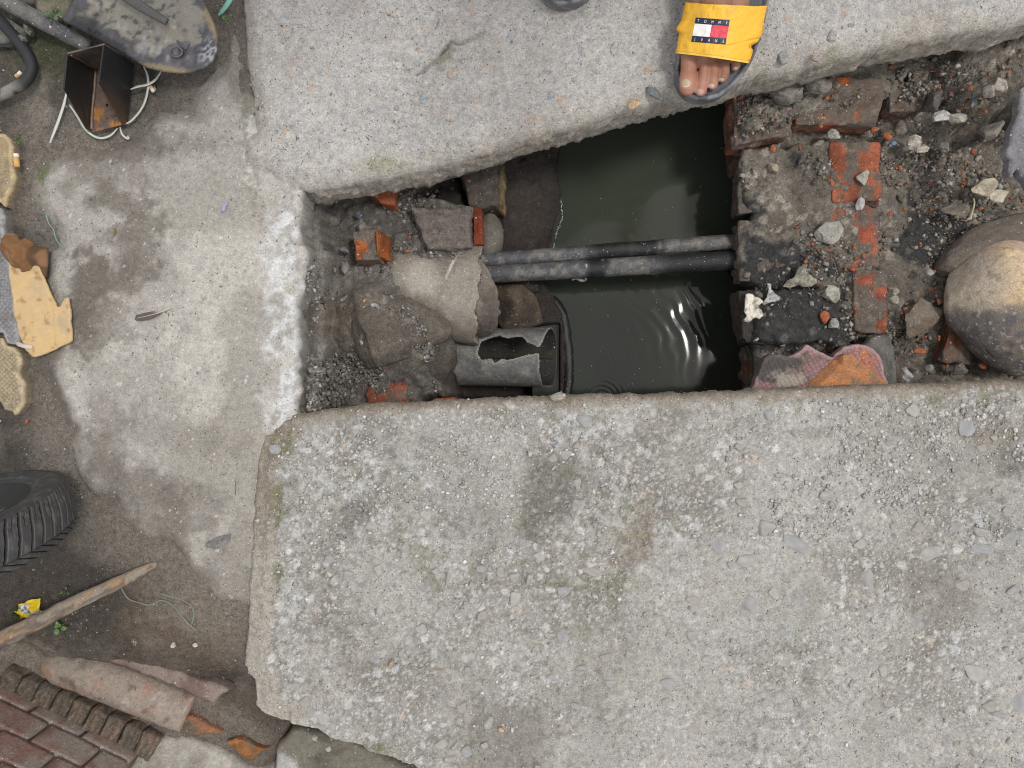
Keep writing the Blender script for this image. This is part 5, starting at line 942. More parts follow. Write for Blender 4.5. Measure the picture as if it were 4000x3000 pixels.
# the foot, ankle and shin as one skin
person = empty('person', P(2800, -250, 0)); tag(person, 'person standing on the upper slab, bare toes in a yellow-strapped sandal', 'person')
def toe(pts, rad, squash=0.85): return cap_chain([P(a, b_, z) for a, b_, z in pts], rad, 20, squash)
def foot_parts(ox=0, oy=0):
    T = lambda pts, rad, sq=0.85: cap_chain([P(a + ox, b_ + oy, z) for a, b_, z in pts], rad, 22, sq)
    zb = FZ - 0.002; L_ = []
    L_.append(T([(2698, 170, zb + .018), (2692, 235, zb + .0145), (2690, 275, zb + .0118), (2687, 310, zb + .0115), (2685, 343, zb + .0102)], [0.0135, 0.0104, 0.0100, 0.0110, 0.0100]))
    L_.append(T([(2752, 170, zb + .021), (2750, 240, zb + .015), (2750, 270, zb + .0138), (2742, 320, zb + .0098), (2737, 353, zb + .0086)], [0.0115, 0.0066, 0.0060, 0.0068, 0.0078]))
    L_.append(T([(2790, 170, zb + .020), (2790, 232, zb + .0145), (2789, 270, zb + .0135), (2787, 305, zb + .0092), (2784, 331, zb + .0074)], [0.0115, 0.0064, 0.0060, 0.0066, 0.0066]))
    L_.append(T([(2832, 170, zb + .018), (2832, 225, zb + .0135), (2831, 255, zb + .0128), (2829, 283, zb + .0095), (2823, 304, zb + .0072)], [0.011, 0.0064, 0.0062, 0.0068, 0.0064]))
    L_.append(T([(2872, 160, zb + .015), (2876, 215, zb + .0115), (2877, 238, zb + .0105), (2872, 259, zb + .0085)], [0.011, 0.0066, 0.0064, 0.0062]))
    L_.append(T([(2716, 175, zb + .014), (2738, 60, zb + .016), (2765, -120, zb + .028), (2790, -330, zb + .028), (2800, -380, zb + .026)], [0.0125, 0.0155, 0.022, 0.026, 0.024], 0.9))
    L_.append(T([(2690, 235, zb + .010), (2750, 240, zb + .011), (2790, 232, zb + .011), (2832, 225, zb + .010), (2872, 215, zb + .009)], [0.0085, 0.0085, 0.008, 0.008, 0.007]))
    L_.append(T([(2778, 175, zb + .015), (2790, 60, zb + .022), (2800, -120, zb + .036), (2805, -260, zb + .045)], [0.0135, 0.021, 0.026, 0.030], 0.85))
    L_.append(T([(2845, 168, zb + .012), (2865, 60, zb + .018), (2870, -120, zb + .021), (2850, -330, zb + .024)], [0.0120, 0.018, 0.020, 0.022], 0.85))
    x, y, _ = P(2805 + ox, -250 + oy, 0)
    L_.append(cap_chain([(x, y - .02, .055), (x, y + .004, .09), (x, y + .014, .14), (x, y + .02, .22), (x + .003, y + .03, .32), (x + .005, y + .035, .42), (x + .004, y + .03, .50), (x + .002, y + .02, .60)], [0.036, 0.034, 0.036, 0.043, 0.054, 0.055, 0.054, 0.056], 24, 1.0)); return L_
NAILS = [(2680, 325, 37, 33), (2734, 358, 29, 20), (2779, 335, 24, 16), (2819, 311, 21, 12), (2873, 267, 15, 10)]
def skin_col(ox, oy):
    def f(W, N):
        px = W[:, 0] / (S * (H - W[:, 2])) + 2000 - ox; py = 1500 - W[:, 1] / (S * (H - W[:, 2])) - oy; c = np.broadcast_to(col3((0.31, 0.15, 0.09)), (len(W), 3))
        c = mixc(c, (0.20, 0.088, 0.056), sst(-0.2, 0.4, fbm3(W, 0.02, 4, 3)) * 0.5); tip = blob(px, py, 2684, 335, 40, 48, 0, .5, .2) + blob(px, py, 2733, 350, 28, 36, 0, .5, .2) + blob(px, py, 2779, 325, 26, 28, 0, .5, .2)
        c = mixc(c, (0.42, 0.20, 0.15), np.clip(tip, 0, 1) * 0.6); kn = blob(px, py, 2690, 268, 34, 24, 0, .5, .3) + blob(px, py, 2738, 275, 22, 20, 0, .5, .3) + blob(px, py, 2783, 270, 20, 20, 0, .5, .3) + blob(px, py, 2829, 262, 20, 16, 0, .5, .3)
        c = mixc(c, (0.33, 0.135, 0.085), np.clip(kn, 0, 1) * 0.6); c = mixc(c, (0.20, 0.09, 0.06), np.exp(-((fbm(px, py, 12, 2, 5)) / 0.03) ** 2) * np.clip(kn, 0, 1) * 0.5)
        W = W + N * (0.0003 * np.sin(py * 0.9 + 2 * fbm(px, py, 20, 2, 3)) * np.clip(kn, 0, 1))[:, None]
        for (a, b_, w, h_) in NAILS:
            d = np.hypot((px - a) / (w * .62), (py - b_) / (h_ * .68)); W = W + N * (0.0007 * np.exp(-((d - 1.08) / 0.16) ** 2) * (N[:, 2] > 0.2))[:, None]
        return W, c, np.zeros(len(W))
    return f
body = from_objects('body', foot_parts(), M_SKIN, skin_col(0, 0), 0.00135, 4); under(person, body)
body2 = from_objects('body', foot_parts(-540, -400), M_SKIN, skin_col(-540, -400), 0.0035, 4); under(person, body2); body2.name = 'other_foot'
from mathutils.bvhtree import BVHTree
bt = sample_tree(body)
for k, (a, b_, w, h_) in enumerate(NAILS):
    uu, vv = np.meshgrid(np.linspace(-1, 1, 13), np.linspace(-1, 1, 13)); X0 = uu * np.sqrt(1 - vv * vv / 2); Y0 = vv * np.sqrt(1 - uu * uu / 2); X0 = X0 * (0.82 + 0.18 * np.abs(uu)) ; pts = []
    for p, q in zip(X0.ravel(), Y0.ravel()):
        x, y, _ = P(a + p * w / 2, b_ + q * h_ / 2, FZ + 0.02); cpt = Vector((0, 0, H)); dr = (Vector((x, y, FZ + 0.02)) - cpt).normalized(); hit = bt.ray_cast(cpt, dr); L0 = hit[0] if hit[0] else Vector((x, y, FZ + 0.02)); pts.append(L0 + (hit[1] if hit[1] else Vector((0, 0, 1))) * (0.0006 * (1 - 0.8 * (p * p + q * q))))
    nc = [(0.42, 0.33, 0.215), (0.44, 0.29, 0.24), (0.50, 0.38, 0.33), (0.44, 0.34, 0.28), (0.40, 0.31, 0.26)][k]
    rr_ = np.hypot(uu, vv).ravel(); cc_ = mixc(np.tile(nc, (169, 1)), (0.62, 0.55, 0.45), sst(0.55, 0.9, vv.ravel()) * 0.8); cc_ = mixc(cc_, (0.22, 0.15, 0.11), sst(0.98, 1.3, rr_) * 0.25)
    o = mesh('toenail', np.array([p[:] for p in pts]), gridfaces(13, 13)[:, ::-1], M_PLAST, cc_); under(person, o)
# shorts and torso, above and behind the camera's view
tx, ty, _ = P(2540, -380, 0)
lx, ly = P(2805, -250, 0)[:2]; l2x, l2y = P(2265, -614, 0)[:2]
def cloth(W, N): return W, np.broadcast_to(col3((0.05, 0.055, 0.07)), (len(W), 3)), np.zeros(len(W))
hipz = 0.92; hx_, hy_ = (lx + l2x) / 2, (ly + l2y) / 2 + 0.06
sh_ = [cap_chain([(lx, ly + .02, .56), (lx - .02, ly + .04, .72), (hx_ + .07, hy_, hipz)], [0.075, 0.085, 0.11], 20, 1), cap_chain([(l2x, l2y + .02, .56), (l2x + .02, l2y + .03, .72), (hx_ - .07, hy_, hipz)], [0.075, 0.085, 0.11], 20, 1), cap_chain([(hx_ - .09, hy_, hipz), (hx_ + .09, hy_, hipz)], [0.12, 0.12], 20, 1)]
o = from_objects('shorts', sh_, M_CLOTH, cloth, 0.012, 3); under(person, o)
def cloth2(W, N): return W, np.broadcast_to(col3((0.10, 0.10, 0.11)), (len(W), 3)), np.zeros(len(W))
sh_ = [cap_chain([(hx_, hy_, hipz + .05), (hx_, hy_ + .02, 1.15), (hx_, hy_ - .01, 1.36)], [0.13, 0.135, 0.15], 20, .8), cap_chain([(hx_ - .17, hy_ - .02, 1.40), (hx_, hy_ - .01, 1.42), (hx_ + .17, hy_ - .02, 1.40)], [0.06, 0.07, 0.06], 20, 1),
       cap_chain([(hx_ - .19, hy_ - .02, 1.39), (hx_ - .24, hy_ - .05, 1.22)], [0.055, 0.048], 16, 1), cap_chain([(hx_ + .19, hy_ - .02, 1.39), (hx_ + .24, hy_ - .05, 1.22)], [0.055, 0.048], 16, 1)]
o = from_objects('shirt', sh_, M_CLOTH, cloth2, 0.014, 3); under(person, o)
def sk(W, N): return W, np.broadcast_to(col3((0.36, 0.19, 0.125)), (len(W), 3)), np.zeros(len(W))
sh_ = [cap_chain([(hx_, hy_ - .01, 1.40), (hx_, hy_ - .03, 1.50)], [0.05, 0.05], 16, 1), cap_chain([(hx_, hy_ - .04, 1.53), (hx_, hy_ - .055, 1.63)], [0.072, 0.078], 20, 1.15), cap_chain([(hx_ - .24, hy_ - .05, 1.22), (hx_ - .25, hy_ - .08, 1.12), (hx_ - .20, hy_ - .26, 1.06), (hx_ - .17, hy_ - .30, 1.06)], [0.042, 0.040, 0.028, 0.034], 16, 1),
       cap_chain([(hx_ + .24, hy_ - .05, 1.22), (hx_ + .25, hy_ - .08, 1.12), (hx_ + .20, hy_ - .26, 1.06), (hx_ + .17, hy_ - .30, 1.06)], [0.042, 0.040, 0.028, 0.034], 16, 1)]
o = from_objects('head_and_arms', sh_, M_SKIN, sk, 0.010, 4); under(person, o)
def hr(W, N): return W, np.broadcast_to(col3((0.015, 0.013, 0.012)), (len(W), 3)), np.zeros(len(W))
o = from_objects('hair', [cap_chain([(hx_, hy_ - .02, 1.58), (hx_, hy_ - .035, 1.655)], [0.078, 0.078], 20, 1.15)], M_CLOTH, hr, 0.010, 3); under(person, o)

# ------------------------------------------------------------------ LEFT SIDE: SHOVEL, BRACKET, HOOP, TYRE, PAVERS, LITTER
def const(c, c2=None, sc_=0.02, seed=3):
    return lambda x, y, z, d, s: mixc(np.broadcast_to(col3(c), x.shape + (3,)), c2 if c2 is not None else col3(c) * 0.7, sst(-0.2, 0.4, fbm(x, y, sc_, 4, seed)))
def sheet(name, pts, thick, mat, colf, cell=0.004, parent=None):
    """flat plate through 3-D points, finely divided so that it can carry rust and dirt"""
    bm = bmesh.new(); f = bm.faces.new([bm.verts.new(p) for p in pts]); bmesh.ops.triangulate(bm, faces=[f])
    for _ in range(6):
        es = [e for e in bm.edges if e.calc_length() > cell]
        if not es: break
        bmesh.ops.subdivide_edges(bm, edges=es, cuts=1); bmesh.ops.triangulate(bm, faces=bm.faces[:])
    bm.normal_update(); V = np.array([v.co[:] for v in bm.verts]); N = np.array([v.normal[:] for v in bm.verts]); F = np.array([[v.index for v in q.verts] for q in bm.faces]); be = [(e.verts[0].index, e.verts[1].index) for e in bm.edges if e.is_boundary]; bm.free()
    n = len(V); F = F.tolist() + (F[:, ::-1] + n).tolist() + [(a, b_, b_ + n, a + n) for a, b_ in be]; VV = np.concatenate([V + N * thick / 2, V - N * thick / 2]); o = mesh(name, VV, F, mat, colf(VV), smooth=False); tri = o
    if parent is not None: under(parent, o)
    return o
# shovel
SH = empty('shovel', P(560, 120, 0.03)); tag(SH, 'worn steel shovel blade crusted with dried mud, rounded tip pointing down right', 'shovel')
sho = [(243, 78), (282, 2), (300, -70), (420, -160), (700, -160), (770, -60), (800, 15), (835, 90), (850, 150), (847, 190), (828, 238), (795, 266), (745, 280), (700, 284), (640, 279), (570, 262), (490, 214), (400, 162), (320, 118)]
def sh_top(x, y, d):
    px, py = topx(x, y, 0.035); dd = np.abs((px - 500) * 0.52 - (py - 0) * 0.855) ; rib = np.exp(-(((px - 480) * 0.5 - (py + 10)) * 0.87 / 15) ** 2) * sst(668, 640, px)
    return 0.030 + 0.010 * sst(0.0, 0.05, d) * -1 + 0.006 * rib + 0.0008 * fbm(x, y, 0.03, 4, 3) + 0.0006 * sst(-.1, .3, fbm(px, py, 60, 5, 4))
def sh_col(x, y, z, d, s):
    px, py = topx(x, y, 0.035); c = np.broadcast_to(col3((0.075, 0.072, 0.078)), x.shape + (3,)); c = mixc(c, (0.155, 0.145, 0.155), sst(0, .5, fbm(px, py, 80, 5, 5)) * sst(480, 700, px))
    mudm = pmask(px, py, [(300, 60), (360, -100), (760, -100), (790, 60), (760, 130), (700, 130), (640, 150), (600, 190), (520, 210), (470, 150), (400, 110)], 8, 55, 60, 7) * sst(-0.6, -0.1, fbm(px, py, 22, 5, 8)); c = mixc(c, (0.27, 0.25, 0.205), mudm * 0.85)
    c = mixc(c, (0.46, 0.46, 0.48), sst(0.05, .3, fbm(px * 1.4, py * 0.5, 22, 4, 15)) * blob(px, py, 560, 150, 130, 50, 25, .5, .6) * 0.35)
    c = mixc(c, (0.62, 0.64, 0.70), blob(px, py, 805, 195, 50, 46, 30, .5, .6) * sst(-0.2, 0.2, fbm(px, py, 12, 4, 16)) * 0.5); c = mixc(c, (0.33, 0.26, 0.14), (blob(px, py, 820, 80, 18, 70, -20, .5, .7) + blob(px, py, 640, 265, 120, 16, 8, .5, .7)) * 0.6)
    c = mixc(c, (0.02, 0.02, 0.022), blob(px, py, 320, 90, 60, 60, 30, .4, .6) * 0.85 + blob(px, py, 420, 160, 80, 22, 30, .4, .6) * 0.8); return c
o = plate('blade', P2(sho, 0.03), 0.0022, sh_top, 0.0022, M_METAL, sh_col, rnd=0.0008, side=0.0, rows=1, seed=3); under(SH, o)
tube('socket_rib', [P(470, -30, 0.036), P(560, 30, 0.035), P(652, 86, 0.033)], [0.0075, 0.0065, 0.0045], M_METAL, (0.10, 0.095, 0.09), 12, parent=SH, flat=0.5)
a_ = np.linspace(0, 2 * math.pi, 25); tube('embossed_ring', [P(688 + 24 * math.cos(t), 203 + 20 * math.sin(t), 0.0275) for t in a_], 0.0016, M_METAL, (0.12, 0.115, 0.12), 6, parent=SH, sub=1)
tube('embossed_stroke', [P(692, 160, 0.0275), P(728, 192, 0.0275), P(738, 172, 0.0275)], 0.0015, M_METAL, (0.12, 0.115, 0.12), 6, parent=SH, sub=1)
# grey bar and black hoop
tube('metal_bar', [P(-120, -90, 0.03), P(60, 25, 0.02), P(200, 105, 0.008), P(350, 186, -0.006)], [0.0115, 0.0108, 0.0100, 0.0085], M_PIPE, (0.10, 0.102, 0.108), 16, 'dusty grey-black round bar running diagonally out of the upper left corner', 'metal bar', colf=lambda V, t, th: mixc(np.broadcast_to(col3((0.075, 0.078, 0.085)), (len(V), 3)), (0.19, 0.175, 0.15), sst(-.1, .4, fbm3(V, 0.015, 4, 2)) * 0.6 + 0.4 * sst(0.85, 1.0, t)), jit=0.0008, sub=8)
tube('hoop', [P(-90, -20, 0.0), P(0, 80, 0.0), P(62, 150, 0.0), P(108, 212, 0.0), P(124, 262, 0.0), P(104, 312, 0.0), P(58, 344, 0.0), P(0, 372, 0.0), P(-90, 400, 0.0)], 0.0074, M_RUBBER, (0.025, 0.025, 0.028), 16, 'black curved rubber hoop at the upper left edge, its lower side grey with dust', 'hoop', colf=lambda V, t, th: mixc(np.broadcast_to(col3((0.022, 0.022, 0.025)), (len(V), 3)), (0.22, 0.205, 0.18), sst(0.62, 0.8, t) * sst(-0.4, 0.1, fbm3(V, 0.012, 4, 3)) * 0.9), sub=8)
for q, z, c, lb in [([(-60, 40), (20, 62), (60, 90), (104, 118), (92, 140), (60, 150), (20, 165), (-60, 165)], 0.0, (0.14, 0.135, 0.13), 'flat grey board piece between the bar and the black hoop'), ([(132, -40), (136, 30), (152, 62), (180, 82), (215, 90), (238, 80), (262, 40), (290, -40)], 0.006, (0.20, 0.185, 0.14), 'greenish concrete piece under the shovel shoulder, weeds at its foot'), ([(60, -60), (70, 0), (120, 12), (128, -60)], -0.004, (0.16, 0.14, 0.12), 'brown sheet scrap between the bar and the greenish concrete piece')]:
    o = plate('board_piece' if c[0] < 0.18 else 'concrete_piece', P2(q, z), 0.003, lambda x, y, d, z=z: z + 0.0015 * fbm(x, y, 0.02, 4, 3) + 0 * d, 0.012, M_ROCK, const(c, (c[0] * .6, c[1] * .65, c[2] * .5)), rnd=0.003, seed=4); tag(o, lb, 'board' if c[0] < 0.18 else 'concrete piece')
# welded steel channel bracket
BK = empty('steel_bracket', P(400, 350, -0.01)); tag(BK, 'rusty black steel channel bracket standing beside the shovel, orange rust at its lower end', 'bracket')
def rust(lo, hi, blk=0.022):
    def f(V):
        px, py = topx(V[:, 0], V[:, 1], 0.02); c = np.broadcast_to(col3((blk, blk, blk * 1.05)), (len(V), 3)); m = sst(lo, hi, py + 40 * fbm3(V, 0.02, 4, 2)); c = mixc(c, (0.13, 0.075, 0.04), m * 0.9); return mixc(c, (0.36, 0.16, 0.045), sst(-0.05, 0.25, fbm3(V, 0.012, 5, 6)) * sst(lo + 120, hi + 90, py + 30 * fbm3(V, 0.015, 4, 3)))
    return f
zt = 0.06; zb_ = -0.008
sheet('flange', [P(374, 272, zb_), P(262, 214, zt), P(249, 345, zt), P(338, 505, zb_ + 0.006), P(352, 508, zb_)], 0.0018, M_METAL, rust(420, 560), parent=BK)
sheet('flange', [P(522, 248, zb_), P(404, 176, zt), P(386, 322, zt), P(478, 486, zb_ + 0.006), P(490, 482, zb_)], 0.0018, M_METAL, rust(330, 520), parent=BK)
sheet('web', [P(374, 272, zb_), P(522, 248, zb_), P(488, 484, zb_), P(364, 517, zb_)], 0.0018, M_METAL, lambda V: mixc(mixc(np.broadcast_to(col3((0.14, 0.105, 0.085)), (len(V), 3)), (0.42, 0.19, 0.05), sst(360, 440, topx(V[:, 0], V[:, 1], 0)[1]) * sst(-0.3, 0.2, fbm3(V, 0.012, 5, 2))), (0.03, 0.028, 0.026), sst(.25, .5, fbm3(V, 0.006, 3, 9)) * 0.6), parent=BK)
sheet('end_plate', [P(264, 208, zt), P(408, 172, zt), P(522, 246, zb_), P(374, 270, zb_)], 0.0018, M_METAL, lambda V: mixc(np.broadcast_to(col3((0.125, 0.105, 0.085)), (len(V), 3)), (0.065, 0.058, 0.05), sst(-.2, .3, fbm3(V, 0.015, 4, 4))), parent=BK)
tube('weld_bead', [P(276, 214, zt - .003), P(312, 232, zt * 0.62), P(350, 258, 0.006), P(374, 272, zb_ + .001)], 0.0018, M_METAL, (0.13, 0.085, 0.055), 8, parent=BK, jit=0.0008)
tube('weld_bead', [P(374, 275, zb_ + .002), P(368, 360, zb_ + .002), P(360, 440, zb_ + .002), P(358, 505, zb_ + .002)], 0.0022, M_METAL, (0.17, 0.12, 0.09), 8, parent=BK, jit=0.001)
for hx2, hy2, hr2 in [(418, 411, 5), (418, 463, 3), (450, 452, 3)]:
    U, F = ico(1); o = mesh('bolt_hole', U * np.array([hr2 * S, hr2 * S * 1.3, 0.0004]) + np.array(P(hx2, hy2, zb_ + 0.0012)), F, M_METAL, np.tile((0.01, 0.01, 0.01), (len(U), 1))); under(BK, o)
# pale packing strap round it
c1 = 1 / 2.212; WS = (0.50, 0.52, 0.45)
for nm, pts, rr, lb, z in [('packing_strap', [(1240, 570), (1275, 660), (1278, 760), (1250, 880), (1200, 970), (1130, 1045), (1080, 1072)], 0.0016, 'pale plastic strap curving down from the shovel to the bracket corner', -0.010), ('packing_strap', [(1392, 615), (1340, 690), (1270, 732), (1190, 748), (1128, 772)], 0.0017, 'short pale plastic strap end lying between shovel and bracket, crossing the long curve', -0.006),
                         ('packing_strap', [(600, 905), (665, 1000), (740, 1120), (820, 1180), (890, 1192), (960, 1165), (1015, 1108)], 0.0016, 'pale plastic strap looping under the rusty end of the bracket', -0.014), ('packing_strap', [(1035, 1095), (1055, 1160), (1095, 1195), (1110, 1192), (1100, 1175)], 0.0015, 'little frayed strap tail under the bracket tip', -0.014), ('packing_strap', [(575, 800), (552, 900), (520, 1000), (480, 1110), (430, 1235)], 0.0021, 'straight white strap end left of the bracket, pointed at the bottom', -0.012)]:
    tube(nm, [P(a * c1, b_ * c1, z) for a, b_ in pts], [rr * 0.6] + [rr] * (len(pts) - 2) + [rr * 0.5], M_PLAST, WS, 6, lb, 'plastic strap', flat=0.35, group='strap pieces round the bracket')
tube('plastic_strip', [P(905, -12, 0.0), P(885, 20, -0.004), P(866, 45, -0.008), P(853, 60, -0.010)], [0.0035, 0.0035, 0.003, 0.001], M_PLAST, (0.22, 0.50, 0.42), 6, 'turquoise plastic strip in the dark gap at the top, left of the slab', 'plastic strip', flat=0.3)
tube('string', [P(181, 838, -.002), P(190, 872, -.003), P(209, 897, -.003), P(217, 930, -.003), P(234, 955, -.003), P(250, 972, -.004)], 0.0006, M_PLAST, (0.16, 0.33, 0.29), 6, 'thin teal string lying on the cement above the cardboard', 'string')
k3 = 1 / 1.276
for pts, lb in [([(600, 755), (640, 815), (700, 836), (745, 846), (800, 824), (850, 840), (890, 880), (930, 930), (980, 975)], 'long grey-green frayed cord wandering over the brown soil'), ([(800, 790), (850, 805), (905, 820), (950, 850), (966, 890), (955, 945)], 'shorter grey-green frayed cord hooked beside the long one')]:
    tube('cord', [P(a * k3, 1700 + b_ * k3, lay(a * k3, 1700 + b_ * k3, 0.0012)) for k_, (a, b_) in enumerate(pts)], 0.0011, M_CLOTH, (0.19, 0.21, 0.18), 6, lb, 'cord', jit=0.0006, group='frayed cords on the soil')
tube('root', [P(3803, 775, -0.150), P(3806, 795, -0.146), P(3802, 815, -0.146), P(3795, 835, -0.148), P(3790, 852, -0.150), P(3778, 856, -0.150)], [0.001, 0.0014, 0.0012, 0.0014, 0.0026, 0.001], M_WOOD, (0.45, 0.39, 0.25), 6, 'curved straw-coloured stem stuck in the black tar patch', 'stem', jit=0.0006)
tube('wire', [P(918, 1878, -0.006), P(921, 1905, -0.006), P(919, 1935, -0.006)], 0.0004, M_PLAST, (0.06, 0.055, 0.05), 5, 'thin dark wire on the cement left of the big slab', 'wire')
for (a, b_, c_, d_, z, lb) in [(63, 601, 67, 655, 0.0, 'cigarette butt lying upright beside the tan paver'), (62, 301, 83, 281, -0.008, 'cigarette butt inside the black hoop'), (585, 335, 600, 358, -0.012, 'cigarette butt inside a torn paper next to the strap curve')]:
    e = empty('cigarette_butt', P((a + c_) / 2, (b_ + d_) / 2, z)); tag(e, lb, 'cigarette butt', 'cigarette butts')
    tube('filter', [P(a if c_ > a + 9 else c_, b_ if c_ > a + 9 else (b_ + d_) / 2 + (d_ - b_) * .5 * 0 + (d_ - b_) * 0.5 * -0.0, z), P((a + c_) / 2 + (c_ - a) * -.02, (b_ + d_) / 2, z)] if c_ > a + 9 else [P(a, b_ + (d_ - b_) * 0.25, z), P(c_, d_ - 3, z)], 0.0034 * (1 if d_ - b_ > 30 else 0.8), M_CLOTH, (0.62, 0.36, 0.14), 12, parent=e, sub=1)
    tube('paper_end', [P((a + c_) / 2, (b_ + d_) / 2, z), P(c_, d_, z)] if c_ > a + 9 else [P(a, b_, z), P(a + (c_ - a) * 0.25, b_ + (d_ - b_) * 0.25, z)], 0.0033 * (1 if d_ - b_ > 30 else 0.8), M_CLOTH, (0.72, 0.69, 0.64), 12, parent=e, sub=1)
# wood stick
stick = tube('wooden_stick', [P(-120, 2560, 0.055), P(0, 2502, 0.045), P(150, 2428, 0.03), P(300, 2352, 0.014), P(450, 2282, -0.004), P(540, 2238, -0.014), P(600, 2208, -0.022), P(632, 2194, -0.028)], [0.0112, 0.0108, 0.0100, 0.0093, 0.0085, 0.0072, 0.0050, 0.0026], M_WOOD, (0.3, 0.26, 0.2), 18, 'weathered wooden stick with a pointed tip, lying diagonally below the tyre', 'stick', jit=0.0012, sub=14,
    colf=lambda V, t, th: mixc(mixc(np.broadcast_to(col3((0.25, 0.215, 0.175)), (len(V), 3)), (0.13, 0.11, 0.095), sst(-0.05, 0.3, fbm(t * 9, th * 1.2, 0.6, 4, 5))), (0.34, 0.21, 0.11), sst(0.05, 0.4, fbm(t * 7, th * 1.5 + 9, 0.7, 4, 7)) * 0.8))

# tyre leaning on its side
TY = empty('tyre', (-0.6644, -0.1794, -0.03)); tag(TY, 'worn black tyre with curved tread grooves, leaning at the left photo edge', 'tyre')
nphi, nw = 900, 120; ph = np.linspace(-1.6, 1.6, nphi); w = np.linspace(0, 1, nw); PH, Wd = np.meshgrid(ph, w); Rt = 0.1423; Wt = 0.062
prof = [(0.0, -0.42, 0.72), (0.10, -0.49, 0.80), (0.22, -0.50, 0.90), (0.30, -0.44, 0.965), (0.42, -0.25, 0.995), (0.50, 0.0, 1.0), (0.58, 0.25, 0.995), (0.70, 0.44, 0.965), (0.78, 0.50, 0.90), (0.90, 0.49, 0.80), (1.0, 0.42, 0.72)]
pw, pa, pr = zip(*prof); ax_ = np.interp(Wd, pw, pa) * Wt; rr = np.interp(Wd, pw, pr) * Rt
tr = (Wd - 0.5) / 0.22; q = PH * 9.0 + 1.0 * np.sign(tr + 0.35) * np.abs(tr + 0.35) ** 1.25 - 2.2 * np.where(tr > 0.42, (tr - 0.42) * 1.9, 0); fr = np.abs((q - np.floor(q)) - 0.5); groove = sst(0.12, 0.05, fr) * (np.abs(tr) < 1.05) * (1 - np.exp(-((tr - 0.42) / 0.03) ** 2) * 0.2)
q2 = q + 0.5; fr2 = np.abs((q2 - np.floor(q2)) - 0.5); groove = np.maximum(groove, 0.5 * sst(0.06, 0.03, fr2) * ((tr > -0.95) & (tr < -0.35))); groove = np.maximum(groove, 0.6 * np.exp(-((tr - 0.42) / 0.035) ** 2))
rr = rr - 0.0055 * groove - 0.0008 * sst(0.2, .5, fbm(PH, Wd, 0.05, 3, 2)); rr = rr + 0.0012 * np.exp(-((Wd - 0.135) / 0.008) ** 2) + 0.002 * np.exp(-((Wd - 0.05) / 0.015) ** 2)
th_, yw_ = 1.3203, -0.168; axv = np.array([math.sin(th_) * math.sin(yw_), math.sin(th_) * math.cos(yw_), math.cos(th_)]); e1 = np.cross(axv, [0, 0, 1.0]); e1 /= np.linalg.norm(e1); e2 = np.cross(axv, e1)
TC = np.array([-0.6644, -0.1794, 0.1012]); pos = TC + e1 * (rr * np.cos(PH))[..., None] + e2 * (rr * np.sin(PH))[..., None] - axv * ax_[..., None]
tc_ = mixc(np.broadcast_to(col3((0.045, 0.044, 0.045)), PH.shape + (3,)), (0.09, 0.087, 0.083), sst(-.1, .5, fbm(PH, Wd, 0.08, 5, 3)) * 0.7); tc_ = mixc(tc_, (0.02, 0.02, 0.02), groove * 0.95); tc_ = mixc(tc_, (0.16, 0.155, 0.15), np.exp(-((fr - 0.15) / 0.02) ** 2) * (np.abs(tr) < 1) * 0.4)
o = mesh('tread', pos.reshape(-1, 3), gridfaces(nphi, nw)[:, ::-1], M_RUBBER, tc_.reshape(-1, 3)); under(TY, o)
inr = mesh('inner_side', np.concatenate([pos[0], TC + e1 * (0.52 * Rt * np.cos(ph))[:, None] + e2 * (0.52 * Rt * np.sin(ph))[:, None] - axv * (-0.1 * Wt)]), np.array([(i, i + nphi, i + 1 + nphi, i + 1) for i in range(nphi - 1)]), M_RUBBER, np.tile((0.022, 0.022, 0.022), (2 * nphi, 1))); under(TY, inr)
vh = []
for t in np.linspace(-1.3, 1.3, 50):      # moulding hairs at the shoulder
    rs_ = 0.935 * Rt; b0 = TC + e1 * rs_ * math.cos(t) + e2 * rs_ * math.sin(t) + axv * Wt * 0.45; n_ = (e1 * math.cos(t) + e2 * math.sin(t)); vh.append((b0, b0 + n_ * 0.004 + axv * 0.003))
Vh = []; Fh = []
for a, b_ in vh:
    k0 = len(Vh); s_ = np.array([0.0005, 0.0005, 0]); Vh += [a - s_, a + s_, b_]; Vh += [a - s_[::-1], a + s_[::-1], b_]; Fh += [(k0, k0 + 1, k0 + 2), (k0 + 3, k0 + 4, k0 + 5)]
o = mesh('moulding_hairs', np.array(Vh), Fh, M_RUBBER, np.tile((0.06, 0.06, 0.06), (len(Vh), 1))); under(TY, o); o['kind'] = 'stuff'

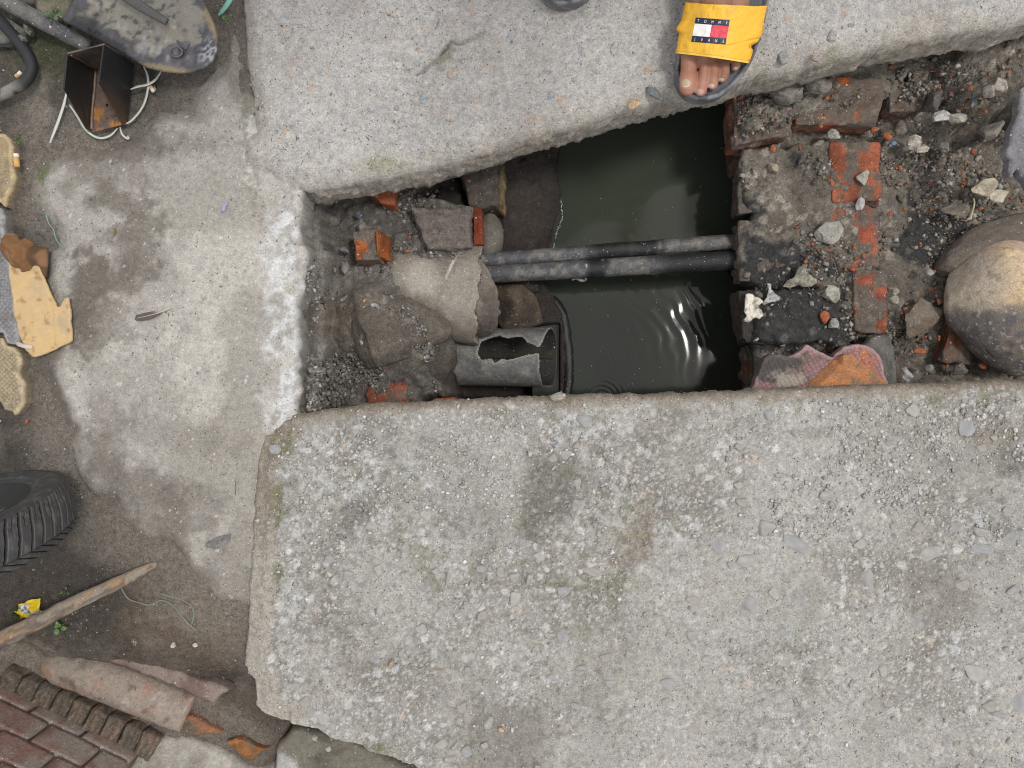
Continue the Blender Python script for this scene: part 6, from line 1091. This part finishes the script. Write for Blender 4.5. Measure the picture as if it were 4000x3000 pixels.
# broken interlocking pavers with waffle faces
def waffle(px, py, rot, sp):
    a = math.radians(rot); u_ = (px * math.cos(a) + py * math.sin(a)) / sp; v_ = (-px * math.sin(a) + py * math.cos(a)) / sp; return sst(0.10, 0.26, np.minimum(np.abs(u_ - np.round(u_)), 1)) * sst(0.10, 0.26, np.abs(v_ - np.round(v_)))
def paver(q, z, c, c2, rot, sp, lb, zones=None, seed=1, cat='paver', thick=0.022, extra=None, nm='paver', zo=0.0):
    def wf(px, py):
        m = waffle(px, py, rot, sp)
        if zones: m = np.where((px * zones[0] + py * zones[1]) % zones[3] > zones[2], m, waffle(px, py, rot + 38, sp * 1.25))
        return m
    def top(x, y, d):
        px, py = topx(x, y, z); return z + 0.0016 * wf(px, py) * sst(0.004, 0.006, d) + 0.0006 * fbm(x, y, 0.01, 3, seed)
    def cf(x, y, z_, d, s):
        px, py = topx(x, y, z); cc = mixc(np.broadcast_to(col3(c2), x.shape + (3,)), c, wf(px, py)); cc = mixc(cc, col3(c) * 1.15, sst(0.006, 0.003, d)); cc = mixc(cc, (0.15, 0.13, 0.11), sst(0.1, .5, fbm(px, py, 40, 4, seed)) * 0.45)
        if extra: cc = extra(px, py, cc)
        return mixc(cc, (0.17, 0.14, 0.11), sst(0, .3, s) * 0.7)
    o = plate(nm, P2(q, z), 0.0014, top, thick, M_CONC2, cf, rag=0.0012, ragscale=0.008, rnd=0.0015, side=0.001, seed=seed, rows=4); tag(o, lb, cat); return o
paver([(-70, 520), (15, 521), (36, 540), (49, 575), (46, 615), (50, 650), (57, 690), (46, 735), (28, 770), (15, 806), (5, 790), (-70, 780)], -0.008, (0.40, 0.31, 0.185), (0.32, 0.25, 0.16), 4, 9, 'tan broken paver with scalloped edge, the upper one at the left photo edge', seed=1)
paver([(-70, 1315), (10, 1322), (22, 1350), (55, 1358), (76, 1378), (82, 1410), (74, 1448), (68, 1456), (80, 1478), (97, 1500), (90, 1520), (94, 1545), (98, 1572), (78, 1598), (57, 1624), (46, 1606), (18, 1602), (2, 1570), (-70, 1500)], -0.006, (0.40, 0.33, 0.21), (0.28, 0.24, 0.175), 45, 13, 'tan broken paver with diamond waffle pattern below the cardboard', zones=(1, 0.6, 150, 330), seed=2)
paver([(-70, 800), (2, 812), (14, 850), (12, 890), (20, 930), (40, 1010), (56, 1100), (62, 1200), (78, 1330), (55, 1345), (25, 1340), (8, 1300), (-70, 1290)], -0.002, (0.27, 0.27, 0.275), (0.20, 0.20, 0.205), 4, 12, 'grey waffle-faced paver partly under the cardboard at the left edge', zones=(0.7, 1, 170, 300), seed=3)
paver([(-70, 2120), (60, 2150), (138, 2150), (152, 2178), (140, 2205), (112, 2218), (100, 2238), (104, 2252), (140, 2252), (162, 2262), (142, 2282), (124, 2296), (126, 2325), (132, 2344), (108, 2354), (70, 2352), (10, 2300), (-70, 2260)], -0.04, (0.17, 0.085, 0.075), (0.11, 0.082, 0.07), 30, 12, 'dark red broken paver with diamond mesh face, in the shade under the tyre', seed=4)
def tile_x(px, py, cc):
    m = np.clip(blob(px, py, 3040, 1420, 110, 42, 0, .3, .7) + blob(px, py, 3010, 1450, 60, 40, 0, .3, .7), 0, 1); cc = mixc(cc, (0.085, 0.082, 0.078), m * 0.9); cc = mixc(cc, (0.40, 0.36, 0.30), blob(px, py, 3075, 1485, 60, 36, 0, .4, .8) * 0.8)
    return mixc(cc, (0.58, 0.20, 0.07), sst(-.05, .15, fbm(px, py, 12, 4, 3)) * blob(px, py, 3390, 1410, 30, 60, -35, .4, .5) * 0.9)
paver([(2936, 1524), (2962, 1460), (2986, 1402), (3004, 1384), (3056, 1384), (3080, 1394), (3104, 1386), (3130, 1368), (3152, 1346), (3182, 1362), (3225, 1384), (3253, 1397), (3272, 1376), (3300, 1356), (3335, 1345), (3372, 1346), (3408, 1360), (3434, 1384), (3450, 1420), (3456, 1462), (3470, 1500), (3480, 1620), (2930, 1620)], -0.135, (0.34, 0.225, 0.225), (0.27, 0.16, 0.16), -30, 17, 'pinkish waffle-faced tile fragment with a round lobe, against the lower slab', seed=5, cat='tile fragment', thick=0.016, extra=tile_x, nm='tile_fragment')
o = plate('tile_fragment', P2([(3380, 1345), (3410, 1318), (3445, 1308), (3480, 1316), (3490, 1350), (3498, 1400), (3503, 1480), (3504, 1620), (3250, 1620), (3300, 1420)], -0.150), 0.0018, lambda x, y, d: -0.150 + 0.0012 * fbm(x, y, 0.012, 4, 5), 0.014, M_ROCK, const((0.15, 0.148, 0.13), (0.10, 0.095, 0.085), 0.01), rag=0.0015, rnd=0.002, seed=6); tag(o, 'dark grey slate-like tile fragment behind the pinkish one', 'tile fragment')
def ot_col(x, y, z, d, s):
    c = mixc(np.broadcast_to(col3((0.46, 0.215, 0.10)), x.shape + (3,)), (0.30, 0.185, 0.12), sst(-.1, .3, fbm(x, y, 0.02, 5, 4))); c = mixc(c, (0.60, 0.24, 0.09), sst(.1, .4, fbm(x, y, 0.015, 4, 9)) * 0.7); return mixc(c, (0.26, 0.17, 0.12), sst(0, .3, s) * 0.8)
o = plate('brick_fragment', P2([(3140, 1530), (3180, 1492), (3222, 1446), (3262, 1408), (3300, 1384), (3330, 1382), (3352, 1402), (3400, 1440), (3445, 1472), (3482, 1512), (3480, 1640), (3120, 1640)], -0.118), 0.0018, lambda x, y, d: -0.118 + 0.0015 * fbm(x, y, 0.02, 4, 8) - 0.03 * sst(0.012, 0, d) * (x < P(3290, 0, -0.118)[0]) * 0.5, 0.022, M_BRICK, ot_col, rag=0.0015, rnd=0.003, seed=7); tag(o, 'triangular orange brick fragment lying on the pinkish tile', 'brick fragment')

# cardboard and brown bag
k2 = 1 / 1.382
cbq = [(45, 728), (50, 800), (62, 880), (70, 950), (76, 1000), (88, 1060), (95, 1110), (118, 1160), (130, 1195), (178, 1238), (240, 1218), (300, 1190), (350, 1165), (380, 1150), (384, 1100), (378, 1040), (376, 980), (366, 914), (344, 920), (330, 945), (326, 962), (304, 966), (288, 930), (262, 880), (240, 820), (222, 770), (205, 738), (188, 698), (166, 702), (176, 740), (160, 772), (134, 772), (118, 748), (80, 724)]
def cb_col(x, y, z, d, s):
    px, py = topx(x, y, 0.004); c = mixc(np.broadcast_to(col3((0.55, 0.385, 0.195)), x.shape + (3,)), (0.45, 0.34, 0.21), sst(-.2, .4, fbm(px, py, 90, 5, 2))); c = mixc(c, (0.24, 0.12, 0.045), sst(0.3, 0.48, fbm(px, py, 30, 5, 6)) * 0.6); return mixc(c, (0.62, 0.45, 0.24), sst(0.003, 0, d) * 0.7)
o = plate('cardboard', P2([(a * k2, 500 + b_ * k2) for a, b_ in cbq], 0.004), 0.0017, lambda x, y, d: 0.004 + 0.0028 * fbm(x, y, 0.05, 4, 3) + 0.0006 * fbm(x, y, 0.008, 3, 4) - 0.0012 * np.exp(-((topx(x, y, 0.004)[0] - 203 - 0.04 * (topx(x, y, 0.004)[1] - 1200)) / 3.5) ** 2) * (topx(x, y, 0.004)[1] > 1190), 0.003, M_CLOTH, cb_col, rag=0.001, ragscale=0.008, rnd=0.001, side=0.0004, rows=2, seed=3); tag(o, 'torn tan cardboard sheet with brown stains on the damp cement at left', 'cardboard')
bgq = [(4, 600), (20, 575), (52, 562), (90, 575), (108, 605), (132, 592), (152, 604), (182, 628), (215, 640), (243, 642), (242, 700), (236, 805), (214, 790), (190, 760), (150, 785), (110, 775), (64, 742), (30, 712), (8, 668)]
def bg_top(x, y, d):
    px, py = topx(x, y, 0.01); return 0.002 + 0.011 * sst(0.0, 0.012, d) * sst(165, 120, px) + 0.006 * np.abs(fbm(px, py, 55, 3, 5)) * sst(170, 130, px) * 2 + 0.0016 * fbm(x, y, 0.012, 3, 6)
o = plate('paper_bag', P2([(a * k2, 500 + b_ * k2) for a, b_ in bgq], 0.006), 0.0018, bg_top, 0.003, M_CLOTH, lambda x, y, z, d, s: mixc(mixc(np.broadcast_to(col3((0.20, 0.105, 0.05)), x.shape + (3,)), (0.11, 0.065, 0.036), sst(118, 128, topx(x, y, 0.006)[0])), (0.29, 0.165, 0.09), sst(0.1, .4, fbm(x, y, 0.02, 4, 5)) * 0.6), rnd=0.001, side=0.0004, rows=2, seed=5); tag(o, 'crumpled wet brown paper bag above the cardboard', 'paper bag')
o = plate('paper_strip', P2([(58, 1340), (75, 1335), (95, 1345), (125, 1350), (128, 1362), (100, 1362), (70, 1352)], 0.006), 0.001, lambda x, y, d: 0.0065 + 0.001 * fbm(x, y, 0.01, 3, 6), 0.001, M_CLOTH, const((0.55, 0.49, 0.44)), rnd=0, rows=1); tag(o, 'small pale paper strip at the lower left corner of the cardboard', 'paper strip')
# yellow wrapper
wk = 1 / 10.05
wq = [(350, 700), (390, 690), (440, 740), (500, 720), (510, 600), (540, 510), (680, 480), (850, 430), (940, 345), (1060, 322), (1340, 322), (1310, 400), (1330, 470), (1320, 640), (1310, 760), (1430, 800), (1420, 850), (1250, 930), (1040, 1040), (860, 1050), (720, 1020), (600, 1080), (480, 1105), (420, 1040), (390, 900)]
def wr_col(x, y, z, d, s):
    px, py = topx(x, y, -0.02); cx, cy = (px - 40) / wk, (py - 2300) / wk; c = np.broadcast_to(col3((0.62, 0.46, 0.012)), x.shape + (3,)); m = pmask(cx, cy, [(520, 620), (680, 540), (980, 515), (850, 660), (860, 710), (1000, 700), (1080, 800), (1000, 880), (700, 890), (540, 820)], 15, 25, 90, 3); c = mixc(c, (0.55, 0.56, 0.60), m); c = mixc(c, (0.08, 0.08, 0.10), m * sst(-.1, .1, fbm(cx, cy, 110, 3, 6)) * 0.8)
    return mixc(c, (0.55, 0.57, 0.6), pmask(cx, cy, [(920, 1000), (920, 930), (1100, 850), (1330, 770), (1440, 800), (1420, 880), (1050, 1050)], 15, 10, 90, 4))
wz = lambda x, y: -0.012 + 0.006 * np.abs(fbm(x, y, 0.02, 3, 5)) * 2 + 0.002 * fbm(x, y, 0.006, 3, 8)
wr = plate('wrapper', P2([(40 + a * wk, 2300 + b_ * wk) for a, b_ in wq], -0.02), 0.0009, lambda x, y, d: wz(x, y), 0.0006, M_PLAST, wr_col, rnd=0, side=0, rows=1, seed=6); tag(wr, 'crumpled yellow and silver snack wrapper with blue lettering above the stick', 'wrapper')
cu = bpy.data.curves.new('t', 'FONT'); cu.body = 'BSACO'; ob = bpy.data.objects.new('t', cu); COL.objects.link(ob); dg = bpy.context.evaluated_depsgraph_get(); dg.update(); me = bpy.data.meshes.new_from_object(ob.evaluated_get(dg)); Vt = np.array([q.co[:] for q in me.vertices]); Ft = [tuple(p.vertices) for p in me.polygons]; bpy.data.objects.remove(ob); bpy.data.meshes.remove(me); bpy.data.curves.remove(cu)
Vt[:, :2] -= (Vt[:, :2].max(0) + Vt[:, :2].min(0)) / 2; sx_ = 48 / (Vt[:, 0].max() - Vt[:, 0].min()); an = math.radians(-25); tpx = 40 + 1160 * wk + (-Vt[:, 0] * math.cos(an) - Vt[:, 1] * math.sin(an) * 1.0) * sx_; tpy = 2300 + 905 * wk + (-Vt[:, 0] * math.sin(an) * 1.0 + Vt[:, 1] * math.cos(an) * 1.1) * sx_
qv = P2(np.stack([tpx, tpy], 1), -0.02); o = mesh('lettering', np.column_stack([qv, wz(qv[:, 0], qv[:, 1]) + 0.0012]), Ft, M_FLAT, np.tile((0.012, 0.035, 0.20), (len(Vt), 1)), smooth=False); o.parent = wr
# crumpled white scraps on the black grit, foil, blue scrap, purple wrapper
for nm, q, z, c, lb, cat in [('plaster_scrap', [(2912, 1150), (2925, 1146), (2948, 1158), (2975, 1172), (2982, 1178), (2968, 1190), (2958, 1198), (2975, 1215), (2982, 1232), (2966, 1246), (2948, 1238), (2930, 1256), (2908, 1258), (2903, 1250), (2916, 1236), (2906, 1215), (2908, 1190)], -0.146, (0.74, 0.69, 0.60), 'bright white torn plaster scrap on the brick edge over the water', 'plaster scrap'),
                         ('plaster_scrap', [(2998, 1104), (3012, 1110), (3008, 1130), (3030, 1150), (3048, 1160), (3040, 1175), (3010, 1180), (2985, 1190), (2978, 1185), (2996, 1160), (3000, 1130)], -0.150, (0.48, 0.48, 0.47), 'greyish peeled scrap right of the bright white one', 'plaster scrap'),
                         ('plaster_scrap', [(3058, 1120), (3075, 1095), (3100, 1085), (3108, 1060), (3120, 1040), (3142, 1036), (3150, 1060), (3185, 1090), (3192, 1100), (3170, 1120), (3140, 1122), (3120, 1112), (3085, 1125)], -0.146, (0.33, 0.305, 0.25), 'mottled grey-brown peeled clump on the black grit above the flat chunk', 'plaster clump'),
                         ('foil_scrap', [(3518, 1440), (3535, 1432), (3548, 1445), (3562, 1470), (3560, 1486), (3540, 1492), (3522, 1480), (3530, 1462)], -0.158, (0.38, 0.37, 0.37), 'crumpled silver-grey foil scrap in the dark crumbs near the lower slab', 'foil scrap'),
                         ('plastic_scrap', [(3480, 556), (3494, 550), (3506, 560), (3498, 568), (3484, 566)], -0.150, (0.13, 0.22, 0.36), 'tiny blue plastic scrap left of the broken white stone', 'plastic scrap'),
                         ('slate_flake', [(3792, 418), (3800, 370), (3812, 360), (3822, 366), (3808, 390), (3806, 412), (3796, 424)], -0.110, (0.17, 0.19, 0.21), 'thin blue-grey flake standing in the upper right bank', 'slate flake'),
                         ('foil_scrap', [(868, 828), (872, 800), (884, 782), (892, 790), (884, 806), (886, 822), (874, 834)], -0.005, (0.36, 0.32, 0.46), 'shiny purplish foil scrap on the pale cement apron', 'foil scrap'),
                         ('yellow_wrapper_scrap', [(1418, 1175), (1440, 1165), (1456, 1170), (1452, 1182), (1440, 1196), (1425, 1208), (1418, 1200), (1428, 1188)], -0.108, (0.58, 0.40, 0.12), 'torn yellow wrapper scrap on the muddy shelf', 'wrapper scrap'),
                         ('silver_scrap', [(1448, 1188), (1462, 1184), (1478, 1190), (1484, 1200), (1478, 1214), (1462, 1212), (1452, 1200)], -0.106, (0.50, 0.51, 0.54), 'silvery backing scrap touching the torn yellow wrapper on the shelf', 'wrapper scrap'),
                         ('dry_leaf', [(1518, 2600), (1524, 2585), (1532, 2572), (1536, 2586), (1528, 2602), (1520, 2612)], 0.006, (0.42, 0.27, 0.16), 'dry brown leaf on the lower slab, left of centre', 'leaf'), ('dry_leaf', [(1948, 2842), (1966, 2848), (1972, 2858), (1958, 2862), (1948, 2856)], 0.006, (0.55, 0.36, 0.20), 'light tan leaf bit on the lower slab near the bottom edge', 'leaf'),
                         ('paper_scrap', [(582, 332), (604, 332), (612, 350), (602, 362), (592, 352)], -0.016, (0.40, 0.36, 0.28), 'torn paper under the cigarette butt by the strap', 'paper scrap'), ('dry_leaf', [(438, 892), (448, 890), (450, 918), (441, 920)], -0.002, (0.42, 0.33, 0.19), 'tiny straw-coloured leaf flake in the middle of the cement apron', 'leaf')]:
    amp = 0.004 if nm not in ('dry_leaf', 'slate_flake', 'plastic_scrap') else 0.0012
    o = plate(nm, P2(q, z), 0.0011, lambda x, y, d, z=z, amp=amp: z + amp * np.abs(fbm(x, y, 0.014, 3, 7)) * 2 + amp * 0.4 * fbm(x, y, 0.004, 3, 9), 0.0015, M_PLAST if 'foil' in nm or 'wrapper' in nm or 'silver' in nm else M_ROCK, const(c, tuple(v * 0.45 for v in c), 0.008), rag=0.0008, ragscale=0.006, rnd=0, side=0, rows=1, seed=8); tag(o, lb, cat)
# feather
fe = empty('feather', P(595, 1230, 0.0)); tag(fe, 'small grey-brown feather lying on the cement apron', 'feather')
tube('quill', [P(535, 1243, 0.0), P(600, 1228, 0.001), P(640, 1214, 0.001), P(668, 1202, 0.0)], [0.0003, 0.0005, 0.0008, 0.0009], M_LEAF, (0.5, 0.43, 0.34), 6, parent=fe)
o = plate('vane', P2([(523, 1245), (530, 1231), (560, 1222), (600, 1214), (628, 1212), (640, 1214), (622, 1226), (606, 1236), (580, 1248), (550, 1253), (528, 1252)], 0.0), 0.0009, lambda x, y, d: -0.0015 + 0.0014 * np.sin(topx(x, y, 0)[0] * 0.55 + topx(x, y, 0)[1] * 0.5) * 0.3 + 0 * d, 0.0003, M_CLOTH, lambda x, y, z, d, s: mixc(mixc(np.broadcast_to(col3((0.12, 0.105, 0.10)), x.shape + (3,)), (0.42, 0.38, 0.33), sst(585, 620, topx(x, y, 0)[0]) * sst(1224, 1218, topx(x, y, 0)[1] - 0.0)), (0.06, 0.052, 0.05), sst(0.3, 0.9, np.sin(topx(x, y, 0)[0] * 0.8 + topx(x, y, 0)[1] * 1.1)) * 0.5), rnd=0, side=0, rows=1); under(fe, o)
# weeds
def weed(cx, cy, z, leaves, lb, c=(0.09, 0.16, 0.05), seed=1):
    e = empty('weed', P(cx, cy, z)); tag(e, lb, 'weed'); r = np.random.default_rng(seed)
    for (lx_, ly_, ln, wd, an) in leaves:
        n1, n2 = 9, 5; t, s_ = np.meshgrid(np.linspace(0, 1, n1), np.linspace(-1, 1, n2)); wv = np.sin(np.pi * t ** 0.8) ** 0.8 * wd / 2 + 0.3; a = math.radians(an); X0 = t * ln; Y0 = s_ * wv; zz = z + 0.006 + 0.006 * np.sin(t * 2.2) - 0.0016 * (1 - np.abs(s_)) + r.uniform(0, 0.003)
        px = lx_ + X0 * math.cos(a) - Y0 * math.sin(a); py = ly_ + X0 * math.sin(a) + Y0 * math.cos(a); k = S * (H - zz); V = np.stack([(px - 2000) * k, -(py - 1500) * k, zz], -1).reshape(-1, 3); V = np.concatenate([V, V - np.array([0, 0, 0.0004])]); g = gridfaces(n1, n2)
        cc = mixc(np.tile(c, (len(V), 1)), col3(c) * 1.5, sst(0, .5, fbm3(V, 0.004, 3, seed)) * 0.6); o = mesh('leaf', V, np.concatenate([g, g[:, ::-1] + n1 * n2]), M_LEAF, cc); under(e, o)
    tube('stem', [P(cx, cy, z - 0.01), P(cx + 1, cy, z + 0.002), P(leaves[0][0], leaves[0][1], z + 0.006)], 0.0006, M_LEAF, col3(c) * 0.8, 5, parent=e)
weed(205, 62, 0.012, [(200, 60, 36, 22, 200), (202, 66, 30, 20, 235), (215, 50, 26, 18, 20), (212, 60, 24, 14, 60), (208, 52, 22, 16, 300), (200, 72, 18, 10, 120), (222, 46, 14, 9, 320)], 'weed with ribbed grey-green leaves between the bar and the shovel shoulder', (0.10, 0.145, 0.08), 1)
weed(872, 62, -0.006, [(870, 60, 22, 9, 70), (874, 58, 16, 8, 30)], 'tiny green weed under the turquoise strip', (0.10, 0.19, 0.06), 2)
weed(72, 545, -0.008, [(72, 545, 20, 6, 200), (74, 543, 22, 5, 300), (70, 548, 16, 5, 90), (76, 546, 14, 5, 40), (68, 545, 14, 4, 150), (74, 550, 12, 4, 10)], 'small bright green weed tuft beside the upper tan paver', (0.11, 0.22, 0.05), 3)
weed(228, 2452, lay(228, 2452, 0.002), [(226, 2450, 24, 17, 260), (230, 2450, 14, 12, 300), (222, 2456, 26, 19, 95), (236, 2456, 26, 17, -5), (225, 2452, 14, 12, 200)], 'light green seedling with round leaves just below the stick', (0.16, 0.26, 0.09), 4)
weed(255, 2315, lay(255, 2315, 0.002), [(250, 2310, 20, 9, 150), (256, 2306, 16, 9, 280), (262, 2310, 18, 7, 70), (248, 2318, 12, 7, 100), (240, 2320, 14, 7, 180)], 'small pale green weed above the stick, right of the wrapper', (0.13, 0.19, 0.085), 5)
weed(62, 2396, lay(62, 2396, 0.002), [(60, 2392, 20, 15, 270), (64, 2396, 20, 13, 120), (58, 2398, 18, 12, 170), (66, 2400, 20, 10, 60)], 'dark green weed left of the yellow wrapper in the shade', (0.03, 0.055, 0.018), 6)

# ------------------------------------------------------------------ LOWER LEFT WALL, PLINTH, LEDGE
wu = np.array([math.cos(math.radians(26)), -math.sin(math.radians(26)), 0]); wnrm = np.array([math.sin(math.radians(26)), math.cos(math.radians(26)), 0]); WB = np.array(P(568, 2912, -0.055)); up = np.array([0, 0, 1.0])
WA = empty('wall', tuple(WB)); tag(WA, 'weathered red brick wall rising at the lower left corner of the photo', 'wall')
core = [WB - wnrm * 0.004, WB - wu * 0.75 - wnrm * 0.004, WB - wu * 0.75 - wnrm * 0.12, WB - wnrm * 0.12]; Vc = np.array([p - up * 0.05 for p in core] + [p + up * 0.34 for p in core]); o = mesh('mortar', Vc, [(0, 1, 5, 4), (1, 2, 6, 5), (2, 3, 7, 6), (3, 0, 4, 7), (4, 5, 6, 7)], M_CONC2, np.tile((0.24, 0.205, 0.16), (8, 1)), smooth=False); under(WA, o)
wr_ = random.Random(5); BU, BF = rbox(9, 0.07)
for row in range(8):
    zc = row * 0.049 + 0.022; off = 0.0 if row % 2 == 0 else -0.036; L_b = 0.070; u0 = 0.0
    for kx in range(10):
        a0 = u0 + (0 if kx == 0 else 0); ln = (0.036 if (row % 2 and kx == 0) else L_b); cpos = WB - wu * (u0 + ln / 2) + up * zc - wnrm * 0.010; u0 += ln + 0.004
        W_ = BU * np.array([ln / 2, 0.0118, 0.0228]); Q = cpos + W_[:, :1] * wu + W_[:, 1:2] * wnrm + W_[:, 2:] * up; nn = fbm3(Q, 0.02, 4, row * 17 + kx); Q = Q + wnrm * (0.0016 * nn)[:, None] * (BU[:, 1:2] > 0.5)
        base = [(0.25, 0.14, 0.12), (0.235, 0.15, 0.13), (0.27, 0.165, 0.135)][wr_.randrange(3)]; c = mixc(np.tile(base, (len(Q), 1)), (0.31, 0.27, 0.24), sst(-.2, .25, fbm3(Q * np.array([1, 1, 0.35]), 0.016, 5, kx)) * 0.85); c = mixc(c, (0.11, 0.095, 0.075), sst(0.04, 0, Q[:, 2] - WB[2]) * 0.6 * (row == 0))
        o = mesh('brick', Q - cpos, BF, M_BRICK, c); o.location = cpos; under(WA, o)
# return face of the corner
for row in range(8):
    cpos = WB + up * (row * 0.049 + 0.022) - wnrm * 0.06 + wu * 0.002; W_ = BU * np.array([0.008, 0.034, 0.0222]); Q = cpos + W_[:, :1] * wu + W_[:, 1:2] * wnrm + W_[:, 2:] * up; c = mixc(np.tile((0.36, 0.17, 0.11), (len(Q), 1)), (0.30, 0.25, 0.2), sst(-.05, .35, fbm3(Q, 0.03, 4, row)))
    o = mesh('brick', Q - cpos, BF, M_BRICK, c); o.location = cpos; under(WA, o)
# broken brick ledge at its foot
LG = empty('brick_ledge', P(400, 2780, -0.07)); tag(LG, 'row of broken chiselled bricks along the foot of the red wall', 'brick ledge')
for k in range(9):
    cx, cy = 70 + k * 66, 2648 + k * 30 + (k % 2) * 3; cpos = np.array(P(cx, cy, -0.050)); W_ = BU * np.array([0.0116, 0.0165, 0.024]); Q = W_[:, :1] * wu + W_[:, 1:2] * wnrm + W_[:, 2:] * up; nn = fbm3(Q + k, 0.012, 4, k) ; nr = Q / (np.linalg.norm(Q, axis=1)[:, None] + 1e-9); rid = np.abs(np.sin((Q @ wu) * 420 + 3 * nn)) * (BU[:, 2] > 0.2); Q = Q + nr * (0.004 * nn)[:, None] - up * (0.0035 * rid)[:, None]
    c = mixc(np.tile((0.17, 0.138, 0.108), (len(Q), 1)), (0.27, 0.19, 0.14), sst(-.1, .3, fbm3(Q + k, 0.02, 4, 3)) * (0.8 if k > 2 else 0.4)); c = mixc(c, (0.08, 0.068, 0.055), sst(0.3, 0.8, rid) * 0.6); o = mesh('brick', Q, BF, M_SOIL, c); o.location = cpos; under(LG, o)
# rounded plaster plinth and the broken tile layer on top of it
def pl_col(V, t, th):
    c = mixc(np.broadcast_to(col3((0.30, 0.245, 0.205)), (len(V), 3)), (0.26, 0.235, 0.19), sst(0.5, 0.1, t)); c = mixc(c, (0.38, 0.205, 0.14), sst(-0.05, .25, fbm3(V, 0.03, 4, 5)) * 0.65); c = mixc(c, (0.115, 0.09, 0.07), sst(0.22, .42, fbm3(V, 0.022, 4, 9)) * 0.7); return mixc(c, (0.50, 0.47, 0.43), sst(0.3, .5, fbm3(V, 0.015, 4, 19)) * 0.5)
pts = [P(190, 2588, -0.062), P(245, 2605, -0.056), P(370, 2640, -0.052), P(500, 2688, -0.052), P(640, 2742, -0.052), P(742, 2782, -0.052)]
tube('plinth', pts, [0.014, 0.0235, 0.0265, 0.0275, 0.0275, 0.0265], M_CONC2, (0, 0, 0), 40, 'rounded pinkish plaster plinth along the ledge, with flaked brown spots', 'plinth', colf=pl_col, jit=0.0018, sub=16)
o = plate('plaster_strip', P2([(330, 2548), (400, 2556), (470, 2572), (560, 2590), (650, 2612), (760, 2650), (893, 2697), (850, 2722), (830, 2748), (740, 2712), (640, 2668), (540, 2624), (420, 2588)], -0.040), 0.002, lambda x, y, d: -0.041 + 0.0018 * fbm(x, y, 0.02, 4, 5) + 0 * d, 0.02, M_CONC2, const((0.24, 0.19, 0.165), (0.17, 0.12, 0.105), 0.03), rag=0.003, ragscale=0.015, rnd=0.003, seed=12); tag(o, 'broken flat plaster strip ending in a point above the rounded plinth', 'plaster strip')
o = plate('plaster_footing', P2([(470, 2985), (562, 2918), (620, 2884), (660, 2850), (700, 2862), (760, 2866), (840, 2892), (900, 2925), (985, 2972), (1030, 2986), (1066, 2996), (1072, 3140), (430, 3140)], -0.06), 0.0024, lambda x, y, d: -0.044 + 0.004 * fbm(x, y, 0.04, 4, 5) + 0.05 * sst(0.0, 0.06, d) * sst(3000, 2880, topx(x, y, -0.06)[0]) * 0.4, 0.06, M_CONC2, const((0.36, 0.34, 0.30), (0.28, 0.26, 0.23), 0.03), rag=0.003, ragscale=0.02, rnd=0.006, seed=13); tag(o, 'pale rough plaster footing at the bottom edge beside the wall corner', 'footing')
brick('brick', [(690, 2800), (745, 2796), (880, 2862), (700, 2872)], -0.042, 0.05, 'rounded orange-brown brick in the footing, left one of two', 'brick', mud=0.55, c=(0.27, 0.125, 0.07), seed=41, r=0.3, mudc=(0.13, 0.105, 0.08), noise=0.07, n=18)
brick('brick', [(880, 2898), (945, 2888), (1034, 2932), (975, 2972)], -0.040, 0.05, 'bright rust-orange brick piece set in the footing, the right one of two', 'brick', mud=0.35, c=(0.30, 0.13, 0.05), seed=42, r=0.12, mudc=(0.15, 0.11, 0.08), noise=0.08, n=18)
def sb_col(x, y, z, d, s):
    px, py = topx(x, y, -0.09); c = np.broadcast_to(col3((0.17, 0.155, 0.125)), x.shape + (3,)); c = mixc(c, (0.10, 0.09, 0.075), sst(-.1, .4, fbm(px * 0.5 + py, py - px * .4, 70, 5, 4))); c = mixc(c, (0.42, 0.42, 0.41), pmask(px, py, [(1060, 2880), (1100, 2890), (1150, 2930), (1260, 3010), (1290, 3150), (1000, 3150)], 14, 18, 50, 5) * 0.85); return c
o = plate('stone_block', P2([(1072, 2930), (1082, 2905), (1108, 2890), (1126, 2868), (1136, 2852), (1180, 2850), (1240, 2860), (1330, 2880), (1500, 2950), (1660, 3010), (1800, 3140), (1068, 3140)], -0.066), 0.0024, lambda x, y, d: -0.066 + 0.005 * fbm(x, y, 0.06, 4, 7) + 0.002 * fbm(x, y, 0.01, 3, 8), 0.05, M_ROCK, sb_col, rag=0.002, rnd=0.008, seed=14); tag(o, 'large grey-brown stone block under the broken lower edge of the slab', 'stone block')
